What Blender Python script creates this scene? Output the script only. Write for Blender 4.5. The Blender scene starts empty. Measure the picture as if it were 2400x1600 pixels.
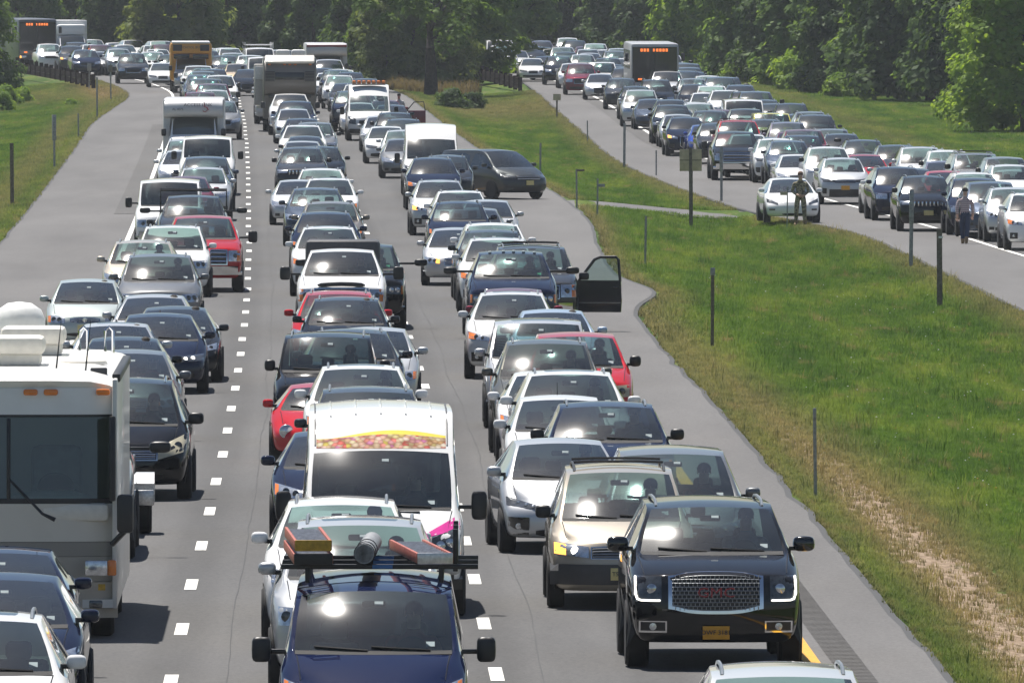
import bpy, bmesh, math, random, os
import numpy as np
from mathutils import Vector, Matrix, noise
from mathutils.bvhtree import BVHTree
R = math.radians
random.seed(7)
scene = bpy.context.scene
col = scene.collection

# ------------------------------------------------------------------ camera, sky, sun, exposure
FP, HC, YH = 32000.0, 7.8, -40.0          # focal length in photo pixels, lens height, horizon row
cam = bpy.data.cameras.new('camera')
cam.sensor_width = 36.0
cam.lens = FP / 2400 * 36.0
cam.clip_start, cam.clip_end = 1.0, 9000.0
camo = bpy.data.objects.new('camera', cam)
camo.location = (0, 0, HC)
camo.rotation_euler = (R(90) - math.atan((800 - YH) / FP), 0, 0)
col.objects.link(camo)
scene.camera = camo

TOSUN = Vector((-0.17, 0.38, 1.0)).normalized()
world = bpy.data.worlds.new('World')
scene.world = world
world.use_nodes = True
wn = world.node_tree
sky = wn.nodes.new('ShaderNodeTexSky')
sky.sky_type = 'NISHITA'
sky.sun_disc = False
sky.sun_elevation = math.asin(TOSUN.z)
sky.sun_rotation = math.atan2(TOSUN.x, TOSUN.y)
sky.air_density, sky.dust_density, sky.ozone_density = 1.0, 0.7, 1.5
bg = wn.nodes['Background']
bg.inputs['Strength'].default_value = 0.058
wn.links.new(sky.outputs[0], bg.inputs[0])
sun = bpy.data.lights.new('sun', 'SUN')
sun.energy, sun.angle, sun.color = 5.0, R(0.53), (1.0, 0.95, 0.88)
suno = bpy.data.objects.new('sun', sun)
suno.rotation_euler = (-TOSUN).to_track_quat('-Z', 'Y').to_euler()
suno.location = (0, 200, 300)
col.objects.link(suno)
vs = scene.view_settings
vs.view_transform, vs.look, vs.gamma, vs.exposure = 'Standard', 'None', 1.0, 0.55
vs.use_curve_mapping = False
cy = scene.cycles
cy.max_bounces, cy.diffuse_bounces, cy.glossy_bounces = 7, 3, 4
cy.transmission_bounces, cy.transparent_max_bounces, cy.volume_bounces = 4, 14, 0
cy.caustics_reflective = cy.caustics_refractive = False
cy.sample_clamp_indirect, cy.sample_clamp_direct = 4.0, 40.0
cy.use_denoising = True
try:
    cy.denoiser = 'OPENIMAGEDENOISE'
except Exception:
    pass

# ------------------------------------------------------------------ material helpers
MATS = {}
def nodes_of(name):
    m = bpy.data.materials.new(name)
    m.use_nodes = True
    MATS[name] = m
    nt = m.node_tree
    return m, nt, nt.nodes['Principled BSDF']
def nn(nt, kind, **kw):
    n = nt.nodes.new(kind)
    for k, v in kw.items():
        if k in n.inputs:
            n.inputs[k].default_value = v
        else:
            setattr(n, k, v)
    return n
def ramp(nt, fac, stops):
    r = nt.nodes.new('ShaderNodeValToRGB')
    e = r.color_ramp.elements
    while len(e) < len(stops):
        e.new(0.5)
    for k, (p, c) in enumerate(stops):
        e[k].position = p
        e[k].color = (*c, 1) if len(c) == 3 else c
    nt.links.new(fac, r.inputs[0])
    return r.outputs[0]
def mixc(nt, fac, a, b, mode='MIX'):
    m = nt.nodes.new('ShaderNodeMix')
    m.data_type, m.blend_type = 'RGBA', mode
    for sock, v in ((m.inputs[0], fac), (m.inputs[6], a), (m.inputs[7], b)):
        if hasattr(v, 'links'):
            nt.links.new(v, sock)
        elif isinstance(v, tuple):
            sock.default_value = (*v, 1)
        else:
            sock.default_value = v
    return m.outputs[2]
def noise_n(nt, vec, scale, detail=4, rough=0.55):
    n = nn(nt, 'ShaderNodeTexNoise', Scale=scale, Detail=detail, Roughness=rough)
    if vec is not None:
        nt.links.new(vec, n.inputs['Vector'])
    return n.outputs['Fac']
def wpos(nt, sx=1, sy=1, sz=1):
    g = nt.nodes.new('ShaderNodeNewGeometry')
    mp = nn(nt, 'ShaderNodeMapping')
    mp.inputs['Scale'].default_value = (sx, sy, sz)
    nt.links.new(g.outputs['Position'], mp.inputs['Vector'])
    return mp.outputs[0]
def opos(nt, s=1):
    g = nt.nodes.new('ShaderNodeTexCoord')
    return g.outputs['Object']
def bump(nt, bsdf, h, strength=0.3, dist=0.02):
    b = nn(nt, 'ShaderNodeBump', Strength=strength, Distance=dist)
    nt.links.new(h, b.inputs['Height'])
    nt.links.new(b.outputs[0], bsdf.inputs['Normal'])

def simple(name, c, rough=0.5, metal=0.0, spec=0.5, emis=None, estr=0.0, coat=0.0, var=0.12, vscale=9.0):
    m, nt, b = nodes_of(name)
    f = noise_n(nt, opos(nt), vscale, 3)
    d = tuple(max(0, x * (1 - var)) for x in c)
    u = tuple(min(1, x * (1 + var)) for x in c)
    nt.links.new(ramp(nt, f, [(0.3, d), (0.7, u)]), b.inputs['Base Color'])
    b.inputs['Roughness'].default_value = rough
    b.inputs['Metallic'].default_value = metal
    b.inputs['Specular IOR Level'].default_value = spec
    b.inputs['Coat Weight'].default_value = coat
    b.inputs['Coat Roughness'].default_value = 0.04
    if emis:
        b.inputs['Emission Color'].default_value = (*emis, 1)
        b.inputs['Emission Strength'].default_value = estr
    return m

def make_materials():
    # body paint: colour from the object, metallic share in its alpha
    m, nt, b = nodes_of('car_paint')
    oi = nt.nodes.new('ShaderNodeObjectInfo')
    dust = noise_n(nt, opos(nt), 2.2, 5, 0.65)
    dfac = ramp(nt, dust, [(0.45, (0.002, 0.002, 0.002)), (0.85, (0.03, 0.03, 0.03))])
    nt.links.new(mixc(nt, dfac, oi.outputs['Color'], (0.30, 0.28, 0.25)), b.inputs['Base Color'])
    nt.links.new(oi.outputs['Alpha'], b.inputs['Metallic'])
    b.inputs['Roughness'].default_value = 0.42
    b.inputs['Specular IOR Level'].default_value = 0.0
    b.inputs['Coat Weight'].default_value = 1.0
    cr = ramp(nt, dust, [(0.3, (0.015, 0.015, 0.015)), (0.8, (0.05, 0.05, 0.05))])
    nt.links.new(cr, b.inputs['Coat Roughness'])
    # flat colour from the object (matt boxes, coach skins)
    m, nt, b = nodes_of('coach_skin')
    oi = nt.nodes.new('ShaderNodeObjectInfo')
    dirt = noise_n(nt, opos(nt), 1.3, 6, 0.7)
    df = ramp(nt, dirt, [(0.45, (0, 0, 0)), (0.85, (0.22, 0.22, 0.22))])
    nt.links.new(mixc(nt, df, oi.outputs['Color'], (0.24, 0.21, 0.17)), b.inputs['Base Color'])
    b.inputs['Roughness'].default_value = 0.38
    b.inputs['Coat Weight'].default_value = 0.3
    # windscreen glass: tinted see-through plus mirror by angle
    for nm, tint in (('windscreen_glass', (0.50, 0.64, 0.62)), ('privacy_glass', (0.06, 0.07, 0.075)), ('coach_glass', (0.56, 0.70, 0.68))):
        m = bpy.data.materials.new(nm); m.use_nodes = True; MATS[nm] = m
        nt = m.node_tree
        nt.nodes.remove(nt.nodes['Principled BSDF'])
        out = nt.nodes['Material Output']
        tr = nn(nt, 'ShaderNodeBsdfTransparent'); tr.inputs[0].default_value = (*tint, 1)
        gl = nn(nt, 'ShaderNodeBsdfGlossy'); gl.inputs['Roughness'].default_value = 0.015
        gl.inputs['Color'].default_value = (1, 1, 1, 1)
        fr = nn(nt, 'ShaderNodeFresnel', IOR=1.52)
        mul = nn(nt, 'ShaderNodeMath', operation='MULTIPLY'); mul.inputs[1].default_value = 2.1
        nt.links.new(fr.outputs[0], mul.inputs[0])
        ms = nt.nodes.new('ShaderNodeMixShader')
        nt.links.new(mul.outputs[0], ms.inputs[0])
        # most of the mirror is sharp; a film of grease and dust spreads a little of it
        g2 = nn(nt, 'ShaderNodeBsdfGlossy'); g2.inputs['Roughness'].default_value = 0.105
        mg = nt.nodes.new('ShaderNodeMixShader'); mg.inputs[0].default_value = 0.11
        nt.links.new(gl.outputs[0], mg.inputs[1]); nt.links.new(g2.outputs[0], mg.inputs[2])
        nt.links.new(tr.outputs[0], ms.inputs[1]); nt.links.new(mg.outputs[0], ms.inputs[2])
        # a thin film of road dust scatters a little light
        df = nn(nt, 'ShaderNodeBsdfDiffuse'); df.inputs[0].default_value = (0.36, 0.47, 0.45, 1)
        dn = noise_n(nt, opos(nt), 3.0, 5, 0.7)
        dr = ramp(nt, dn, [(0.35, (0.008, 0.008, 0.008)), (0.85, (0.045, 0.045, 0.045))])
        m2 = nt.nodes.new('ShaderNodeMixShader')
        nt.links.new(dr, m2.inputs[0]); nt.links.new(ms.outputs[0], m2.inputs[1]); nt.links.new(df.outputs[0], m2.inputs[2])
        nt.links.new(m2.outputs[0], out.inputs['Surface'])
    simple('tyre_rubber', (0.014, 0.014, 0.015), 0.8)
    simple('black_trim', (0.016, 0.016, 0.017), 0.42)
    simple('black_gloss', (0.008, 0.008, 0.009), 0.12, coat=0.6)
    simple('grey_trim', (0.055, 0.056, 0.06), 0.5)
    simple('rim_alloy', (0.48, 0.49, 0.50), 0.3, 0.85)
    simple('chrome', (0.72, 0.73, 0.75), 0.09, 1.0, var=0.04)
    simple('satin_metal', (0.33, 0.34, 0.35), 0.32, 0.9)
    simple('grille_dark', (0.010, 0.010, 0.011), 0.5)
    simple('dash_dark', (0.075, 0.077, 0.08), 0.75)
    simple('dash_light', (0.30, 0.29, 0.26), 0.8)
    simple('seat_dark', (0.03, 0.03, 0.032), 0.85)
    simple('seat_grey', (0.20, 0.19, 0.18), 0.9)
    simple('skin', (0.55, 0.34, 0.25), 0.55)
    simple('amber_lens', (0.75, 0.20, 0.02), 0.2, coat=0.5)
    simple('lit_amber', (0.9, 0.35, 0.05), 0.3, emis=(1.0, 0.42, 0.08), estr=1.6)
    simple('lit_white', (0.9, 0.9, 0.9), 0.3, emis=(1.0, 0.95, 0.85), estr=1.7)
    simple('lit_sign', (0.4, 0.1, 0.02), 0.4, emis=(1.0, 0.22, 0.04), estr=0.9)
    simple('plate_yellow', (0.62, 0.52, 0.22), 0.5)
    simple('plate_gold', (0.62, 0.30, 0.02), 0.5)
    simple('plate_ink', (0.02, 0.02, 0.04), 0.6)
    simple('sticker_green', (0.03, 0.30, 0.16), 0.5)
    simple('sticker_white', (0.6, 0.68, 0.66), 0.5)
    simple('red_letter', (0.30, 0.02, 0.03), 0.35)
    simple('pink_vinyl', (0.70, 0.03, 0.30), 0.35, coat=0.5)
    simple('white_paint', (0.78, 0.78, 0.76), 0.5, var=0.06)
    simple('cream_plastic', (0.70, 0.67, 0.60), 0.5, var=0.08)
    simple('headlight_reflector', (0.55, 0.57, 0.6), 0.18, 0.8, coat=1.0, var=0.3, vscale=16)
    simple('headlight_dark', (0.07, 0.075, 0.08), 0.15, 0.4, coat=1.0, var=0.4, vscale=16)
    simple('headlight_hazed', (0.46, 0.42, 0.30), 0.35, 0.1, coat=0.4, var=0.08, vscale=6)
    simple('mirror_glass', (0.6, 0.62, 0.65), 0.03, 1.0)
    simple('galvanised', (0.27, 0.275, 0.28), 0.5, 0.3, var=0.3, vscale=14)
    simple('sign_back', (0.50, 0.41, 0.27), 0.7, var=0.2, vscale=5)
    simple('weathered_post', (0.15, 0.125, 0.10), 0.85, var=0.4, vscale=12)
    simple('timber_brown', (0.026, 0.015, 0.012), 0.95, spec=0.05, var=0.45, vscale=6)
    simple('fibreglass_red', (0.38, 0.10, 0.07), 0.5, var=0.25, vscale=20)
    simple('fibreglass_yellow', (0.46, 0.27, 0.02), 0.5, var=0.25, vscale=20)
    simple('aluminium', (0.55, 0.55, 0.55), 0.35, 0.85, var=0.2, vscale=25)
    simple('rack_black', (0.012, 0.012, 0.013), 0.4)
    simple('blue_tape', (0.06, 0.18, 0.42), 0.5)
    simple('hair_dark', (0.02, 0.014, 0.01), 0.8)
    simple('hair_brown', (0.16, 0.085, 0.05), 0.8)
    simple('boot_tan', (0.26, 0.17, 0.09), 0.8)
    simple('denim', (0.03, 0.045, 0.09), 0.9)
    simple('shirt_white', (0.6, 0.57, 0.55), 0.9)
    simple('orange_cloth', (0.62, 0.14, 0.05), 0.8)
    # camouflage cloth
    m, nt, b = nodes_of('camouflage')
    f = noise_n(nt, opos(nt), 9.0, 2, 0.4)
    nt.links.new(ramp(nt, f, [(0.38, (0.11, 0.09, 0.06)), (0.45, (0.22, 0.21, 0.13)), (0.55, (0.38, 0.32, 0.21)), (0.64, (0.10, 0.09, 0.06))]), b.inputs['Base Color'])
    b.inputs['Roughness'].default_value = 0.9
    # plaid shirt
    m, nt, b = nodes_of('plaid_shirt')
    w = nn(nt, 'ShaderNodeTexWave', Scale=5.0, Distortion=0.4)
    w.bands_direction = 'Z'
    nt.links.new(opos(nt), w.inputs['Vector'])
    nt.links.new(ramp(nt, w.outputs['Fac'], [(0.35, (0.22, 0.14, 0.16)), (0.6, (0.60, 0.52, 0.52))]), b.inputs['Base Color'])
    b.inputs['Roughness'].default_value = 0.9
    # printed sweets under a yellow arc (van forehead)
    m, nt, b = nodes_of('sweets_print')
    v = nn(nt, 'ShaderNodeTexVoronoi', Scale=15.0)
    nt.links.new(opos(nt), v.inputs['Vector'])
    hs = nn(nt, 'ShaderNodeSeparateColor'); nt.links.new(v.outputs['Color'], hs.inputs[0])
    cc = ramp(nt, hs.outputs[0], [(0.0, (0.50, 0.30, 0.14)), (0.25, (0.62, 0.50, 0.36)), (0.45, (0.66, 0.12, 0.10)), (0.6, (0.7, 0.62, 0.5)), (0.75, (0.55, 0.45, 0.08)), (0.9, (0.55, 0.2, 0.35))])
    edge = ramp(nt, v.outputs['Distance'], [(0.25, (1, 1, 1)), (0.75, (0.35, 0.25, 0.18))])
    nt.links.new(mixc(nt, 0.8, cc, edge, 'MULTIPLY'), b.inputs['Base Color'])
    b.inputs['Roughness'].default_value = 0.6
    b.inputs['Specular IOR Level'].default_value = 0.05
    simple('yellow_print', (0.74, 0.62, 0.10), 0.6, spec=0.05, var=0.05)
    m, nt, b = nodes_of('occupant_shirt')
    oi = nt.nodes.new('ShaderNodeObjectInfo')
    nt.links.new(mixc(nt, noise_n(nt, opos(nt), 6.0, 3), oi.outputs['Color'], (0.04, 0.04, 0.045)), b.inputs['Base Color'])
    b.inputs['Roughness'].default_value = 0.9
    # asphalt
    for nm, lo, hi in (('asphalt_lane', (0.084, 0.083, 0.083), (0.116, 0.114, 0.113)), ('asphalt_shoulder', (0.112, 0.109, 0.108), (0.152, 0.148, 0.146)), ('asphalt_old', (0.092, 0.089, 0.087), (0.120, 0.117, 0.114))):
        m, nt, b = nodes_of(nm)
        big = noise_n(nt, wpos(nt, 0.35, 0.035, 1), 1.0, 4, 0.6)
        fine = noise_n(nt, wpos(nt, 1, 0.35, 1), 24.0, 5, 0.75)
        c = ramp(nt, big, [(0.3, lo), (0.7, hi)])
        c2 = ramp(nt, fine, [(0.28, (0.72, 0.72, 0.72)), (0.5, (1, 1, 1)), (0.75, (1.25, 1.25, 1.24))])
        c = mixc(nt, 1.0, c, c2, 'MULTIPLY')
        if nm == 'asphalt_lane':
            ac = nn(nt, 'ShaderNodeAttribute', attribute_name='across')
            cs = nn(nt, 'ShaderNodeMath', operation='COSINE')
            ml = nn(nt, 'ShaderNodeMath', operation='MULTIPLY'); ml.inputs[1].default_value = 2 * math.pi / 1.83
            nt.links.new(ac.outputs['Fac'], ml.inputs[0]); nt.links.new(ml.outputs[0], cs.inputs[0])
            patchy = noise_n(nt, wpos(nt, 0.9, 0.02, 1), 1.0, 3, 0.6)
            ad = nn(nt, 'ShaderNodeMath', operation='MULTIPLY'); nt.links.new(cs.outputs[0], ad.inputs[0]); nt.links.new(patchy, ad.inputs[1])
            tr_ = ramp(nt, ad.outputs[0], [(0.0, (1.05, 1.05, 1.05)), (0.45, (0.86, 0.86, 0.86))])
            c = mixc(nt, 1.0, c, tr_, 'MULTIPLY')
        nt.links.new(c, b.inputs['Base Color'])
        b.inputs['Roughness'].default_value = 0.88
        b.inputs['Specular IOR Level'].default_value = 0.25
        bump(nt, b, fine, 0.25, 0.01)
    for nm, c in (('line_white', (0.74, 0.73, 0.69)), ('line_yellow', (0.62, 0.32, 0.02))):
        m, nt, b = nodes_of(nm)
        wr = noise_n(nt, wpos(nt, 1, 0.5, 1), 14.0, 5, 0.7)
        nt.links.new(ramp(nt, wr, [(0.30, tuple(x * 0.45 for x in c)), (0.47, c), (0.8, c)]), b.inputs['Base Color'])
        b.inputs['Roughness'].default_value = 0.7
    m, nt, b = nodes_of('tar_seal')
    b.inputs['Base Color'].default_value = (0.03, 0.03, 0.03, 1)
    b.inputs['Roughness'].default_value = 0.7
    # turf: same patches on the ground sheet and on the blades
    def turf(nm, blades):
        m, nt, b = nodes_of(nm)
        p1 = noise_n(nt, wpos(nt, 0.55, 0.05, 0), 1.0, 5, 0.62)
        p2 = noise_n(nt, wpos(nt, 1.4, 0.16, 0), 1.0, 4, 0.6)
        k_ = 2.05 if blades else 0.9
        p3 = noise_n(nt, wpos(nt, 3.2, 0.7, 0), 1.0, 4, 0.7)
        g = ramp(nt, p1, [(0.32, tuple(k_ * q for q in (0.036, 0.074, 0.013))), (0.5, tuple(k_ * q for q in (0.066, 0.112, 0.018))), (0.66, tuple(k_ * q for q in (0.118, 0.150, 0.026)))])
        g = mixc(nt, 1.0, g, ramp(nt, p3, [(0.30, (0.66, 0.70, 0.7)), (0.52, (1, 1, 1)), (0.74, (1.35, 1.28, 1.1))]), 'MULTIPLY')
        br = ramp(nt, p2, [(0.57, (0, 0, 0)), (0.72, (1, 1, 1))])
        # bare dirt near the pavement edge comes from a painted vertex layer
        at = nn(nt, 'ShaderNodeAttribute', attribute_name='dirt')
        if blades:
            c = mixc(nt, br, g, (0.32, 0.25, 0.11))
            cv = nn(nt, 'ShaderNodeAttribute', attribute_name='cover', attribute_type='INSTANCER')
            c = mixc(nt, ramp(nt, cv.outputs['Fac'], [(0.15, (0.92, 0.92, 0.92)), (0.95, (0.0, 0.0, 0.0))]), c, (0.34, 0.27, 0.135))
            oi = nt.nodes.new('ShaderNodeObjectInfo')
            c = mixc(nt, 1.0, c, ramp(nt, oi.outputs['Random'], [(0, (0.7, 0.75, 0.7)), (1, (1.3, 1.25, 1.1))]), 'MULTIPLY')
            nt.links.new(c, b.inputs['Base Color'])
            b.inputs['Roughness'].default_value = 0.75
            b.inputs['Specular IOR Level'].default_value = 0.2
            tl = nn(nt, 'ShaderNodeBsdfTranslucent'); nt.links.new(c, tl.inputs[0])
            ms = nt.nodes.new('ShaderNodeMixShader'); ms.inputs[0].default_value = 0.35
            nt.links.new(b.outputs[0], ms.inputs[1]); nt.links.new(tl.outputs[0], ms.inputs[2])
            nt.links.new(ms.outputs[0], nt.nodes['Material Output'].inputs['Surface'])
        else:
            c = mixc(nt, br, g, (0.170, 0.140, 0.080))
            dn = noise_n(nt, wpos(nt, 2.6, 0.5, 0), 1.0, 5, 0.7)
            dcol = ramp(nt, noise_n(nt, wpos(nt, 9, 2.5, 0), 1.0, 4, 0.7), [(0.3, (0.12, 0.085, 0.055)), (0.55, (0.27, 0.20, 0.14)), (0.75, (0.42, 0.34, 0.26))])
            sm = nn(nt, 'ShaderNodeMath', operation='ADD'); nt.links.new(dn, sm.inputs[0]); nt.links.new(at.outputs['Fac'], sm.inputs[1])
            k = ramp(nt, sm.outputs[0], [(0.86, (0, 0, 0)), (1.02, (1, 1, 1))])
            c = mixc(nt, k, c, dcol)
            nt.links.new(c, b.inputs['Base Color'])
            b.inputs['Roughness'].default_value = 0.95
            b.inputs['Specular IOR Level'].default_value = 0.1
    turf('turf_ground', False)
    turf('turf_blade', True)
    # leaves, one material per tone
    for nm, a, bcol in (('leaf_mid', (0.075, 0.140, 0.034), (0.20, 0.29, 0.075)), ('leaf_dark', (0.042, 0.080, 0.028), (0.11, 0.17, 0.055)),
                        ('leaf_bright', (0.105, 0.195, 0.026), (0.28, 0.38, 0.06)), ('leaf_olive', (0.095, 0.13, 0.04), (0.22, 0.265, 0.085)), ('reed_dry', (0.08, 0.06, 0.04), (0.16, 0.12, 0.08))):
        m, nt, b = nodes_of(nm)
        f = noise_n(nt, opos(nt), 0.75, 3, 0.6)
        oi = nt.nodes.new('ShaderNodeObjectInfo')
        c = ramp(nt, f, [(0.32, a), (0.68, bcol)])
        c = mixc(nt, 1.0, c, ramp(nt, oi.outputs['Random'], [(0, (0.78, 0.82, 0.8)), (1, (1.18, 1.15, 1.1))]), 'MULTIPLY')
        nt.links.new(c, b.inputs['Base Color'])
        b.inputs['Roughness'].default_value = 0.55
        b.inputs['Specular IOR Level'].default_value = 0.12
        tl = nn(nt, 'ShaderNodeBsdfTranslucent'); nt.links.new(mixc(nt, 1.0, c, (1.45, 1.4, 0.7), 'MULTIPLY'), tl.inputs[0])
        ms = nt.nodes.new('ShaderNodeMixShader'); ms.inputs[0].default_value = 0.5
        nt.links.new(b.outputs[0], ms.inputs[1]); nt.links.new(tl.outputs[0], ms.inputs[2])
        nt.links.new(ms.outputs[0], nt.nodes['Material Output'].inputs['Surface'])
    simple('bark', (0.06, 0.045, 0.035), 0.9, var=0.4, vscale=7)
make_materials()
M = MATS

# ------------------------------------------------------------------ mesh builder
class MB:
    def __init__(s):
        s.v, s.f = [], []
    def add(s, vs, fs):
        o = len(s.v)
        s.v += [tuple(p) for p in vs]
        s.f += [tuple(o + i for i in f) for f in fs]
        return s
    def box(s, c, d, bev=0.0, rot=None):
        """box centred at c with size d; bev chamfers the four vertical+horizontal edges cheaply"""
        x, y, z = (k / 2 for k in d)
        if bev <= 0:
            vs = [(i, j, k) for i in (-x, x) for j in (-y, y) for k in (-z, z)]
            fs = [(0, 1, 3, 2), (4, 6, 7, 5), (0, 4, 5, 1), (2, 3, 7, 6), (0, 2, 6, 4), (1, 5, 7, 3)]
        else:
            b = min(bev, 0.49 * min(d))
            bm = bmesh.new()
            bmesh.ops.create_cube(bm, size=1.0)
            bmesh.ops.scale(bm, vec=d, verts=bm.verts)
            bmesh.ops.bevel(bm, geom=bm.edges[:], offset=b, segments=2, profile=0.5, affect='EDGES', clamp_overlap=True)
            vs = [tuple(v.co) for v in bm.verts]
            fs = [tuple(v.index for v in f.verts) for f in bm.faces]
            bm.free()
        mt = Matrix.Translation(c) @ (rot.to_4x4() if rot else Matrix())
        return s.add([mt @ Vector(p) for p in vs], fs)
    def pod(s, c, d, e=0.6, nu=12, nv=8):
        """rounded housing: a superellipsoid of size d"""
        def sp(v): return math.copysign(abs(v) ** e, v)
        vs, fs = [], []
        for i in range(nv + 1):
            b = -math.pi / 2 + math.pi * i / nv
            for j in range(nu):
                a = 2 * math.pi * j / nu
                vs.append((c[0] + d[0] / 2 * sp(math.cos(b)) * sp(math.cos(a)), c[1] + d[1] / 2 * sp(math.cos(b)) * sp(math.sin(a)), c[2] + d[2] / 2 * sp(math.sin(b))))
        for i in range(nv):
            for j in range(nu):
                fs.append((i * nu + j, i * nu + (j + 1) % nu, (i + 1) * nu + (j + 1) % nu, (i + 1) * nu + j))
        return s.add(vs, fs)
    def tube(s, pts, r, n=6, caps=True):
        pts = [Vector(p) for p in pts]
        rs = r if isinstance(r, (list, tuple)) else [r] * len(pts)
        vs, fs = [], []
        for k, p in enumerate(pts):
            t = (pts[min(k + 1, len(pts) - 1)] - pts[max(k - 1, 0)]).normalized()
            a = t.cross(Vector((0, 0, 1)))
            if a.length < 1e-3:
                a = t.cross(Vector((1, 0, 0)))
            a.normalize(); b = t.cross(a)
            for q in range(n):
                an = 2 * math.pi * q / n
                vs.append(p + (a * math.cos(an) + b * math.sin(an)) * rs[k])
        for k in range(len(pts) - 1):
            for q in range(n):
                fs.append((k * n + q, k * n + (q + 1) % n, (k + 1) * n + (q + 1) % n, (k + 1) * n + q))
        if caps:
            fs.append(tuple(range(n))[::-1]); fs.append(tuple((len(pts) - 1) * n + q for q in range(n)))
        return s.add(vs, fs)
    def lathe(s, prof, axis='x', c=(0, 0, 0), n=20):
        """prof: list of (offset along axis, radius)"""
        vs, fs = [], []
        for (o, r) in prof:
            for q in range(n):
                an = 2 * math.pi * q / n
                a, b = r * math.cos(an), r * math.sin(an)
                p = (o, a, b) if axis == 'x' else ((a, o, b) if axis == 'y' else (a, b, o))
                vs.append((p[0] + c[0], p[1] + c[1], p[2] + c[2]))
        m = len(prof)
        for k in range(m - 1):
            for q in range(n):
                fs.append((k * n + q, k * n + (q + 1) % n, (k + 1) * n + (q + 1) % n, (k + 1) * n + q))
        if prof[0][1] > 0: fs.append(tuple(range(n))[::-1])
        if prof[-1][1] > 0: fs.append(tuple((m - 1) * n + q for q in range(n)))
        return s.add(vs, fs)
    def grid(s, rows, skirt=None):
        """rows: list of equally long point lists; skirt: vector by which the border is extruded"""
        nr, nc = len(rows), len(rows[0])
        vs = [p for r in rows for p in r]
        fs = [(i * nc + j, i * nc + j + 1, (i + 1) * nc + j + 1, (i + 1) * nc + j) for i in range(nr - 1) for j in range(nc - 1)]
        if skirt:
            loop = [j for j in range(nc)] + [i * nc + nc - 1 for i in range(1, nr)] + [(nr - 1) * nc + j for j in range(nc - 2, -1, -1)] + [i * nc for i in range(nr - 2, 0, -1)]
            o = len(vs)
            for k in loop:
                vs.append(tuple(Vector(vs[k]) + Vector(skirt)))
            n = len(loop)
            fs += [(loop[k], o + k, o + (k + 1) % n, loop[(k + 1) % n]) for k in range(n)]
        return s.add(vs, fs)
    def mesh(s, name, smooth=True, angle=35):
        me = bpy.data.meshes.new(name)
        me.from_pydata(s.v, [], s.f)
        bm = bmesh.new(); bm.from_mesh(me)
        bmesh.ops.recalc_face_normals(bm, faces=bm.faces[:])
        bm.to_mesh(me); bm.free()
        if smooth:
            me.polygons.foreach_set('use_smooth', [True] * len(me.polygons))
            me.set_sharp_from_angle(angle=R(angle))
        me.update()
        return me

def link(name, me, mat=None, parent=None, loc=None, rotz=None, color=None):
    o = bpy.data.objects.new(name, me)
    if mat is not None and me is not None and len(me.materials) == 0:
        me.materials.append(M[mat] if isinstance(mat, str) else mat)
    col.objects.link(o)
    if parent: o.parent = parent
    if loc: o.location = loc
    if rotz is not None: o.rotation_euler = (0, 0, rotz)
    if color: o.color = color
    return o
def tag(o, label=None, cat=None, group=None, kind=None):
    if label: o['label'] = label
    if cat: o['category'] = cat
    if group: o['group'] = group
    if kind: o['kind'] = kind
    return o

# ------------------------------------------------------------------ lie of the land
def curve(pts):
    """smooth (monotone cubic) function through (Y, value) points, straight beyond the ends"""
    xs = np.array([p[0] for p in pts], float); ys = np.array([p[1] for p in pts], float)
    h = np.diff(xs); dl = np.diff(ys) / h
    m = np.zeros(len(xs)); m[0], m[-1] = dl[0], dl[-1]
    for k in range(1, len(xs) - 1):
        m[k] = (dl[k - 1] * h[k] + dl[k] * h[k - 1]) / (h[k] + h[k - 1])
    def f(x):
        if x <= xs[0]: return float(ys[0] + m[0] * (x - xs[0]))
        if x >= xs[-1]: return float(ys[-1] + m[-1] * (x - xs[-1]))
        k = int(np.searchsorted(xs, x) - 1); k = max(0, min(k, len(h) - 1))
        t = (x - xs[k]) / h[k]
        return float((2*t**3 - 3*t**2 + 1) * ys[k] + (t**3 - 2*t**2 + t) * h[k] * m[k] + (-2*t**3 + 3*t**2) * ys[k+1] + (t**3 - t**2) * h[k] * m[k+1])
    return f
def sstep(x, a, b):
    t = min(1, max(0, (x - a) / (b - a)))
    return t * t * (3 - 2 * t)
def prof(Y):
    t = max(0.0, Y - 380)
    return 0.0042 * (t - 60 * (1 - math.exp(-t / 60)))
medc = curve([(0, 16), (160, 12), (341, 8), (454, 5.4), (600, 1.3), (780, -2.3), (900, -7), (1000, -14), (1200, -35)])
def Zg(X, Y):
    return prof(Y) - 0.4 * sstep(X - medc(Y), -3, 3) * (1 - sstep(Y, 560, 840))
def ground_at(px, py, h=0.0):
    """world point seen at photo pixel (px, py) at height h over the ground"""
    lo, hi = 60.0, 1150.0
    for _ in range(40):
        Y = (lo + hi) / 2
        X = (px - 1200) * Y / FP
        z = Zg(X, Y)
        if YH + FP * (HC - z - h) / Y > py: lo = Y
        else: hi = Y
    return X, Y, z

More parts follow.
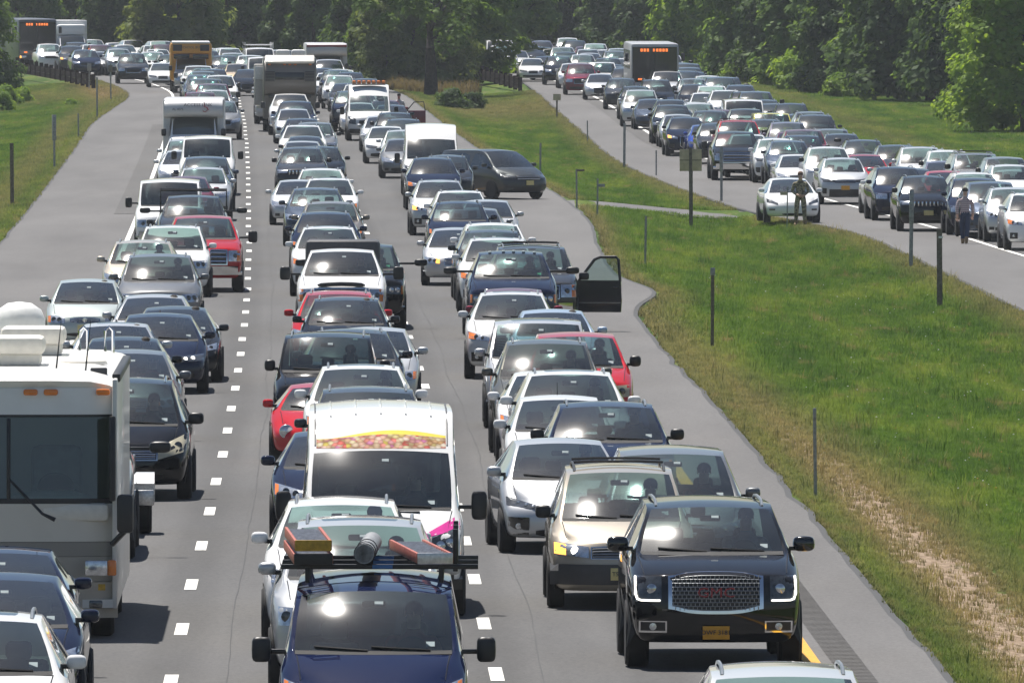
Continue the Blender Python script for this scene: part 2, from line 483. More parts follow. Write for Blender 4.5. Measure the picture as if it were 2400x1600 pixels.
# lane lines: X as a function of Y
x_dash = curve([(100, -3.15), (155, -3.86), (239, -4.97), (332, -6.46), (454, -8.76), (560, -10.85), (640, -12.5), (720, -14.3), (800, -16.6), (865, -21.0), (914, -27.0), (1000, -42.0), (1150, -75.0)])
x_left_edge = lambda Y: x_dash(Y) - 3.66 - 3.7 + 1.3 * sstep(Y, 650, 780)
r_off = curve([(0, 1.4), (152, 1.35), (240, 1.5), (300, 1.65), (325, 1.9), (345, 2.9), (362, 2.5), (400, 2.9), (440, 3.6), (480, 3.7), (540, 3.0), (625, 2.4), (744, 2.2), (1200, 2.2)])
x_right_edge = lambda Y: x_dash(Y) + 7.32 + r_off(Y)
K = 2400 / 2352
def world_curve(disp):
    pts = []
    for (a, b) in disp:
        X, Y, z = ground_at(a * K, b * K)
        pts.append((Y, X))
    pts.sort()
    return curve(pts)
x_far_line = world_curve([(2352, 590), (2100, 512), (1900, 460), (1740, 408), (1640, 372), (1540, 336), (1480, 300), (1400, 243), (1330, 207), (1250, 180), (1150, 156)])
x_far_edge_l = world_curve([(2352, 715), (2200, 640), (2080, 582), (1950, 532), (1740, 490), (1600, 446), (1430, 375), (1350, 312), (1270, 243), (1225, 205), (1180, 176)])
x_far_edge_r = lambda Y: x_far_line(Y) + 7.32 + 1.0
def slope(f, Y):
    return (f(Y + 4) - f(Y - 4)) / 8

def frange(a, b, s):
    out, x = [], a
    while x < b - 1e-6:
        out.append(x); x += s
    return out + [b]
YS = frange(60, 300, 3) + frange(304, 1160, 4)

def strip(name, fl, fr, ys, mat, dz, ncol=6, skirt=0.0, parent=None, kind=None):
    mb = MB()
    rows = []
    for Y in ys:
        a, b = fl(Y), fr(Y)
        rows.append([(a + (b - a) * k / ncol, Y, Zg(a + (b - a) * k / ncol, Y) + dz) for k in range(ncol + 1)])
    if skirt:
        for r in rows:
            r.insert(0, (r[0][0] - 0.03, r[0][1], r[0][2] - skirt)); r.append((r[-1][0] + 0.03, r[-1][1], r[-1][2] - skirt))
    mb.grid(rows)
    me = mb.mesh(name, True, 30)
    if mat == 'asphalt_lane':
        at = me.attributes.new('across', 'FLOAT', 'POINT')
        at.data.foreach_set('value', [v.co.x - fl(v.co.y) for v in me.vertices])
    o = link(name, me, mat, parent)
    if kind: o['kind'] = kind
    return o

def edge_noise(f, amp, seed):
    return lambda Y: f(Y) + amp * (noise.noise((Y * 0.35, seed, 0)) + 0.6 * noise.noise((Y * 1.3, seed, 5)))
def terr_z(X, Y):
    """height of the turf"""
    z = Zg(X, Y)
    if -60 < Y < 1300 and abs(X) < 140:
        a, b, c, d = x_left_edge(Y), x_right_edge(Y), x_far_edge_l(Y), x_far_edge_r(Y)
        if a <= X <= b or c <= X <= d:
            return z - 0.10
        if X < a:
            e = a - X; z += -0.9 * (1 - math.exp(-e / 7))
        elif X < c:
            e = min(X - b, c - X)
            if e < 0: return z - 0.10
            z += -0.5 * (1 - math.exp(-e / 3.0))
            if 462 < Y < 486:
                z += 0.36 * (1 - math.exp(-e / 3.0)) * sstep(Y, 462, 468) * (1 - sstep(Y, 480, 486))
        else:
            e = X - d; z += -0.35 * (1 - math.exp(-e / 4)) + 0.012 * max(0, e - 6)
        z += 0.04 * noise.noise((X * 0.5, Y * 0.12, 3)) * min(1, e)
    return z

def dirt_at(X, Y):
    Yc = min(max(Y, 40), 1160)
    a, b, c, d = x_left_edge(Yc), x_right_edge(Yc), x_far_edge_l(Yc), x_far_edge_r(Yc)
    q = 0.0
    if b < X < c:
        e = X - b
        ce = 1.35 - 0.8 * sstep(Y, 160, 330)
        q = 0.62 * math.exp(-((e - ce) / ((1.25 if e > ce else 0.9) * (1 - 0.4 * sstep(Y, 200, 330)))) ** 2) * (1 - 0.30 * sstep(Y, 190, 280)) * (1 - sstep(Y, 300, 370)) + 0.40 * math.exp(-((e - 0.3) / 0.5) ** 2) * sstep(Y, 300, 380)
        q = max(q, 0.34 * math.exp(-((c - X - 0.5) / 0.6) ** 2), 0.42 * math.exp(-((Y - 740) / 50) ** 2) * sstep(e, 0.5, 2))
    elif X < a:
        e = a - X
        q = 0.36 * math.exp(-((e - 1.4) / 1.0) ** 2) + 0.3 * math.exp(-((Y - 800) / 40) ** 2)
    elif X > d:
        q = 0.25 * math.exp(-((X - d - 3) / 1.5) ** 2)
    return q
def build_ground():
    xs = [-4000, -1600, -700, -300, -170, -120, -95] + frange(-80, -32, 1.6) + frange(-31.2, 32, 0.5) + frange(33, 80, 1.6) + [95, 120, 170, 300, 700, 1600, 4000]
    ys = [-3000, -900, -300, -100, 0, 40] + frange(60, 1160, 2.5) + [1200, 1300, 1500, 2200, 5000]
    vs, dirt = [], []
    for Y in ys:
        for X in xs:
            vs.append((X, Y, terr_z(X, Y)))
            dirt.append(dirt_at(X, Y))
    nx = len(xs)
    fs = [(j * nx + i, j * nx + i + 1, (j + 1) * nx + i + 1, (j + 1) * nx + i) for j in range(len(ys) - 1) for i in range(nx - 1)]
    me = bpy.data.meshes.new('ground')
    me.from_pydata(vs, [], fs)
    me.polygons.foreach_set('use_smooth', [True] * len(me.polygons))
    at = me.attributes.new('dirt', 'FLOAT', 'POINT')
    at.data.foreach_set('value', dirt)
    me.update()
    tag(link('ground', me, 'turf_ground'), kind='structure')

    # near carriageway: three lanes and two shoulders
    xl, xr = edge_noise(x_left_edge, 0.10, 1), edge_noise(x_right_edge, 0.10, 9)
    w_l, y_r = (lambda Y: x_dash(Y) - 3.66), (lambda Y: x_dash(Y) + 7.32)
    tag(strip('road', w_l, y_r, YS, 'asphalt_lane', 0.02, 24), kind='structure')
    tag(strip('shoulder', xl, w_l, YS, 'asphalt_shoulder', 0.02, 16, 0.0), kind='structure')
    tag(strip('shoulder', y_r, xr, YS, 'asphalt_shoulder', 0.02, 3, 0.0), kind='structure')
    tag(strip('pavement_edge', lambda Y: xr(Y) - 0.01, lambda Y: xr(Y) + 0.10, YS, 'tar_seal', 0.012, 2, 0.15), kind='structure')
    tag(strip('pavement_edge', lambda Y: xl(Y) - 0.10, lambda Y: xl(Y) + 0.01, YS, 'tar_seal', 0.012, 2, 0.15), kind='structure')
    tag(strip('edge_line', lambda Y: w_l(Y) - 0.075, lambda Y: w_l(Y) + 0.075, YS, 'line_white', 0.036, 2), kind='structure')
    tag(strip('edge_line', lambda Y: y_r(Y) - 0.10, lambda Y: y_r(Y) + 0.09, YS, 'line_yellow', 0.026, 1), kind='structure')
    # milled strip beside the white line and the rumble strip beside the yellow line
    tag(strip('milled_strip', lambda Y: w_l(Y) - 0.80, lambda Y: w_l(Y) - 0.12, [y for y in YS if 452 <= y <= 660], 'asphalt_old', 0.030, 4), kind='structure')
    rum = MB()
    Y = 140.0
    while Y < 215:
        a = y_r(Y) + 0.22
        rum.add([(a, Y, Zg(a, Y) + 0.025), (a + 0.36, Y, Zg(a, Y) + 0.025), (a + 0.36, Y + 0.18, Zg(a, Y) + 0.025), (a, Y + 0.18, Zg(a, Y) + 0.025)], [(0, 1, 2, 3)])
        Y += 0.32
    tag(link('rumble_strip', rum.mesh('rumble_strip', False), 'asphalt_old'), kind='structure')
    # dashes, each a piece of its own
    road = bpy.data.objects['road']
    for f, y0 in ((x_dash, 150.6), (lambda Y: x_dash(Y) + 3.66, 152.2)):
        Y = y0
        n = 0
        while Y < 800:
            mb = MB()
            jit = 0.35 * noise.noise((Y, y0, 0))
            m = slope(f, Y)
            rows = []
            for k in range(4):
                yy = Y + jit + k * 1.0
                xx = f(yy) + 0.02 * noise.noise((Y, 3, y0))
                rows.append([(xx - 0.078, yy, Zg(xx, yy) + 0.026), (xx + 0.078, yy, Zg(xx, yy) + 0.026)])
            mb.grid(rows)
            link('lane_dash', mb.mesh('lane_dash', False), 'line_white', road)
            Y += 12.19 if Y < 820 else 12.19
    # wandering tar-filled cracks along the lane joints
    for off, seed in ((0.62, 2.0), (3.66 + 0.55, 8.0)):
        mb = MB()
        rows = []
        for q in range(0, 900):
            Y = 148 + q * 0.5
            xx = x_dash(Y) + off + 0.10 * noise.noise((Y * 0.05, seed, 0)) + 0.02 * noise.noise((Y * 0.3, seed, 4))
            w = 0.006 + 0.006 * noise.noise((Y * 0.4, seed, 9))
            rows.append([(xx - w, Y, Zg(xx, Y) + 0.025), (xx + w, Y, Zg(xx, Y) + 0.025)])
        mb.grid(rows)
        tag(link('crack_seal', mb.mesh('crack_seal', False), 'tar_seal'), kind='structure')
    # far carriageway
    fl = edge_noise(x_far_edge_l, 0.10, 15)
    YF = [y for y in YS if y >= 200]
    tag(strip('road', x_far_line, lambda Y: x_far_edge_r(Y) - 0.8, YF, 'asphalt_lane', 0.02, 24), kind='structure')
    tag(strip('shoulder', fl, x_far_line, YF, 'asphalt_shoulder', 0.02, 24), kind='structure')
    tag(strip('shoulder', lambda Y: x_far_edge_r(Y) - 0.8, x_far_edge_r, YF, 'asphalt_shoulder', 0.02, 2), kind='structure')
    tag(strip('pavement_edge', lambda Y: fl(Y) - 0.10, lambda Y: fl(Y) + 0.01, YF, 'tar_seal', 0.012, 2, 0.15), kind='structure')
    tag(strip('edge_line', lambda Y: x_far_line(Y) - 0.09, lambda Y: x_far_line(Y) + 0.09, YF, 'line_white', 0.036, 2), kind='structure')
    tag(strip('milled_strip', lambda Y: x_far_line(Y) - 0.85, lambda Y: x_far_line(Y) - 0.16, [y for y in YF if 560 <= y <= 860], 'asphalt_old', 0.030, 4), kind='structure')
    for off in (3.66,):
        Y = 330.0
        far = bpy.data.objects['road.001']
        while Y < 700:
            mb = MB()
            rows = []
            for k in range(4):
                xx = x_far_line(Y + k) + off
                rows.append([(xx - 0.085, Y + k, Zg(xx, Y + k) + 0.026), (xx + 0.085, Y + k, Zg(xx, Y + k) + 0.026)])
            mb.grid(rows)
            link('lane_dash', mb.mesh('lane_dash', False), 'line_white', far)
            Y += 12.19
    # paved crossover between the two carriageways
    mb = MB()
    rows = []
    ya, yb = 467.0, 480.0
    for k in range(15):
        t = k / 14
        Xa = x_right_edge(ya) - 0.8 + (x_far_edge_l(ya) + 0.9 - x_right_edge(ya) + 0.8) * t
        row = []
        for q in range(7):
            Y = ya + (yb - ya) * q / 6 + 0.35 * noise.noise((Xa * 0.8, q, 0)) * (q in (0, 6)) + 5.0 * (t > 0.75) * (t - 0.75) * (-1 if q == 0 else 0)
            row.append((Xa, Y, terr_z(Xa, Y) * 0.0 + Zg(Xa, Y) - 0.03 - 0.02 * math.sin(t * math.pi)))
        rows.append(row)
    mb.grid(rows)
    tag(link('crossover_path', mb.mesh('crossover_path', True), 'asphalt_shoulder'), kind='structure')
build_ground()

# ------------------------------------------------------------------ vehicles: one parametric shell, many kinds
TF = [0.95, 0.62, 0.3, 0.0]            # crosswise fractions of the roof/bonnet grid
def shell_body(P):
    """lofted car body; returns (meshes by tag, BVH of the whole skin)"""
    hw = P['W'] / 2
    L, zc, zf = P['L'], P.get('zc', 0.23), P['zf']
    yc, zcow = P['cow']; yh, zh = P['hdr']; yr, zr = P['rr']; yb, zb = P['bl']
    nose, wr = P.get('nose', 0.30), P['wr'] * 1.05
    zbelt = P.get('belt', zcow - 0.02)
    tail = P.get('tail', zb - 0.03)
    dome = P.get('dome', 0.03)
    crown = P.get('crown', 0.045)
    whood = P.get('whood', 0.80)
    bpil = P.get('bp', yh + 0.55)
    f0 = P.get('fw', 0.93)
    rz = P.get('rz', [zh, zh + 0.015, zh + 0.016, max(zr, zh) + (0.0 if zr < zh else 0.01)])
    S = []
    def st(y, w, z5, w5, z7, w7, cr, bow, fl=0.0):
        S.append((y, w, z5, w5, z7, w7, cr, bow, fl))
    yn = nose + 0.12
    hz = lambda t: zf + (zcow - zf) * (1 - (1 - t) ** 1.6)
    y1 = yn + 0.22 * (yc - yn); y2 = yn + 0.62 * (yc - yn)
    st(yn, f0 * hw, zf - 0.075, f0 * 0.95 * hw, zf - 0.015, whood * 0.93 * hw, dome * 0.5, nose)
    st(y1, 0.5 * (1 + f0) * hw, hz(.22) - 0.065, 0.955 * hw * .985, hz(.22), whood * hw * 0.98, dome, nose * 0.6)
    st(y2, hw, hz(.62) - 0.06, 0.96 * hw, hz(.62), whood * hw * 1.02, dome, nose * 0.35)
    st(yc, hw, zbelt, 0.955 * hw, zcow, P.get('wcow', 0.86) * hw, 0.015, 0.17)                              # 3 cowl
    wm = (P.get('wcow', 0.86) * hw + wr) / 2
    st((yc + yh) / 2 - 0.03, hw, zbelt + 0.005, 0.955 * hw, (zcow + zh) / 2 + 0.015, wm + 0.012, 0.02, 0.15)   # 4
    st(yh, hw, zbelt + 0.01, 0.955 * hw, zh - crown * 0.6, wr, crown * 0.75, 0.10)                               # 5 header
    st(yh + 0.35, hw, zbelt + 0.015, 0.955 * hw, rz[0], wr * 1.01, crown, 0.05)                                   # 6
    st(bpil, hw, zbelt + 0.02, 0.955 * hw, rz[1], wr * 1.01, crown, 0.0)                                  # 7
    st(bpil + 0.12, hw, zbelt + 0.02, 0.955 * hw, rz[2], wr * 1.01, crown, 0.0)                           # 8
    ym = (bpil + 0.12 + yr) / 2
    st(ym, hw, zbelt + 0.03, 0.955 * hw, rz[3], wr * 1.0, crown, 0.0)       # 9
    st(yr, hw * 0.985, zbelt + 0.05, 0.94 * hw, zr, wr * 0.97, crown, -0.04)                                   # 10
    st(yb, hw * 0.97, min(zbelt + 0.06, zb - 0.02), 0.92 * hw, zb, P.get('wbl', 0.80) * hw, 0.02, -0.06)       # 11
    if L - yb > 0.5:
        st((yb + L) / 2, hw * 0.965, min(zbelt + 0.05, tail), 0.92 * hw, (zb + tail) / 2 + 0.01, 0.80 * hw, 0.02, -0.06)
    st(L - 0.06, hw * 0.93, min(zbelt + 0.03, tail - 0.06), 0.90 * hw, tail, 0.76 * hw, 0.015, -0.10)
    fr = [0.0, 0.10, 0.36, 0.68, 0.90, 1.0]
    wf = [0.87, 0.955, 0.985, 1.0, 0.985, None]
    lean = P.get('lean', [0.10, 0.035, 0.0, 0.01, 0.04, 0.075, 0.095, 0.13])
    g = lambda t: 0.38 * t * t + 0.62 * abs(t) ** 7
    vs, idx = [], {}
    def half(k):
        y, w, z5, w5, z7, w7, cr, bow, fl = S[k]
        out = []
        for i in range(6):
            z = zc + (z5 - zc) * fr[i]
            x = (w5 if i == 5 else w * wf[i])
            dy = lean[i] - 0.12 if k == 0 else 0.0
            out.append((x, y + dy, z))
        out.append((w7 + (w5 - w7) * 0.14, y + (lean[6] - 0.12 if k == 0 else 0), z5 + (z7 - z5) * 0.86))
        out.append((w7, y + (lean[7] - 0.12 if k == 0 else 0), z7))
        for t in TF:
            G = g(t) if k < 3 else t * t
            yy = y - bow * (1 - G) + (lean[7] - 0.12 if k == 0 else 0)
            out.append((w7 * t, yy, z7 + cr * (1 - t * t) + (P.get('bulge', 0.0) * (t == 0.62) if 0 < k < 3 else 0)))
        return out
    NS = len(S)
    for k in range(NS):
        h = half(k)
        full = h + [(-x, y, z) for (x, y, z) in h[-2::-1]]
        for i, p in enumerate(full):
            idx[(k, i)] = len(vs); vs.append(p)
    NL = 23
    faces, tags = [], []
    def addf(f, t):
        faces.append(f); tags.append(t)
    two = P.get('two', False)
    for k in range(NS - 1):
        for i in range(NL - 1):
            s = i if i < 11 else 21 - i                 # mirrored segment number
            t = 0
            if k in (3, 4) and s >= 8: t = 1
            elif k in (3, 4, 5, 6) and s == 5: t = 2 if i < 11 else 3
            elif k in (8, 9) and s == 5 and not two: t = 4 if i < 11 else 5
            elif k == 10 and s >= 8: t = 6
            elif P.get('sunroof') and k in (6, 7, 8) and s >= 9: t = 7
            addf((idx[(k, i)], idx[(k, i + 1)], idx[(k + 1, i + 1)], idx[(k + 1, i)]), t)
        addf((idx[(k, NL - 1)], idx[(k, 0)], idx[(k + 1, 0)], idx[(k + 1, NL - 1)]), 0)
    # front cap: rows 0..7 across columns that repeat the bonnet's
    cols = [1.0] + TF + [-t for t in TF[-2::-1]] + [-1.0]
    def cap(k, sgn):
        y, w, z5, w5, z7, w7, cr, bow, fl = S[k]
        h = half(k)
        rowsidx = []
        for r in range(8):
            x, yy, z = h[r]
            row = []
            for c, t in enumerate(cols):
                if abs(t) == 1.0:
                    row.append(idx[(k, r)] if t > 0 else idx[(k, NL - 1 - r)])
                elif r == 7:
                    row.append(idx[(k, 7 + c)])
                else:
                    row.append(len(vs))
                    fwd = (nose if sgn < 0 else 0.10) * (1 - g(t))
                    vs.append((x * t, yy + sgn * fwd if sgn < 0 else yy + fwd + 0.06 * (1 - abs(t)), z))
            rowsidx.append(row)
        for r in range(7):
            for c in range(len(cols) - 1):
                addf((rowsidx[r][c], rowsidx[r][c + 1], rowsidx[r + 1][c + 1], rowsidx[r + 1][c]), 0)
        b = rowsidx[0]
        return b
    fb = cap(0, -1); rb = cap(NS - 1, 1)
    addf(tuple(fb), 0); addf(tuple(rb), 0)
    me = bpy.data.meshes.new('shell')
    me.from_pydata(vs, [], faces)
    me.polygons.foreach_set('material_index', tags)
    bm = bmesh.new(); bm.from_mesh(me)
    bmesh.ops.remove_doubles(bm, verts=bm.verts[:], dist=0.0005)
    bmesh.ops.recalc_face_normals(bm, faces=bm.faces[:])
    cl = bm.edges.layers.float.new('crease_edge')
    vl = bm.verts.layers.float.new('crease_vert')
    for e in bm.edges:
        if len(e.link_faces) == 2:
            a, b = e.link_faces
            if a.material_index != b.material_index:
                e[cl] = 0.85
            elif e.calc_face_angle(0) > R(50):
                e[cl] = P.get('crease', 0.6)
        z = max(v.co.z for v in e.verts)
        if z < zc + 0.01:
            e[cl] = 0.8
    for v in bm.verts:
        ms = [f.material_index for f in v.link_faces]
        for t in (1, 6):
            if ms.count(t) == 1 and len(ms) >= 3:
                v[vl] = 0.75
    bm.to_mesh(me); bm.free()
    tmp = bpy.data.objects.new('tmp', me); col.objects.link(tmp)
    for _ in range(8): me.materials.append(None)
    md = tmp.modifiers.new('s', 'SUBSURF'); md.levels = md.render_levels = 1
    dg = bpy.context.evaluated_depsgraph_get()
    ev = tmp.evaluated_get(dg)
    em = ev.to_mesh()
    V = [tuple(v.co) for v in em.vertices]
    F = [tuple(p.vertices) for p in em.polygons]
    T = [p.material_index for p in em.polygons]
    ev.to_mesh_clear()
    bpy.data.objects.remove(tmp); bpy.data.meshes.remove(me)
    bvh = BVHTree.FromPolygons(V, F)
    out = {}
    for t in sorted(set(T)):
        mb = MB(); remap = {}
        for f, ft in zip(F, T):
            if ft != t: continue
            nf = []
            for v in f:
                if v not in remap:
                    remap[v] = len(mb.v); mb.v.append(V[v])
                nf.append(remap[v])
            mb.f.append(tuple(nf))
        out[t] = mb
    return out, bvh

class Front:
    """lays parts on the vehicle's skin"""
    def __init__(s, bvh):
        s.b = bvh
    def y(s, x, z, default=0.3):
        h = s.b.ray_cast(Vector((x, -3, z)), Vector((0, 1, 0)))
        return h[0].y if h[0] else default
    def z(s, x, y, default=1.0):
        h = s.b.ray_cast(Vector((x, y, 9)), Vector((0, 0, -1)))
        return h[0].z if h[0] else default
    def x(s, side, y, z, default=0.9):
        h = s.b.ray_cast(Vector((side * 4, y, z)), Vector((-side, 0, 0)))
        return h[0].x if h[0] else side * default
    def patch(s, mb, x0, x1, lo, up, n=7, m=3, off=0.012, deep=0.05):
        """skin patch between curves lo(x) and up(x), proud by off, with a rim"""
        rows = []
        for r in range(m + 1):
            row = []
            for k in range(n + 1):
                x = x0 + (x1 - x0) * k / n
                a, b = (lo(x) if callable(lo) else lo), (up(x) if callable(up) else up)
                z = a + (b - a) * r / m
                row.append((x, s.y(x, z) - off, z))
            rows.append(row)
        ys = [p[1] for r in rows for p in r]
        mb.grid(rows, skirt=(0, deep, 0))
        return mb

def lerp2(xa, za, xb, zb):
    return lambda x: za + (zb - za) * (x - xa) / (xb - xa)

class Proto:
    """a kind of vehicle: shared part meshes, copied for every individual"""
    def __init__(s, name, noun, L, W, H, hdr_y, cat='car'):
        s.name, s.noun, s.L, s.W, s.H, s.hy, s.cat = name, noun, L, W, H, hdr_y, cat
        s.parts = []      # (part name, mesh, material, painted, parent index, far: detail limit in metres)
    def add(s, part, mb, mat, paint=False, parent=None, far=2000, angle=35, smooth=True, loc=None):
        me = mb if isinstance(mb, bpy.types.Mesh) else mb.mesh(part, smooth, angle)
        if len(me.materials) == 0: me.materials.append(M[mat])
        s.parts.append((part, me, paint, parent, far, loc))
        return len(s.parts) - 1
    def place(s, X, Y, Z, rz, color, label, group, dist, extra=None, name=None):
        root = bpy.data.objects.new(name or s.name, None)
        root.empty_display_size = 0.3
        col.objects.link(root)
        root.location = (X, Y, Z); root.rotation_euler = (0, 0, rz)
        tag(root, label, s.cat, group)
        if extra: root.scale = extra
        made = {}
        for k, (part, me, paint, parent, far, loc) in enumerate(s.parts):
            if dist > far: continue
            o = bpy.data.objects.new(part, me)
            col.objects.link(o)
            o.parent = made[parent] if parent is not None and parent in made else root
            if loc: o.location = loc
            if paint is True: o.color = color
            elif paint: o.color = paint
            made[k] = o
        return root

def wheel_meshes(r, w):
    t = MB().lathe([(-w / 2, r * 0.62), (-w / 2, r * 0.93), (-w * 0.36, r), (w * 0.36, r), (w / 2, r * 0.93), (w / 2, r * 0.62)], 'x', n=22)
    rim = MB()
    for sgn in (-1, 1):
        rim.lathe([(sgn * w * 0.36, r * 0.64), (sgn * w * 0.47, r * 0.64), (sgn * w * 0.47, r * 0.56), (sgn * w * 0.30, r * 0.50), (sgn * w * 0.30, 0.02)], 'x', n=16)
        for k in range(5):
            a = 2 * math.pi * k / 5
            rim.box((sgn * w * 0.40, math.cos(a) * r * 0.32, math.sin(a) * r * 0.32), (0.03, 0.07, r * 0.5), 0, Matrix.Rotation(a - math.pi / 2, 3, 'X'))
    return t, rim

def mirror_mb(side, x, y, z, w=0.20, h=0.14, d=0.11, tall=False):
    mb = MB()
    mb.pod((side * (x + 0.02 + w / 2), y, z), (w, d * 1.25, h), 0.45 if h > 0.2 else 0.62)
    return mb, MB().box((side * (x + 0.02), y + 0.02, z - h * 0.30), (0.16, 0.05, 0.05), 0.012)

def make_car(name, noun, P, face, cat='car'):
    body, bvh = shell_body(P)
    F = Front(bvh)
    hw = P['W'] / 2
    pr = Proto(name, noun, P['L'], P['W'], P['hdr'][1], P['hdr'][0], cat)
    pr.F = F; pr.P = P
    b = pr.add('body', body[0], 'car_paint', True, angle=28)
    pr.add('windshield', body[1], 'windscreen_glass', angle=60)
    dark = 'privacy_glass'
    pr.add('side_window', body[2], 'windscreen_glass', angle=60)
    pr.add('side_window', body[3], 'windscreen_glass', angle=60)
    if 4 in body:
        pr.add('rear_side_window', body[4], dark, angle=60)
        pr.add('rear_side_window', body[5], dark, angle=60)
    pr.add('rear_window', body[6], P.get('rglass', 'windscreen_glass'), angle=60)
    if 7 in body: pr.add('sunroof', body[7], 'black_gloss', angle=60)
    yc, zcow = P['cow']; yh, zh = P['hdr']
    # cabin
    dm = 'dash_light' if P.get('light_dash') else 'dash_dark'
    zd = zcow - 0.05
    d = MB().box((0, yc + 0.28, zd - 0.13), (2 * hw * 0.84, 0.62, 0.26), 0.05)
    d.box((hw * 0.40, yc + 0.40, zd + 0.02), (0.42, 0.30, 0.08), 0.03)
    di = pr.add('dashboard', d, dm, far=520)
    sw = MB().lathe([(-0.012, 0.15), (0.0, 0.17), (0.012, 0.15)], 'y', n=18)
    sw.v = [(x + hw * 0.40, y * 0.9 + yc + 0.66 - (z * 0.35), z + zd + 0.02) for (x, y, z) in sw.v]
    pr.add('steering_wheel', sw, 'black_trim', far=330, parent=di)
    sm = P.get('seat', 'seat_dark')
    for sx in (-1, 1):
        st_ = MB().box((sx * hw * 0.42, yh + 0.30, zd - 0.20), (0.50, 0.16, 0.62), 0.06, Matrix.Rotation(R(-12), 3, 'X'))
        st_.box((sx * hw * 0.42, yh + 0.39, zd + 0.22), (0.26, 0.10, 0.18), 0.045)
        pr.add('seat', st_, sm, far=520)
    if not P.get('two'):
        rs = MB().box((0, yh + 1.15, zd - 0.20), (2 * hw * 0.72, 0.18, 0.60), 0.06, Matrix.Rotation(R(-14), 3, 'X'))
        for sx in (-1, 0, 1): rs.box((sx * hw * 0.42, yh + 1.26, zd + 0.16), (0.22, 0.09, 0.14), 0.04)
        pr.add('rear_seat', rs, sm, far=520)
    rv = MB().box((0, yh - 0.10, zh - 0.13), (0.24, 0.04, 0.07), 0.02)
    pr.add('rear_view_mirror', rv, 'black_trim', far=420)
    # lamps
    hl = face.get('lamp')
    for sx in (-1, 1):
        mb = MB()
        if hl['kind'] == 'round':
            x, z, r = hl['x'] * hw, hl['z'], hl['r']
            y = F.y(x, z) - 0.015
            mb.lathe([(0.09, r), (0.0, r), (-0.012, r * 0.9), (-0.02, 0.0)], 'y', (sx * x, y, z), 18)
        else:
            xa, xb = hl['x0'] * hw, hl['x1'] * hw
            lo, up = lerp2(xa, hl['a0'], xb, hl['b0']), lerp2(xa, hl['a1'], xb, hl['b1'])
            F.patch(mb, sx * xa, sx * xb, lambda x: lo(abs(x)), lambda x: up(abs(x)), 7, 3, 0.014, 0.06)
        li = pr.add('headlight', mb, hl.get('mat', 'headlight_reflector'), angle=50)
        if hl['kind'] != 'round':
            for fx in hl.get('proj', (0.45,)):
                mb = MB()
                x = xa + (xb - xa) * fx; zz = (lo(x) + up(x)) / 2; rr = min(0.06, (up(x) - lo(x)) * 0.36)
                mb.lathe([(0.02, rr), (-0.005, rr), (-0.018, rr * 0.6), (-0.02, 0)], 'y', (sx * x, F.y(sx * x, zz) - 0.014, zz), 12)
                pr.add('lamp_lens', mb, hl.get('lens', 'headlight_dark'), parent=li, far=430)
            am = hl.get('amber')
            if am:
                x1, x2 = xa + (xb - xa) * am[0], xa + (xb - xa) * am[1]
                mb = MB(); F.patch(mb, sx * x1, sx * x2, lambda x: lo(abs(x)) + 0.01, lambda x: up(abs(x)) - 0.01, 3, 2, 0.019, 0.03)
                pr.add('turn_signal', mb, hl.get('amat', 'amber_lens'), parent=li, far=hl.get('afar', 380))
            if hl.get('drl'):
                mb = MB()
                pts = []
                for t in hl['drl']:
                    x = xa + (xb - xa) * t[0]; zz = lo(x) + (up(x) - lo(x)) * t[1]
                    pts.append((sx * x, F.y(sx * x, zz) - 0.026, zz))
                mb.tube(pts, hl.get('drlr', 0.014), 6)
                pr.add('running_light', mb, 'lit_white', parent=li, far=900)
    # grille
    gr = face.get('grille')
    if gr:
        w, z0, z1 = gr['w'] * hw, gr['z0'], gr['z1']
        tp = gr.get('taper', 0.0)            # lower edge narrower/wider
        def lo(x): return z0 + gr.get('dip', 0.0) * (abs(x) / w) ** 3
        def up(x): return z1 - gr.get('arch', 0.012) * (abs(x) / w) ** 3
        if gr.get('frame'):
            mb = MB(); fw = gr['frame']
            F.patch(mb, -w - fw, w + fw, lambda x: z0 - fw + gr.get('dip', 0.0) * (min(1, abs(x) / w)) ** 3, lambda x: z1 + fw - gr.get('arch', 0.012) * (min(1, abs(x) / w)) ** 3, 14, 3, 0.012, 0.05)
            fi = pr.add('grille_frame', mb, gr.get('fmat', 'chrome'), angle=50, paint=(True if gr.get('fmat') == 'car_paint' else False))
        mb = MB(); F.patch(mb, -w, w, lo, up, 14, 3, 0.020, 0.05)
        gi = pr.add('grille', mb, 'grille_dark', angle=50)
        bars = MB()
        st_ = gr.get('style', 'bars')
        if st_ == 'bars':
            nb = gr.get('n', 4)
            for k in range(nb):
                q = (k + 0.5) / nb
                pts = [(w * 0.97 * t, F.y(w * 0.97 * t, lo(w * .97 * t) + (up(w * .97 * t) - lo(w * .97 * t)) * q) - 0.024, lo(w * .97 * t) + (up(w * .97 * t) - lo(w * .97 * t)) * q) for t in [-1, -.75, -.5, -.25, 0, .25, .5, .75, 1]]
                bars.tube(pts, gr.get('br', 0.010), 5)
        elif st_ == 'mesh':
            nr, nc = gr.get('n', 8), gr.get('nc', 22)
            for k in range(nr + 1):
                z = z0 + (z1 - z0) * k / nr
                bars.tube([(w * t, F.y(w * t, z) - 0.024, min(max(z, lo(w * t)), up(w * t))) for t in [-1, -.66, -.33, 0, .33, .66, 1]], 0.006, 4)
            for k in range(nr):
                z = z0 + (z1 - z0) * (k + 0.5) / nr
                for c in range(nc):
                    x = -w + 2 * w * (c + (0.25 if k % 2 else 0.75)) / nc
                    bars.box((x, F.y(x, z) - 0.024, z), (0.008, 0.012, (z1 - z0) / nr))
        elif st_ == 'slots':
            nb = gr.get('n', 7)
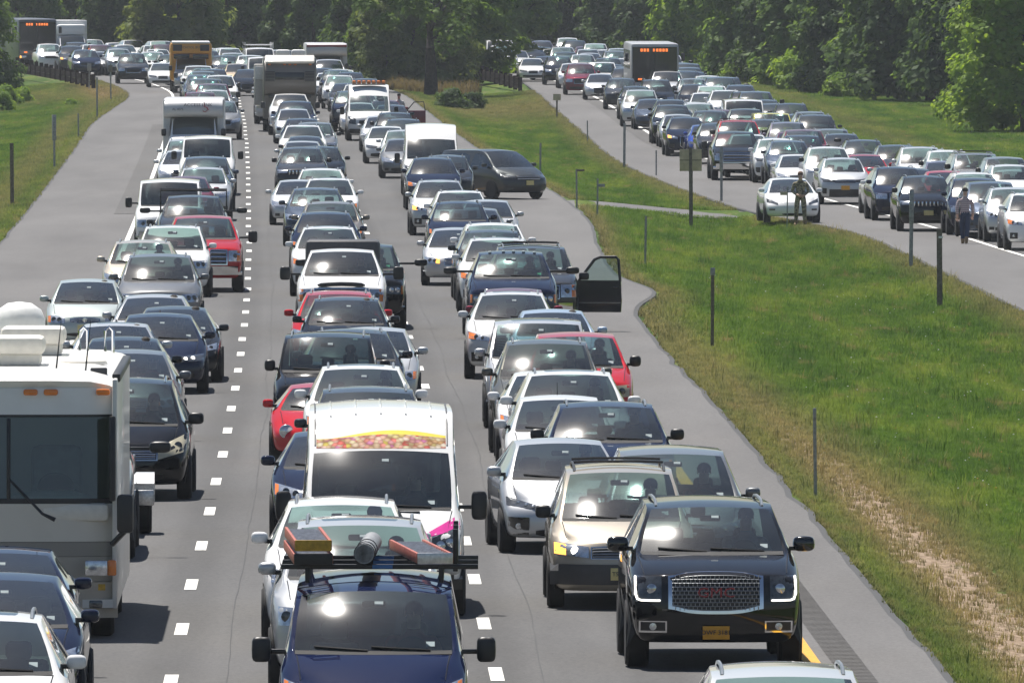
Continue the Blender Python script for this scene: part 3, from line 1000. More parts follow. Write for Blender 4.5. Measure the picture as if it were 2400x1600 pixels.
            for k in range(nb + 1):
                x = -w + 2 * w * k / nb
                bars.box((x, F.y(x, (z0 + z1) / 2) - 0.022, (z0 + z1) / 2), (2 * w / nb * 0.45, 0.03, z1 - z0), 0.006)
        if bars.v: pr.add('grille_bars', bars, gr.get('bmat', 'chrome'), parent=gi, far=560, paint=(True if gr.get('bmat') == 'car_paint' else False))
        if gr.get('badge', True):
            x, z = 0, (z0 + z1) / 2
            mb = MB().lathe([(0.0, 0.055), (-0.012, 0.05), (-0.014, 0)], 'y', (0, F.y(0, z) - 0.032, z), 14)
            pr.add('badge', mb, 'chrome', far=450)
    # lower intake, fog recesses, valance
    lw = face.get('intake')
    if lw:
        mb = MB(); F.patch(mb, -lw['w'] * hw, lw['w'] * hw, lambda x: lw['z0'] + 0.03 * (abs(x) / (lw['w'] * hw)) ** 4, lambda x: lw['z1'] - 0.02 * (abs(x) / (lw['w'] * hw)) ** 4, 12, 2, 0.014, 0.05)
        pr.add('lower_intake', mb, 'grille_dark', far=900)
    fg = face.get('fog')
    if fg:
        for sx in (-1, 1):
            if fg.get('frame'):
                mb = MB(); F.patch(mb, sx * (fg['x0'] * hw - .02), sx * (fg['x1'] * hw + .02), fg['z0'] - .022, fg['z1'] + .014, 4, 2, 0.010, 0.05)
                pr.add('fog_light_frame', mb, 'chrome', far=600)
            mb = MB(); F.patch(mb, sx * fg['x0'] * hw, sx * fg['x1'] * hw, fg['z0'], fg['z1'], 4, 2, 0.015, 0.05)
            fi = pr.add('fog_light_recess', mb, fg.get('mat', 'black_trim'), far=600)
            xm = (fg['x0'] + fg['x1']) / 2 * hw; zm = (fg['z0'] + fg['z1']) / 2
            mb = MB().lathe([(0, 0.045), (-0.01, 0.042), (-0.012, 0)], 'y', (sx * xm, F.y(sx * xm, zm) - 0.02, zm), 12)
            pr.add('fog_light', mb, 'headlight_reflector', parent=fi, far=420)
    bp = face.get('bumper')
    if bp:
        mb = MB(); F.patch(mb, -bp.get('w', 0.97) * hw, bp.get('w', 0.97) * hw, bp['z0'], bp['z1'], 18, 3, bp.get('off', 0.03), 0.08)
        pr.add('bumper', mb, bp.get('mat', 'black_trim'), paint=(True if bp.get('mat') == 'car_paint' else False))
    # plate
    pz = face.get('plate')
    if pz:
        yy = F.y(0, pz) - 0.045
        mb = MB().box((0, yy, pz), (0.31, 0.012, 0.155), 0.004)
        pr.add('license_plate', mb, face.get('pmat', 'plate_yellow'), far=520)
    # wheels
    r = P.get('wr_', 0.335); tw = P.get('tw', 0.22)
    fa = P.get('fa', 0.88); wb = P.get('wb', P['L'] * 0.595)
    t, rim = wheel_meshes(r, tw)
    tm, rm = t.mesh('tyre', True, 30), rim.mesh('rim', True, 30)
    for yy in (fa, fa + wb):
        for sx in (-1, 1):
            wi = pr.add('wheel', tm, 'tyre_rubber', loc=(sx * (hw - tw / 2 + 0.012), yy, r))
            pr.add('rim', rm, P.get('rim', 'rim_alloy'), parent=wi, far=480)
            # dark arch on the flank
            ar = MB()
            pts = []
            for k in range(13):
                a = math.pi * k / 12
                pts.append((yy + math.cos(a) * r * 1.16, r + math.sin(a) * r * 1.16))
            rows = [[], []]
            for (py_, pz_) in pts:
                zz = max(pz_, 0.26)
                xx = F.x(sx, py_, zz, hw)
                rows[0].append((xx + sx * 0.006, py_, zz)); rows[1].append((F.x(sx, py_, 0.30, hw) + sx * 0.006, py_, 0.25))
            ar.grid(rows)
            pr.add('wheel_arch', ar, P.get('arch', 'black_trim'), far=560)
    # mirrors
    mr = face.get('mirror', {})
    mx = abs(F.x(1, yc + 0.42, zcow + 0.06, hw)) - 0.03
    for sx in (-1, 1):
        a, c = mirror_mb(sx, mx + mr.get('arm', 0.05), yc + 0.36, zcow + mr.get('up', 0.10), mr.get('w', 0.20), mr.get('h', 0.14), mr.get('d', 0.12))
        mi = pr.add('side_mirror', a, mr.get('mat', 'car_paint'), paint=(mr.get('mat', 'car_paint') == 'car_paint'))
        if mr.get('arm', 0.05) > 0.1:
            c = MB().box((sx * (mx + mr['arm'] / 2 - 0.02), yc + 0.38, zcow + mr.get('up', 0.1) - 0.02), (mr['arm'] + 0.12, 0.06, 0.05), 0.015)
        pr.add('mirror_arm', c, 'black_trim', parent=mi, far=430)
    # wipers resting at the foot of the glass
    wp = MB()
    for x0, x1 in ((-hw * 0.62, -hw * 0.06), (-hw * 0.02, hw * 0.60)):
        pts = []
        for q in range(6):
            x = x0 + (x1 - x0) * q / 5
            z = zcow + 0.035 + 0.035 * (1 - q / 5)
            pts.append((x, F.y(x, z) - 0.02, z))
        w1 = MB().tube(pts, 0.012, 5)
        pr.add('wiper', w1, 'black_trim', far=330)
    cw = MB()
    rows = [[], []]
    for q in range(9):
        x = P.get('wcow', 0.86) * hw * 0.93 * (q / 4 - 1)
        for r_, z in ((0, zcow - 0.004), (1, zcow + 0.030)):
            rows[r_].append((x, F.y(x, z) - 0.006, z))
    cw.grid(rows)
    pr.add('cowl_strip', cw, 'tyre_rubber', far=420)
    hz = P.get('whood', .80) * hw
    for sx in (-1, 1):
        pts = []
        for q in range(7):
            yy = P.get('nose', .3) + 0.16 + (yc - 0.10 - P.get('nose', .3) - 0.16) * q / 6
            x = sx * hz * (0.95 + 0.06 * q / 6)
            pts.append((x, yy, F.z(x, yy) + 0.001))
        pr.add('bonnet_seam', MB().tube(pts, 0.006, 4), 'grille_dark', far=300)
    # roof fittings
    rl = P.get('rails')
    if rl:
        ya, yb_ = yh + 0.28, P['rr'][0] - 0.10
        for sx in (-1, 1):
            x = sx * P['wr'] * 0.90
            pts = [(x, ya - 0.05, F.z(x, ya) - 0.01), (x, ya + 0.20, F.z(x, ya + 0.2) + 0.030)]
            pts += [(x, ya + (yb_ - ya) * q, F.z(x, ya + (yb_ - ya) * q) + 0.042) for q in (0.3, 0.5, 0.7)]
            pts += [(x, yb_ - 0.20, F.z(x, yb_ - 0.2) + 0.030), (x, yb_ + 0.05, F.z(x, yb_) - 0.01)]
            pr.add('roof_rail', MB().tube(pts, 0.019, 6), rl, far=760)
        if P.get('crossbars'):
            for yy in (ya + 0.45, yb_ - 0.4):
                x = P['wr'] * 0.9
                z = F.z(x, yy) + 0.075
                pr.add('crossbar', MB().tube([(-x, yy, z), (-x * .5, yy, z + 0.012), (x * .5, yy, z + 0.012), (x, yy, z)], 0.018, 6), 'black_trim', far=700)
    if P.get('ant'):
        z = F.z(0.0, P['ant'])
        pr.add('antenna', MB().tube([(0, P['ant'], z - 0.01), (0, P['ant'] + 0.06, z + 0.20)], [0.010, 0.004], 5), 'black_trim', far=260)
    fin = P.get('fin')
    if fin:
        z = F.z(0, fin)
        pr.add('antenna_fin', MB().add([(-0.02, fin, z - .01), (0.02, fin, z - .01), (0.01, fin + .14, z + .06), (-0.01, fin + .14, z + .06), (0.02, fin + .18, z - .01), (-0.02, fin + .18, z - .01)], [(0, 1, 2, 3), (3, 2, 4, 5), (0, 3, 5), (1, 4, 2)]), 'black_gloss', far=330)
    # inspection stickers on the glass
    sp = MB()
    x, z = hw * 0.60, zcow + 0.09
    sp.box((x, F.y(x, z) - 0.006, z), (0.085, 0.004, 0.055), 0, Matrix.Rotation(R(-35), 3, 'X'))
    pr.add('inspection_sticker', sp, P.get('sticker', 'sticker_white'), far=340)
    tb = MB(); z = zh - 0.11
    tb.box((0.05, F.y(0.05, z) - 0.004, z), (0.085, 0.004, 0.045), 0, Matrix.Rotation(R(-35), 3, 'X'))
    pr.add('toll_tag', tb, 'sticker_white', far=360)
    return pr

# proportions -----------------------------------------------------------------------------------------
def sedan(**k):
    P = dict(L=4.75, W=1.82, zf=0.74, cow=(1.20, 0.97), hdr=(2.02, 1.40), rr=(3.42, 1.38), bl=(4.15, 1.06), tail=1.02, wr=0.555, belt=0.95, nose=0.34, fa=0.90, wb=2.75, wr_=0.325, zc=0.22)
    P.update(k); return P
def suv(**k):
    P = dict(L=4.65, W=1.87, zf=0.93, cow=(1.15, 1.16), hdr=(1.86, 1.63), rr=(4.15, 1.62), bl=(4.48, 1.15), tail=1.10, wr=0.60, belt=1.12, nose=0.28, fa=0.90, wb=2.70, wr_=0.355, zc=0.26, rails='satin_metal')
    P.update(k); return P
def big_suv(**k):
    P = dict(L=5.20, W=2.02, zf=1.12, cow=(1.32, 1.30), hdr=(2.02, 1.82), rr=(4.85, 1.82), bl=(5.08, 1.30), tail=1.22, wr=0.69, belt=1.25, nose=0.16, fa=0.98, wb=2.95, wr_=0.40, tw=0.27, zc=0.32, rails='satin_metal', fw=0.95, whood=0.86, wcow=0.88)
    P.update(k); return P
def minivan(**k):
    P = dict(L=5.05, W=1.94, zf=0.86, cow=(0.98, 1.10), hdr=(1.86, 1.68), rr=(4.55, 1.68), bl=(4.92, 1.15), tail=1.05, wr=0.64, belt=1.06, nose=0.32, fa=0.98, wb=2.95, wr_=0.335, zc=0.24)
    P.update(k); return P
def pickup(**k):
    P = dict(L=5.75, W=2.0, zf=1.13, cow=(1.42, 1.32), hdr=(2.14, 1.84), rr=(3.85, 1.82), bl=(4.02, 1.32), tail=1.32, wr=0.66, belt=1.27, nose=0.15, fa=0.98, wb=3.65, wr_=0.405, tw=0.27, zc=0.36, fw=0.95, whood=0.85, wcow=0.88, bp=2.85)
    P.update(k); return P
def cargo_van(**k):
    P = dict(L=5.5, W=2.0, zf=1.05, cow=(0.85, 1.32), hdr=(1.50, 2.00), rr=(5.25, 2.02), bl=(5.40, 1.30), tail=1.2, wr=0.80, belt=1.26, nose=0.14, fa=0.80, wb=3.5, wr_=0.37, tw=0.24, zc=0.30, fw=0.95, whood=0.84, wcow=0.88, two=True, crown=0.06, rglass='privacy_glass')
    P.update(k); return P

PROTO = {}
def swept(x0=.46, x1=.93, a0=.58, a1=.70, b0=.64, b1=.80, **k):
    d = dict(kind='patch', x0=x0, x1=x1, a0=a0, a1=a1, b0=b0, b1=b1, proj=(0.3, 0.62), amber=(0.87, 0.99)); d.update(k); return d
def build_protos():
    A = PROTO
    A['sedan_a'] = make_car('sedan', 'sedan', sedan(light_dash=True), dict(lamp=swept(), grille=dict(w=.40, z0=.53, z1=.68, style='bars', n=4, frame=0.012), intake=dict(w=.55, z0=.27, z1=.40), plate=.46, fog=dict(x0=.66, x1=.82, z0=.30, z1=.39)))
    A['sedan_b'] = make_car('sedan', 'sedan', sedan(L=4.55, W=1.72, hdr=(1.95, 1.43), cow=(1.10, 0.98), wr=.55, zf=.76, nose=.26, light_dash=True, seat='seat_grey', ant=3.2), dict(lamp=swept(.50, .95, .58, .73, .60, .75, amber=(.80, .98)), grille=dict(w=.36, z0=.60, z1=.70, style='bars', n=3, frame=0.014, arch=0.03, dip=0.03), intake=dict(w=.45, z0=.30, z1=.38), plate=.47))
    A['sedan_c'] = make_car('sedan', 'sedan', sedan(W=1.81, zf=.72, sunroof=True, fin=3.2), dict(lamp=swept(.42, .92, .60, .70, .62, .75, amber=None, proj=(.25, .55), mat='headlight_dark', lens='headlight_reflector'), grille=dict(w=.30, z0=.52, z1=.68, style='slots', n=12, frame=0.014, bmat='black_gloss'), intake=dict(w=.72, z0=.27, z1=.42), plate=.36))
    A['sedan_d'] = make_car('sedan', 'sedan', sedan(seat='seat_grey', L=4.9, W=1.85, hdr=(2.1, 1.42), zf=.75), dict(lamp=swept(.52, .95, .60, .69, .68, .80, amber=None), grille=dict(w=.42, z0=.34, z1=.70, style='bars', n=7, frame=0.015, bmat='satin_metal', dip=.08), intake=dict(w=.62, z0=.25, z1=.32), plate=.40))
    A['sedan_e'] = make_car('sedan', 'sedan', sedan(L=4.6, W=1.83, hdr=(1.98, 1.43), cow=(1.1, .99), zf=.78, seat='seat_grey'), dict(lamp=swept(.50, .93, .58, .72, .60, .76, amber=(.0, .25), afar=1200), grille=dict(w=.34, z0=.55, z1=.72, style='bars', n=5, frame=.018), bumper=dict(z0=.38, z1=.52, mat='car_paint'), plate=.45))
    A['wedge'] = make_car('sedan', 'sedan', sedan(L=4.65, W=1.76, hdr=(1.85, 1.44), cow=(0.98, .98), rr=(3.3, 1.42), bl=(4.35, 1.12), zf=.70, nose=.42, wr_=.31), dict(lamp=swept(.44, .92, .60, .655, .66, .77, proj=(.2, .4, .62), amber=None, mat='headlight_dark', lens='headlight_reflector'), grille=dict(w=.10, z0=.60, z1=.655, style='none', badge=True), intake=dict(w=.50, z0=.24, z1=.34), fog=dict(x0=.60, x1=.90, z0=.26, z1=.50, mat='black_gloss')))
    A['electric'] = make_car('sedan', 'sedan', sedan(L=4.7, W=1.85, hdr=(1.95, 1.40), cow=(1.0, .96), zf=.70, nose=.36, sunroof=True), dict(lamp=swept(.55, .93, .60, .66, .68, .80, amber=None, mat='headlight_dark', lens='headlight_reflector'), intake=dict(w=.42, z0=.25, z1=.32), fog=dict(x0=.66, x1=.86, z0=.42, z1=.47, mat='black_gloss')))
    A['roadster'] = make_car('convertible', 'convertible', sedan(L=4.35, W=1.78, zf=.66, cow=(1.22, .88), hdr=(1.75, 1.24), rr=(2.6, 1.24), bl=(3.2, .95), tail=.92, wr=.52, belt=.86, nose=.40, wr_=.32), dict(lamp=dict(kind='round', x=.70, z=.56, r=.115, mat='headlight_reflector'), intake=dict(w=.45, z0=.24, z1=.33), mirror=dict(w=.18)))
    # crossovers
    A['suv_a'] = make_car('suv', 'sport utility car', suv(light_dash=True), dict(lamp=swept(.50, .94, .74, .88, .80, .96, amber=None), grille=dict(w=.46, z0=.66, z1=.86, style='bars', n=4, frame=.014), intake=dict(w=.66, z0=.34, z1=.48), plate=.57, fog=dict(x0=.70, x1=.86, z0=.38, z1=.48)))
    A['suv_b'] = make_car('suv', 'sport utility car', suv(L=4.75, W=1.89, hdr=(1.95, 1.64), nose=.34, wr=.59, rr=(4.05, 1.6), sunroof=True), dict(lamp=swept(.48, .94, .76, .84, .80, .95, proj=(.3, .6), amber=(.62, .95), afar=1200), grille=dict(w=.34, z0=.36, z1=.86, style='bars', n=9, frame=.02, dip=.1, bmat='satin_metal'), intake=dict(w=.28, z0=.30, z1=.36), fog=dict(x0=.62, x1=.86, z0=.36, z1=.54), plate=.58))
    A['suv_c'] = make_car('suv', 'sport utility car', suv(zf=.96, rails='black_trim'), dict(lamp=swept(.40, .93, .82, .90, .84, .97, mat='headlight_dark', lens='headlight_reflector'), grille=dict(w=.40, z0=.80, z1=.90, style='bars', n=2), bumper=dict(z0=.30, z1=.56, mat='black_trim', w=.62, off=.025), plate=.62, pmat='plate_gold', fog=dict(x0=.72, x1=.90, z0=.40, z1=.60)))
    A['suv_d'] = make_car('suv', 'sport utility car', suv(L=4.82, W=1.93, hdr=(2.0, 1.70), zf=1.0, cow=(1.25, 1.2), nose=.2, wr=.62, fw=.95, whood=.84), dict(lamp=swept(.54, .92, .86, .97, .86, .98, proj=(.5,)), grille=dict(w=.46, z0=.80, z1=.96, style='slots', n=7, bmat='chrome', badge=False), intake=dict(w=.7, z0=.36, z1=.52), plate=.6, mirror=dict(mat='black_trim', h=.17)))
    A['suv_e'] = make_car('suv', 'sport utility car', suv(L=5.05, W=1.95, hdr=(2.02, 1.74), zf=1.0, cow=(1.25, 1.19), wr=.64, nose=.3, rr=(4.5, 1.72), bl=(4.9, 1.2), sunroof=True), dict(lamp=swept(.52, .95, .74, .92, .74, .94, proj=(.35, .65), amber=None), grille=dict(w=.42, z0=.66, z1=.92, style='bars', n=3, frame=.016), intake=dict(w=.7, z0=.34, z1=.48), plate=.56))
    A['boxy'] = make_car('suv', 'boxy sport utility car', suv(L=4.85, W=1.93, hdr=(1.86, 1.76), cow=(1.25, 1.17), rr=(4.65, 1.76), bl=(4.78, 1.2), wr=.72, nose=.14, zf=1.0, fw=.95, whood=.86, wcow=.90, rails=None, sunroof=True), dict(lamp=dict(kind='patch', x0=.56, x1=.90, a0=.78, a1=.94, b0=.78, b1=.94, amber=(.7, .98)), grille=dict(w=.50, z0=.74, z1=.94, style='bars', n=3, bmat='satin_metal'), intake=dict(w=.6, z0=.36, z1=.5), bumper=dict(z0=.46, z1=.62, mat='black_trim'), plate=.54))
    A['jeep'] = make_car('suv', 'boxy sport utility car', suv(L=4.5, W=1.84, hdr=(1.80, 1.76), cow=(1.25, 1.20), rr=(4.2, 1.76), bl=(4.42, 1.2), wr=.68, nose=.12, zf=1.04, fw=.93, whood=.80, wcow=.90, wr_=.37, zc=.34), dict(lamp=dict(kind='round', x=.60, z=.86, r=.115, mat='headlight_reflector'), grille=dict(w=.36, z0=.74, z1=.96, style='slots', n=7, bmat='black_gloss', badge=False), bumper=dict(z0=.42, z1=.64, mat='black_trim', off=.10), plate=.5, mirror=dict(mat='black_trim', h=.19, w=.19)))
    A['suv_full'] = make_car('suv', 'full-size sport utility car', big_suv(crossbars=True), dict(lamp=swept(.60, .94, .78, 1.06, .78, 1.06, proj=(.4,), amber=(.72, .98)), grille=dict(w=.56, z0=.76, z1=1.04, style='bars', n=2, frame=.016), bumper=dict(z0=.44, z1=.66, mat='chrome'), plate=.54, mirror=dict(mat='black_trim', h=.20, w=.24)))
    yk = dict(kind='patch', x0=.62, x1=.92, a0=.80, a1=1.09, b0=.80, b1=1.09, proj=(.38,), amber=None, mat='headlight_dark', lens='headlight_reflector', drl=[(.98, .97), (.99, .75), (.99, .30), (.92, .10), (.78, .05), (.40, .04), (.06, .04)], drlr=.013)
    A['yukon'] = make_car('suv', 'full-size sport utility car', big_suv(sticker='sticker_white', light_dash=False), dict(lamp=yk, grille=dict(w=.50, z0=.70, z1=1.10, style='mesh', n=9, nc=20, frame=.045, arch=.05, dip=.06, badge=False, bmat='satin_metal'), fog=dict(x0=.58, x1=.86, z0=.46, z1=.56, frame=True), plate=.44, pmat='plate_gold', mirror=dict(mat='black_gloss', h=.18, w=.26)))
    # people carriers
    A['minivan_a'] = make_car('minivan', 'minivan', minivan(W=1.87, rails='black_trim', crossbars=True, light_dash=True, seat='seat_grey', zf=.88), dict(lamp=swept(.46, .93, .66, .80, .70, .86, proj=(.4,), amber=(.66, .99)), grille=dict(w=.42, z0=.66, z1=.80, style='bars', n=4, frame=.012, bmat='satin_metal'), bumper=dict(z0=.32, z1=.58, mat='grey_trim', w=.98), plate=.46, mirror=dict(mat='black_trim', h=.17)))
    A['minivan_b'] = make_car('minivan', 'minivan', minivan(W=1.98), dict(lamp=swept(.50, .95, .72, .80, .78, .90, mat='headlight_dark', lens='headlight_reflector'), grille=dict(w=.48, z0=.68, z1=.84, style='bars', n=2, bmat='rim_alloy', br=.024), intake=dict(w=.62, z0=.30, z1=.44), plate=.58, fog=dict(x0=.70, x1=.88, z0=.42, z1=.50)))
    A['minivan_c'] = make_car('minivan', 'minivan', minivan(W=1.97, rails='chrome', hdr=(1.8, 1.72)), dict(lamp=swept(.52, .95, .62, .80, .74, 1.0, mat='headlight_hazed', amber=None, proj=(.7,)), grille=dict(w=.50, z0=.62, z1=.76, style='bars', n=4, frame=.014), intake=dict(w=.6, z0=.30, z1=.42), plate=.48, mirror=dict(mat='black_trim', h=.18, w=.24)))
    # pickups
    A['pickup_a'] = make_car('pickup_truck', 'pickup truck', pickup(light_dash=True, seat='seat_grey'), dict(lamp=dict(kind='patch', x0=.62, x1=.95, a0=.78, a1=1.06, b0=.78, b1=1.06, proj=(.5,), amber=(.66, .98), amat='amber_lens'), grille=dict(w=.57, z0=.72, z1=1.06, style='bars', n=3, frame=.03, br=.03), bumper=dict(z0=.44, z1=.66, mat='chrome'), plate=.55, mirror=dict(mat='black_trim', h=.30, w=.24, arm=.24, up=.05)), 'pickup truck')
    A['pickup_b'] = make_car('pickup_truck', 'pickup truck', pickup(bulge=.02, sticker='sticker_green'), dict(lamp=swept(.56, .94, .82, .98, .80, 1.0, proj=(.3, .65), mat='headlight_dark', lens='headlight_reflector'), grille=dict(w=.50, z0=.70, z1=1.06, style='slots', n=3, frame=.03, bmat='chrome'), bumper=dict(z0=.44, z1=.68, mat='car_paint'), plate=.55, mirror=dict(mat='black_trim', h=.16, w=.30, arm=.30, up=.16)), 'pickup truck')
    A['pickup_c'] = make_car('pickup_truck', 'pickup truck', pickup(L=5.4, W=1.88, hdr=(1.95, 1.75), cow=(1.25, 1.24), zf=1.04, belt=1.2, rr=(3.5, 1.74), bl=(3.68, 1.26), tail=1.24, wr=.61, wr_=.385, light_dash=True, seat='seat_grey'), dict(lamp=swept(.58, .95, .76, .96, .78, .98, proj=(.5,), mat='headlight_hazed', amber=None), grille=dict(w=.50, z0=.74, z1=.94, style='bars', n=2, frame=.04), bumper=dict(z0=.42, z1=.60, mat='car_paint'), plate=.5, mirror=dict(mat='black_trim', h=.19, w=.2)), 'pickup truck')
    # vans
    A['van_a'] = make_car('van', 'full-size van', cargo_van(light_dash=True, seat='seat_grey'), dict(lamp=dict(kind='patch', x0=.66, x1=.93, a0=.72, a1=.94, b0=.72, b1=.94, amber=(.55, .98), proj=(.3,)), grille=dict(w=.62, z0=.72, z1=.94, style='bars', n=5, bmat='grey_trim'), bumper=dict(z0=.42, z1=.60, mat='satin_metal'), plate=.5, mirror=dict(mat='black_trim', h=.30, w=.20, arm=.16, up=.10)), 'van')
    A['van_b'] = make_car('van', 'tall panel van', cargo_van(light_dash=True, seat='seat_grey', W=2.04, L=5.9, cow=(0.86, 1.30), hdr=(1.62, 2.00), rr=(5.7, 2.46), bl=(5.84, 1.3), rz=[2.24, 2.43, 2.46, 2.50], bp=2.3, wr=.84, nose=.20, zf=1.06, wcow=.90), dict(lamp=swept(.60, .95, .74, .98, .78, 1.12, mat='headlight_dark', lens='headlight_reflector', amber=None), grille=dict(w=.46, z0=.62, z1=.92, style='bars', n=4, bmat='grey_trim'), bumper=dict(z0=.34, z1=.54, mat='black_trim'), plate=.45, mirror=dict(mat='black_trim', h=.36, w=.20, arm=.16, up=.04)), 'van')
    A['van_c'] = make_car('van', 'small panel van', cargo_van(light_dash=True, seat='seat_grey', W=1.86, L=4.75, cow=(0.92, 1.22), hdr=(1.62, 1.80), rr=(4.55, 1.86), bl=(4.68, 1.2), wr=.72, zf=.96, belt=1.16, fa=.85, wb=3.1, wr_=.33, nose=.24, whood=.80, wcow=.89), dict(lamp=swept(.56, .94, .74, .86, .78, 1.0), grille=dict(w=.50, z0=.60, z1=.86, style='bars', n=3, frame=.02), intake=dict(w=.6, z0=.32, z1=.44), plate=.5, mirror=dict(mat='black_trim', h=.25, w=.19, arm=.16, up=.02)), 'van')
build_protos()

# ------------------------------------------------------------------ coaches, campers and other one-off vehicles
def text_mesh(s, size, extrude=0.004):
    cu = bpy.data.curves.new('lettering', 'FONT')
    cu.body, cu.size, cu.extrude, cu.align_x, cu.align_y = s, size, extrude, 'CENTER', 'CENTER'
    cu.resolution_u = 2
    o = bpy.data.objects.new('tmp_text', cu); col.objects.link(o)
    dg = bpy.context.evaluated_depsgraph_get()
    me = bpy.data.meshes.new_from_object(o.evaluated_get(dg))
    bpy.data.objects.remove(o)
    # stand it up, reading from the front of the vehicle
    me.transform(Matrix.Rotation(R(90), 4, 'X'))
    return me
def lettering(pr, part, s, size, loc, mat, parent=None, sx=1.0, far=2000):
    me = text_mesh(s, size)
    me.transform(Matrix.Diagonal((sx, 1, 1, 1)))
    me.materials.clear(); me.materials.append(M[mat])
    pr.parts.append((part, me, False, parent, far, loc))
    return len(pr.parts) - 1

def add_wheels(pr, hw, ys, r, tw=0.26, rim='rim_alloy'):
    t, rm_ = wheel_meshes(r, tw)
    tm, rm = t.mesh('tyre', True, 30), rm_.mesh('rim', True, 30)
    for y in ys:
        for sx in (-1, 1):
            wi = pr.add('wheel', tm, 'tyre_rubber', loc=(sx * (hw - tw / 2 - 0.02), y, r))
            pr.add('rim', rm, rim, parent=wi, far=480)

def make_coach(key, noun, W, L, H, base, color, glass_z, sign=True, lower=None, cat='bus'):
    """flat-fronted coach; base = height of the skirt"""
    pr = Proto(noun.replace(' ', '_'), noun, L, W, H, 0.25, cat)
    hw = W / 2
    b = MB().box((0, L / 2, (base + H) / 2), (W, L, H - base), 0.16)
    pr.add('body', b, 'coach_skin', color)
    g = MB(); rows = []
    for q in range(4):
        z = glass_z[0] + (glass_z[1] - glass_z[0]) * q / 3
        rows.append([(hw * 0.93 * t, -0.045 + 0.03 * t * t, z) for t in (-1, -.5, 0, .5, 1)])
    g.grid(rows, skirt=(0, 0.08, 0))
    gi = pr.add('windshield', g, 'black_gloss')
    pr.add('center_post', MB().box((0, -0.05, (glass_z[0] + glass_z[1]) / 2), (0.06, 0.03, glass_z[1] - glass_z[0] - 0.02)), 'black_trim', parent=gi)
    if sign:
        for k in range(9):
            if k == 3: continue
            pr.add('sign_segment', MB().box((-0.72 + k * 0.17, -0.055, glass_z[1] - 0.17), (0.12, 0.02, 0.16), 0.01), 'lit_sign', parent=gi)
        pr.add('marker_lamp', MB().box((-hw * 0.62, -0.055, glass_z[0] + 0.16), (0.22, 0.02, 0.10), 0.01), 'lit_sign', parent=gi)
    for sx in (-1, 1):
        pr.add('headlight', MB().box((sx * hw * 0.74, -0.015, base + 0.45), (0.42, 0.06, 0.20), 0.03), 'headlight_reflector')
        pr.add('side_mirror', MB().box((sx * (hw + 0.22), -0.15, glass_z[1] - 0.55), (0.20, 0.14, 0.46), 0.05), 'black_trim')
        for k in range(6):
            y = 1.2 + k * (L - 1.8) / 6
            pr.add('side_window', MB().box((sx * (hw + 0.002), y + (L - 1.8) / 12, (glass_z[1] + glass_z[0]) / 2 + 0.25), (0.02, (L - 1.8) / 6 - 0.10, 1.0), 0.01), 'black_gloss')
    pr.add('bumper', MB().box((0, -0.02, base + 0.14), (W * 0.98, 0.16, 0.26), 0.05), 'black_trim')
    if lower:
        pr.add('front_panel', MB().box((0, -0.008, (base + 0.3 + glass_z[0]) / 2), (W * 0.9, 0.03, glass_z[0] - base - 0.32), 0.01), 'coach_skin', lower)
    pr.add('turn_signal', MB().box((-hw * 0.88, -0.03, base + 0.45), (0.10, 0.05, 0.16), 0.02), 'lit_amber')
    add_wheels(pr, hw, (2.2, L - 2.6), 0.50)
    return pr

def from_proto(src, key, name, noun, L, W, H, cat, skip=()):
    s = PROTO[src]
    pr = Proto(name, noun, L, W, s.H, s.hy, cat)
    remap = {}
    for k, p in enumerate(s.parts):
        if p[0] in skip: continue
        remap[k] = len(pr.parts)
        pr.parts.append((p[0], p[1], p[2], remap.get(p[3]) if p[3] is not None else None, p[4], p[5]))
    pr.F, pr.P = s.F, s.P
    PROTO[key] = pr
    return pr

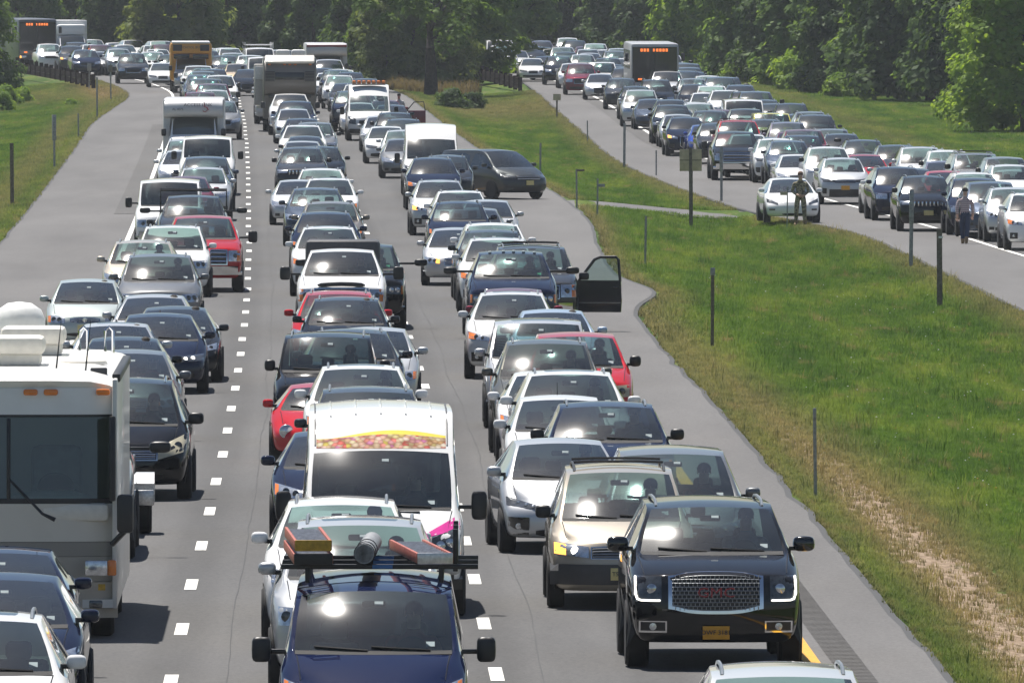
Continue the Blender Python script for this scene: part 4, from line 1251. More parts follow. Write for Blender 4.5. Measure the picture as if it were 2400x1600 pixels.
WHITE, CREAM = (0.76, 0.76, 0.75, 0), (0.66, 0.62, 0.54, 0)
def build_specials():
    A = PROTO
    A['coach'] = make_coach('coach', 'coach', 2.6, 12.0, 3.35, 0.35, (0.42, 0.43, 0.45, 0), (1.25, 3.15), True, (0.40, 0.41, 0.43, 0))
    A['dark_coach'] = make_coach('dark_coach', 'coach', 2.6, 12.0, 3.35, 0.35, (0.10, 0.11, 0.13, 0), (0.95, 3.15), True, (0.03, 0.035, 0.045, 0))
    # school bus: bonnet in front of a tall yellow box
    Y = (0.62, 0.27, 0.01, 0)
    pr = from_proto('van_a', 'school_bus', 'school_bus', 'school bus', 8.5, 2.4, 0, 'bus', skip=('roof_rail', 'rear_window', 'toll_tag'))
    pr.H, pr.hy = 2.85, 1.0
    b = MB().box((0, 5.0, 1.75), (2.4, 7.0, 2.2), 0.18)
    b.box((0, 1.40, 2.55), (2.38, 0.8, 0.62), 0.14)
    pr.add('bus_box', b, 'coach_skin', Y)
    pr.add('roof_cap', MB().box((0, 4.7, 2.87), (2.2, 7.3, 0.12), 0.05), 'coach_skin', WHITE)
    for sx in (-1, 1):
        pr.add('warning_lamp_panel', MB().box((sx * 0.78, 0.985, 2.58), (0.52, 0.03, 0.36), 0.02), 'black_trim')
        pr.add('bus_window', MB().box((sx * 0.55, 1.04, 2.08), (0.9, 0.02, 0.28), 0.01), 'black_gloss')
    lettering(pr, 'bus_lettering', 'SCHOOL BUS', 0.19, (0, 0.99, 2.60), 'black_trim')
    add_wheels(pr, 1.2, (6.2,), 0.46)
    # cutaway minibus with a cap over the cab
    pr = from_proto('van_a', 'minibus', 'minibus', 'cutaway minibus', 7.2, 2.44, 0, 'minibus', skip=('roof_rail', 'rear_window', 'toll_tag', 'inspection_sticker'))
    GW = (0.60, 0.60, 0.61, 0)
    b = MB().box((0, 4.45, 1.65), (2.44, 5.5, 2.2), 0.12)
    b.box((-1.06, 1.80, 1.35), (0.30, 0.6, 1.6), 0.06); b.box((1.06, 1.80, 1.35), (0.30, 0.6, 1.6), 0.06)
    pr.add('coach_box', b, 'coach_skin', GW)
    cp = MB(); rows = []
    for (yy, zz, wf) in ((1.70, 2.00, .97), (1.20, 2.04, .97), (1.02, 2.12, .965), (0.96, 2.25, .96), (1.00, 2.50, .95), (1.16, 2.66, .94), (1.6, 2.745, .95), (2.4, 2.76, .97)):
        rows.append([(1.22 * wf * t, yy + 0.06 * t * t, zz - 0.03 * t ** 6) for t in (-1, -.8, -.4, 0, .4, .8, 1)])
    cp.grid(rows)
    ci = pr.add('roof_cap', cp, 'coach_skin', GW, angle=60)
    for sx in (-1, 1):
        sd = MB(); sd.grid([[(sx * 1.185, r[0][1], r[0][2]) for r in rows], [(sx * 1.185, 2.0, r[0][2]) for r in rows]])
        pr.add('cap_side', sd, 'coach_skin', GW, parent=ci)
    lettering(pr, 'operator_name', 'ACCESS LINK', 0.17, (0.18, 0.925, 2.50), 'plate_ink', sx=1.12)
    lettering(pr, 'fleet_number', 'AL 4075', 0.13, (-0.62, 0.93, 2.33), 'plate_ink')
    wh = MB().tube([(0.45 + 0.10 * math.cos(a), 0.935, 2.33 + 0.10 * math.sin(a)) for a in [k * math.pi / 5 - 2.6 for k in range(8)]], 0.014, 5)
    wh.tube([(0.42, 0.93, 2.62), (0.44, 0.93, 2.42), (0.54, 0.93, 2.40), (0.60, 0.93, 2.30)], 0.014, 5)
    pr.add('wheelchair_symbol', wh, 'red_letter')
    add_wheels(pr, 1.22, (5.3,), 0.40)
    # minibus with a maroon roof band
    pr = from_proto('minibus', 'maroon_minibus', 'minibus', 'minibus', 7.2, 2.44, 0, 'minibus', skip=('operator_name', 'fleet_number', 'wheelchair_symbol'))
    pr.add('roof_band', MB().box((0, 1.28, 2.58), (2.34, 0.5, 0.16), 0.05), 'coach_skin', (0.22, 0.03, 0.035, 0))
    # delivery truck with a box body
    pr = from_proto('van_a', 'box_truck', 'box_truck', 'box truck', 7.0, 2.3, 0, 'truck', skip=('rear_window', 'roof_rail'))
    pr.add('cargo_box', MB().box((0, 4.6, 1.95), (2.3, 4.8, 2.3), 0.06), 'coach_skin', WHITE)
    pr.add('wind_deflector', MB().box((0, 2.0, 2.45), (2.05, 0.7, 0.75), 0.22), 'coach_skin', WHITE)
    # van with a ladder rack; recovery truck with an amber beacon bar
    pr = from_proto('van_a', 'rack_van', 'van', 'full-size van with a roof ladder rack', 5.5, 2.0, 0, 'van')
    for yy in (1.9, 3.2, 4.6):
        z = 2.06
        pr.add('rack_bar', MB().tube([(-0.86, yy, z - 0.02), (-0.86, yy, z + 0.34), (-0.80, yy, z + 0.18), (0.80, yy, z + 0.18), (0.86, yy, z + 0.34), (0.86, yy, z - 0.02)], 0.028, 6), 'white_paint')
    pr = from_proto('van_b', 'tow_truck', 'tow_truck', 'recovery truck', 6.2, 2.04, 0, 'truck', skip=('rear_window',))
    bb = MB().box((0, 2.1, 2.50), (1.5, 0.28, 0.06), 0.02)
    bi = pr.add('beacon_bar', bb, 'black_trim')
    for k in range(7):
        pr.add('beacon', MB().lathe([(0, 0.085), (0.11, 0.08), (0.15, 0.04), (0.155, 0)], 'z', (-0.66 + k * 0.22, 2.1 + 0.05 * (k % 2), 2.53), 12), 'amber_lens', parent=bi)
    # fifth-wheel camper
    pr = Proto('camper_trailer', 'camper trailer', 9.5, 2.55, 3.55, 0.4, 'trailer')
    body = MB().box((0, 5.8, 2.05), (2.5, 7.2, 2.9), 0.12)
    bi = pr.add('body', body, 'coach_skin', (0.17, 0.155, 0.135, 0))
    nz = MB(); rows = []
    for (yy, zz) in ((2.6, 1.72), (0.7, 1.76), (0.35, 1.92), (0.22, 2.25), (0.28, 2.85), (0.55, 3.25), (0.95, 3.48), (2.4, 3.52)):
        rows.append([(1.17 * t, yy + 0.10 * t * t, zz - 0.03 * t ** 6) for t in (-1, -.8, -.4, 0, .4, .8, 1)])
    nz.grid(rows)
    for sx in (-1, 1):
        nz.grid([[(sx * 1.165, r[0][1], r[0][2]) for r in rows], [(sx * 1.165, 2.7, r[0][2]) for r in rows]])
    ni = pr.add('nose_cap', nz, 'coach_skin', (0.17, 0.15, 0.13, 0), angle=60)
    pr.add('nose_top', MB().box((0, 0.75, 3.40), (2.30, 0.8, 0.14), 0.06, Matrix.Rotation(R(22), 3, 'X')), 'coach_skin', (0.72, 0.68, 0.62, 0), parent=ni)
    pr.add('nose_window', MB().box((0, 0.21, 2.62), (1.35, 0.04, 0.34), 0.03, Matrix.Rotation(R(-6), 3, 'X')), 'black_gloss', parent=ni)
    for z in (2.40, 2.47, 2.54, 2.61, 2.68, 2.75, 2.82):
        for sx in (-1, 1):
            pr.add('stripe', MB().box((sx * 0.92, 0.285, z), (0.42, 0.02, 0.03)), 'black_trim', parent=ni)
    pr.add('under_nose_shade', MB().box((0, 1.5, 1.68), (2.0, 1.9, 0.14), 0.03), 'black_trim', parent=ni)  # black slab that paints in the shade beneath the nose
    for k, x in enumerate((-0.95, -0.25, 0.0, 0.25, 0.95)):
        pr.add('marker_lamp', MB().box((x, 0.44, 3.16), (0.12, 0.06, 0.06), 0.015), 'amber_lens', parent=ni)
    pr.add('slide_out', MB().box((-1.40, 5.4, 2.2), (0.5, 4.0, 1.9), 0.05), 'coach_skin', (0.50, 0.47, 0.42, 0))
    pr.add('side_hatch', MB().box((-1.40, 3.37, 2.75), (0.42, 0.04, 0.62), 0.02), 'white_paint')
    for x in (-0.30, 0.42):
        pr.add('roof_air_conditioner', MB().box((x, 3.6 + 0.8 * (x > 0), 3.68), (0.66, 0.9, 0.30), 0.10), 'white_paint')
    add_wheels(pr, 1.25, (6.4, 7.4), 0.38)
    A['camper'] = pr
    # class A motorhome ------------------------------------------------------------------------------
    pr = Proto('motorhome', 'motorhome', 10.0, 2.5, 3.15, 0.25, 'motorhome')
    BE, GR, DK = (0.62, 0.585, 0.52, 0), (0.60, 0.59, 0.56, 0), (0.25, 0.235, 0.21, 0)
    hw = 1.25
    def fy(z): return 0.30 - 0.30 * math.cos(min(1, max(0, (z - 0.25) / 2.9)) * math.pi / 2) * 0 + 0.0 + 0.10 * max(0, (z - 1.64)) ** 1.0
    def front(z0, z1, mat, colr, part, off=0.0, x0=-1.0, x1=1.0, parent=None):
        mb = MB(); rows = []
        for q in range(5):
            z = z0 + (z1 - z0) * q / 4
            rows.append([(hw * t, fy(z) + off + 0.12 * abs(t) ** 5 + 0.05 * t * t, z) for t in [x0 + (x1 - x0) * k / 14 for k in range(15)]])
        mb.grid(rows, skirt=(0, 0.14, 0))
        return pr.add(part, mb, mat, colr, parent=parent, angle=50)
    sides = MB()
    for sx in (-1, 1):
        sides.box((sx * (hw - 0.03), 5.15, 1.72), (0.06, 9.7, 2.72), 0.02)
    sides.box((0, 9.97, 1.72), (2.44, 0.06, 2.7), 0.02)
    sides.box((0, 5.1, 0.42), (2.4, 9.6, 0.10))
    sides.box((0, 3.4, 1.6), (2.4, 0.05, 2.6))
    bi = pr.add('body', sides, 'coach_skin', (0.66, 0.64, 0.60, 0))
    roof = MB(); rows = []
    for (yy, zz) in ((fy(2.97), 2.975), (0.38, 3.06), (0.55, 3.13), (0.9, 3.17), (2.0, 3.18), (10.0, 3.18)):
        rows.append([(hw * 0.99 * t, yy + 0.12 * abs(t) ** 5 + 0.05 * t * t, zz - 0.10 * t ** 8) for t in (-1, -.93, -.75, -.4, 0, .4, .75, .93, 1)])
    roof.grid(rows)
    pr.add('roof', roof, 'coach_skin', (0.80, 0.79, 0.76, 0), angle=60)
    front(2.66, 2.975, 'coach_skin', (0.78, 0.77, 0.75, 0), 'front_cap', -0.015)
    front(2.63, 2.665, 'black_trim', False, 'cap_trim', -0.004)
    g = front(1.66, 2.63, 'coach_glass', False, 'windshield', 0.012, -0.955, 0.955)
    front(1.60, 1.665, 'black_trim', False, 'windshield_gasket', -0.002)
    pr.add('windshield_post', MB().box((-0.04, fy(2.1) - 0.008, 2.14), (0.045, 0.03, 0.96), 0.01, Matrix.Rotation(R(-5.5), 3, 'X')), 'black_trim', parent=g)
    for sx in (-1, 1):
        pr.add('corner_pillar', MB().box((sx * 1.195, 0.28, 2.14), (0.075, 0.22, 1.0), 0.02, Matrix.Rotation(R(-5.5), 3, 'X')), 'black_trim', parent=g)
    front(1.155, 1.605, 'coach_skin', BE, 'front_panel', -0.005)
    front(0.98, 1.15, 'coach_skin', DK, 'front_stripe', -0.005)
    front(0.68, 0.975, 'coach_skin', (0.34, 0.315, 0.27, 0), 'lamp_panel', -0.005)
    front(0.25, 0.675, 'coach_skin', (0.42, 0.38, 0.32, 0), 'bumper', -0.04)
    for x in (-0.98, -0.74, -0.50, 0.22, 0.46, 1.08):
        if x in (-0.74,): continue
        pr.add('marker_lamp', MB().box((x, fy(2.9) - 0.03 + 0.05 * x * x / hw / hw, 2.925), (0.17, 0.06, 0.075), 0.025), 'amber_lens')
    for sx in (-1, 1):
        pr.add('headlight', MB().box((sx * 1.005, 0.03, 0.855), (0.27, 0.08, 0.185), 0.02), 'headlight_reflector')
        pr.add('turn_signal', MB().box((sx * 1.19, 0.10, 0.855), (0.105, 0.12, 0.185), 0.02), 'amber_lens')
        pr.add('mirror_head', MB().box((sx * (hw + 0.10), -0.02, 1.50), (0.20, 0.14, 0.46), 0.05), 'black_trim')
        pr.add('mirror_arm', MB().tube([(sx * (hw + 0.10), 0.0, 1.30), (sx * (hw - 0.06), 0.08, 1.13)], 0.035, 6), 'black_trim')
    pr.add('fog_light', MB().box((1.0, -0.035, 0.43), (0.16, 0.03, 0.09), 0.02), 'headlight_dark')
    pr.add('sticker', MB().box((1.07, -0.022, 0.63), (0.085, 0.01, 0.075)), 'fibreglass_yellow')
    # wipers
    for px, d in ((0.52, -1), (-0.58, -1)):
        pr.add('wiper', MB().tube([(px, -0.06, 1.43), (px - 0.15, -0.05, 1.50), (px - 0.55, fy(1.9) - 0.05, 1.90)], [0.03, 0.018, 0.012], 6), 'black_trim')
    # cab interior
    di = pr.add('dashboard', MB().box((0, 0.75, 1.50), (2.3, 0.9, 0.22), 0.06), 'cream_plastic')
    ds = MB().lathe([(0, 0.52), (0.10, 0.46), (0.15, 0.30), (0.16, 0)], 'z', (0.45, 0.95, 1.58), 20)
    pr.add('dash_binnacle', ds, 'cream_plastic', parent=di)
    sw = MB().lathe([(-0.015, 0.20), (0, 0.22), (0.015, 0.20)], 'y', n=20)
    sw.v = [(x + 0.50, 1.30 + y - 0.5 * z, 1.76 + 0.85 * z) for (x, y, z) in sw.v]
    pr.add('steering_wheel', sw, 'black_trim')
    for x in (0.50, -0.62):
        pr.add('seat', MB().box((x, 2.0, 1.75), (0.62, 0.25, 1.0), 0.10), 'seat_grey')
    # roof fittings
    for (x, y, w_, l_, h_) in ((-0.06, 2.9, 0.80, 1.1, 0.30), (0.10, 7.4, 0.80, 1.1, 0.30)):
        ac = MB().box((x, y, 3.18 + 0.07), (w_ * 0.88, l_ * 0.9, 0.14), 0.03)
        ai = pr.add('air_conditioner_base', ac, 'cream_plastic')
        pr.add('air_conditioner_shroud', MB().box((x, y, 3.18 + 0.24), (w_, l_, 0.22), 0.07), 'cream_plastic', parent=ai)
    pr.add('satellite_dome', MB().lathe([(0, 0.32), (0.14, 0.32), (0.26, 0.27), (0.34, 0.15), (0.36, 0)], 'z', (-0.1, 8.6, 3.45), 20), 'white_paint')
    pr.add('roof_vent', MB().lathe([(0, 0.30), (0.04, 0.28), (0.09, 0.18), (0.11, 0)], 'z', (0.78, 3.9, 3.16), 18), 'cream_plastic')
    pr.add('horn_box', MB().box((1.02, 1.0, 3.14), (0.20, 0.06, 0.12), 0.015), 'grey_trim')
    for x in (0.68, 1.0):
        pr.add('ladder_hoop', MB().tube([(x - 0.05, 9.6, 3.15), (x - 0.05, 9.6, 3.42), (x, 9.6, 3.47), (x + 0.05, 9.6, 3.42), (x + 0.05, 9.6, 3.15)], 0.022, 6), 'chrome')
    for x, y in ((0.50, 1.6), (0.86, 1.1)):
        pr.add('antenna', MB().tube([(x, y, 3.15), (x + 0.06, y + 0.1, 3.75)], [0.012, 0.004], 5), 'black_trim')
    pr.add('awning_bar', MB().box((1.23, 4.9, 3.08), (0.10, 8.0, 0.10), 0.02), 'black_trim')
    add_wheels(pr, 1.22, (1.25, 6.8), 0.45, 0.28)
    A['motorhome'] = pr
    # twin-axle-less utility trailer with tread-plate guards
    pr = Proto('utility_trailer', 'utility trailer', 3.6, 2.2, 1.0, 0.0, 'trailer')
    t = MB().box((0, 1.6, 0.62), (1.6, 3.2, 0.10), 0.02)
    for sx in (-1, 1): t.box((sx * 0.80, 1.6, 0.86), (0.05, 3.2, 0.40), 0.01)
    t.box((0, -0.6, 0.55), (0.12, 1.4, 0.10))
    pr.add('bed', t, 'grey_trim')
    for sx in (-1, 1):
        fd = MB(); rows = []
        for (yy, zz) in ((1.05, 0.42), (1.05, 0.72), (1.2, 0.86), (1.7, 0.86), (1.95, 0.72), (1.95, 0.42)):
            rows.append([(sx * 0.84, yy, zz), (sx * 1.12, yy, zz)])
        fd.grid(rows, skirt=None)
        fd.grid([[(sx * 1.12, yy, zz) for (yy, zz) in ((1.05, 0.6), (1.05, 0.72), (1.2, 0.86), (1.7, 0.86), (1.95, 0.72), (1.95, 0.6))], [(sx * 1.12, yy, 0.55) for yy in (1.05, 1.06, 1.2, 1.7, 1.94, 1.95)]])
        pr.add('fender', fd, 'aluminium')
        pr.add('step_plate', MB().box((sx * 0.98, 0.98, 0.52), (0.28, 0.12, 0.22), 0.02), 'aluminium')
    add_wheels(pr, 1.10, (1.5,), 0.33, 0.22)
    A['trailer'] = pr
    # extra fittings on particular cars ---------------------------------------------------------------
    F = A['yukon'].F
    lettering(A['yukon'], 'grille_lettering', 'GMC', 0.16, (0, F.y(0, 0.90) - 0.05, 0.90), 'red_letter', sx=1.25)
    lettering(A['yukon'], 'plate_number', 'DWF 3181', 0.075, (0, F.y(0, 0.44) - 0.056, 0.44), 'plate_ink')
    F = A['minivan_a'].F
    lettering(A['minivan_a'], 'plate_number', 'T58 NJC', 0.075, (0, F.y(0, 0.46) - 0.056, 0.46), 'plate_ink', far=230)
    F = A['suv_d'].F
    lettering(A['suv_d'], 'bonnet_lettering', 'Jeep', 0.11, (0, F.y(0, 1.0) - 0.012, 1.0), 'chrome', far=260)
    # candy-print tall van
    pr = from_proto('van_b', 'sweets_van', 'van', 'tall panel van', 5.9, 2.04, 0, 'van')
    F = A['van_b'].F
    def forehead(z0f, z1f, mat, part, off):
        mb = MB(); rows = []
        for q in range(6):
            row = []
            for k in range(17):
                x = -0.80 + 1.60 * k / 16
                a, b_ = z0f(x), z1f(x)
                z = a + (b_ - a) * q / 5
                row.append((x, F.y(x, z) - off, z))
            rows.append(row)
        mb.grid(rows)
        pr.add(part, mb, mat, angle=60)
    forehead(lambda x: 2.03, lambda x: 2.165 + 0.035 * math.sin(x * 3 + 1.2), 'sweets_print', 'printed_sweets', 0.006)
    forehead(lambda x: 2.155 + 0.035 * math.sin(x * 3 + 1.2), lambda x: 2.168 + 0.035 * math.sin(x * 3 + 1.2) + 0.045 * max(0, math.cos((x - 0.25) * 1.9)), 'yellow_print', 'printed_arc', 0.004)
    for k in range(5):
        x = -0.62 + 0.31 * k
        pts = [(x, 2.2 + 0.35 * q, F.z(x, 2.2 + 0.35 * q) + 0.004) for q in range(9)]
        pr.add('roof_rib', MB().tube(pts, 0.014, 5), 'car_paint', True)
    for sx in (-1, 1):
        pts = [(sx * 0.815, yy, F.z(sx * 0.815, yy) + 0.002) for yy in (1.72, 1.9, 2.1, 2.4, 3.0, 4.2, 5.4)]
        pr.add('roof_gutter', MB().tube(pts, 0.012, 5), 'grey_trim')
    mb = MB(); F.patch(mb, 0.42, 0.96, lambda x: 0.96 + 0.22 * (x - 0.42), lambda x: 0.97 + 0.52 * (x - 0.42), 8, 3, 0.008, 0.01)
    pr.add('pink_stripe', mb, 'pink_vinyl')
    pr.add('bonnet_vent', MB().box((0.30, 0.62, F.z(0.30, 0.62) + 0.004), (0.34, 0.06, 0.012)), 'black_trim')
    # grey pickup with a steel overhead rack
    pr = from_proto('pickup_b', 'rack_pickup', 'pickup_truck', 'pickup truck with a steel overhead rack', 5.75, 2.0, 0, 'pickup truck')
    for yy in (4.05, 5.5):
        pr.add('rack_hoop', MB().tube([(-0.92, yy, 1.3), (-0.92, yy, 2.0), (0.92, yy, 2.0), (0.92, yy, 1.3)], 0.035, 6), 'rack_black')
    # white pickup with a dark bed cap and a bonnet bug shield
    pr = from_proto('pickup_a', 'work_pickup', 'pickup_truck', 'pickup truck', 5.75, 2.0, 0, 'pickup truck')
    F = A['pickup_a'].F
    pr.add('bed_cap', MB().box((0, 4.9, 1.72), (1.66, 1.6, 0.66), 0.10), 'grey_trim')
    mb = MB().tube([(0.52 * t, F.y(0.52 * t, 1.12) - 0.06 + 0.02 * t * t, 1.17 - 0.03 * t * t) for t in (-1, -.85, -.5, 0, .5, .85, 1)], [0.02, 0.045, 0.05, 0.05, 0.05, 0.045, 0.02], 8)
    pr.add('bug_shield', mb, 'black_trim')
    # dark pickup with cab marker lamps
    pr = from_proto('pickup_b', 'lamp_pickup', 'pickup_truck', 'pickup truck', 5.75, 2.0, 0, 'pickup truck')
    F = A['pickup_b'].F
    for x in (-0.46, -0.16, 0.06, 0.28, 0.52):
        pr.add('cab_marker_lamp', MB().box((x, 2.30, F.z(x, 2.30) + 0.02), (0.07, 0.12, 0.045), 0.015), 'sticker_white')
    # van carrying the roof rack for ladders
    pr = from_proto('van_c', 'ladder_van', 'van', 'small panel van', 4.75, 1.86, 0, 'van')
    for yy in (2.05, 3.1, 4.1):
        z = 2.02
        pr.add('rack_bar', MB().box((0.05, yy, z), (1.95, 0.06, 0.05), 0.008), 'rack_black')
        for sx in (-1, 1):
            pr.add('rack_foot', MB().box((sx * 0.66, yy, 1.94), (0.05, 0.08, 0.16), 0.008), 'rack_black')
        pr.add('rack_upright', MB().box((0.80, yy + 0.05, z + 0.16), (0.05, 0.05, 0.42), 0.008), 'rack_black')
        pr.add('rack_tape', MB().box((0.08, yy - 0.032, z), (0.20, 0.006, 0.035)), 'blue_tape')
    lettering(pr, 'sticker_number', '12', 0.07, (0, 0, 0), 'sticker_white') if False else None
build_specials()

# ------------------------------------------------------------------ traffic
COL = {
    'white': ((0.76, 0.76, 0.75, 0.0), 'white'), 'silver': ((0.50, 0.51, 0.52, 0.55), 'silver'), 'pale': ((0.62, 0.63, 0.63, 0.35), 'pale silver'),
    'grey': ((0.17, 0.175, 0.18, 0.5), 'grey'), 'dgrey': ((0.028, 0.030, 0.034, 0.3), 'charcoal'), 'black': ((0.007, 0.007, 0.008, 0.0), 'black'),
    'navy': ((0.009, 0.013, 0.036, 0.0), 'navy blue'), 'blue': ((0.02, 0.05, 0.26, 0.2), 'bright blue'), 'slate': ((0.05, 0.065, 0.095, 0.4), 'slate blue'),
    'red': ((0.42, 0.014, 0.018, 0.05), 'red'), 'maroon': ((0.13, 0.012, 0.025, 0.25), 'maroon'), 'beige': ((0.45, 0.40, 0.33, 0.45), 'beige'),
    'tan': ((0.46, 0.36, 0.25, 0.3), 'tan'), 'taupe': ((0.21, 0.19, 0.165, 0.5), 'taupe'), 'olive': ((0.10, 0.10, 0.085, 0.45), 'olive grey'),
    'ltblue': ((0.36, 0.44, 0.54, 0.45), 'light blue'), 'mint': ((0.50, 0.55, 0.53, 0.4), 'pale green silver'), 'yellow': ((0.55, 0.50, 0.06, 0.0), 'lime yellow'),
    'deep': ((0.008, 0.014, 0.050, 0.0), 'deep blue'), 'mauve': ((0.17, 0.15, 0.20, 0.45), 'mauve grey'),
}
G_NEAR, G_FAR = 'vehicles jammed on the near carriageway', 'vehicles jammed on the far carriageway'
SED, SUVS = ['sedan_a', 'sedan_d', 'sedan_e', 'sedan_c', 'sedan_b'], ['suv_a', 'suv_b', 'suv_c', 'suv_e', 'suv_d']
cyc = {'s': 0, 'u': 0, 'p': 0, 'm': 0}
def pick(t):
    if t == 's': cyc['s'] += 1; return SED[cyc['s'] * 2 % 5]
    if t == 'u': cyc['u'] += 1; return SUVS[cyc['u'] * 3 % 5]
    if t == 'm': cyc['m'] += 1; return ['minivan_a', 'minivan_b', 'minivan_c'][cyc['m'] % 3]
    if t == 'p': cyc['p'] += 1; return ['pickup_a', 'pickup_b', 'pickup_c'][cyc['p'] % 3]
    return t
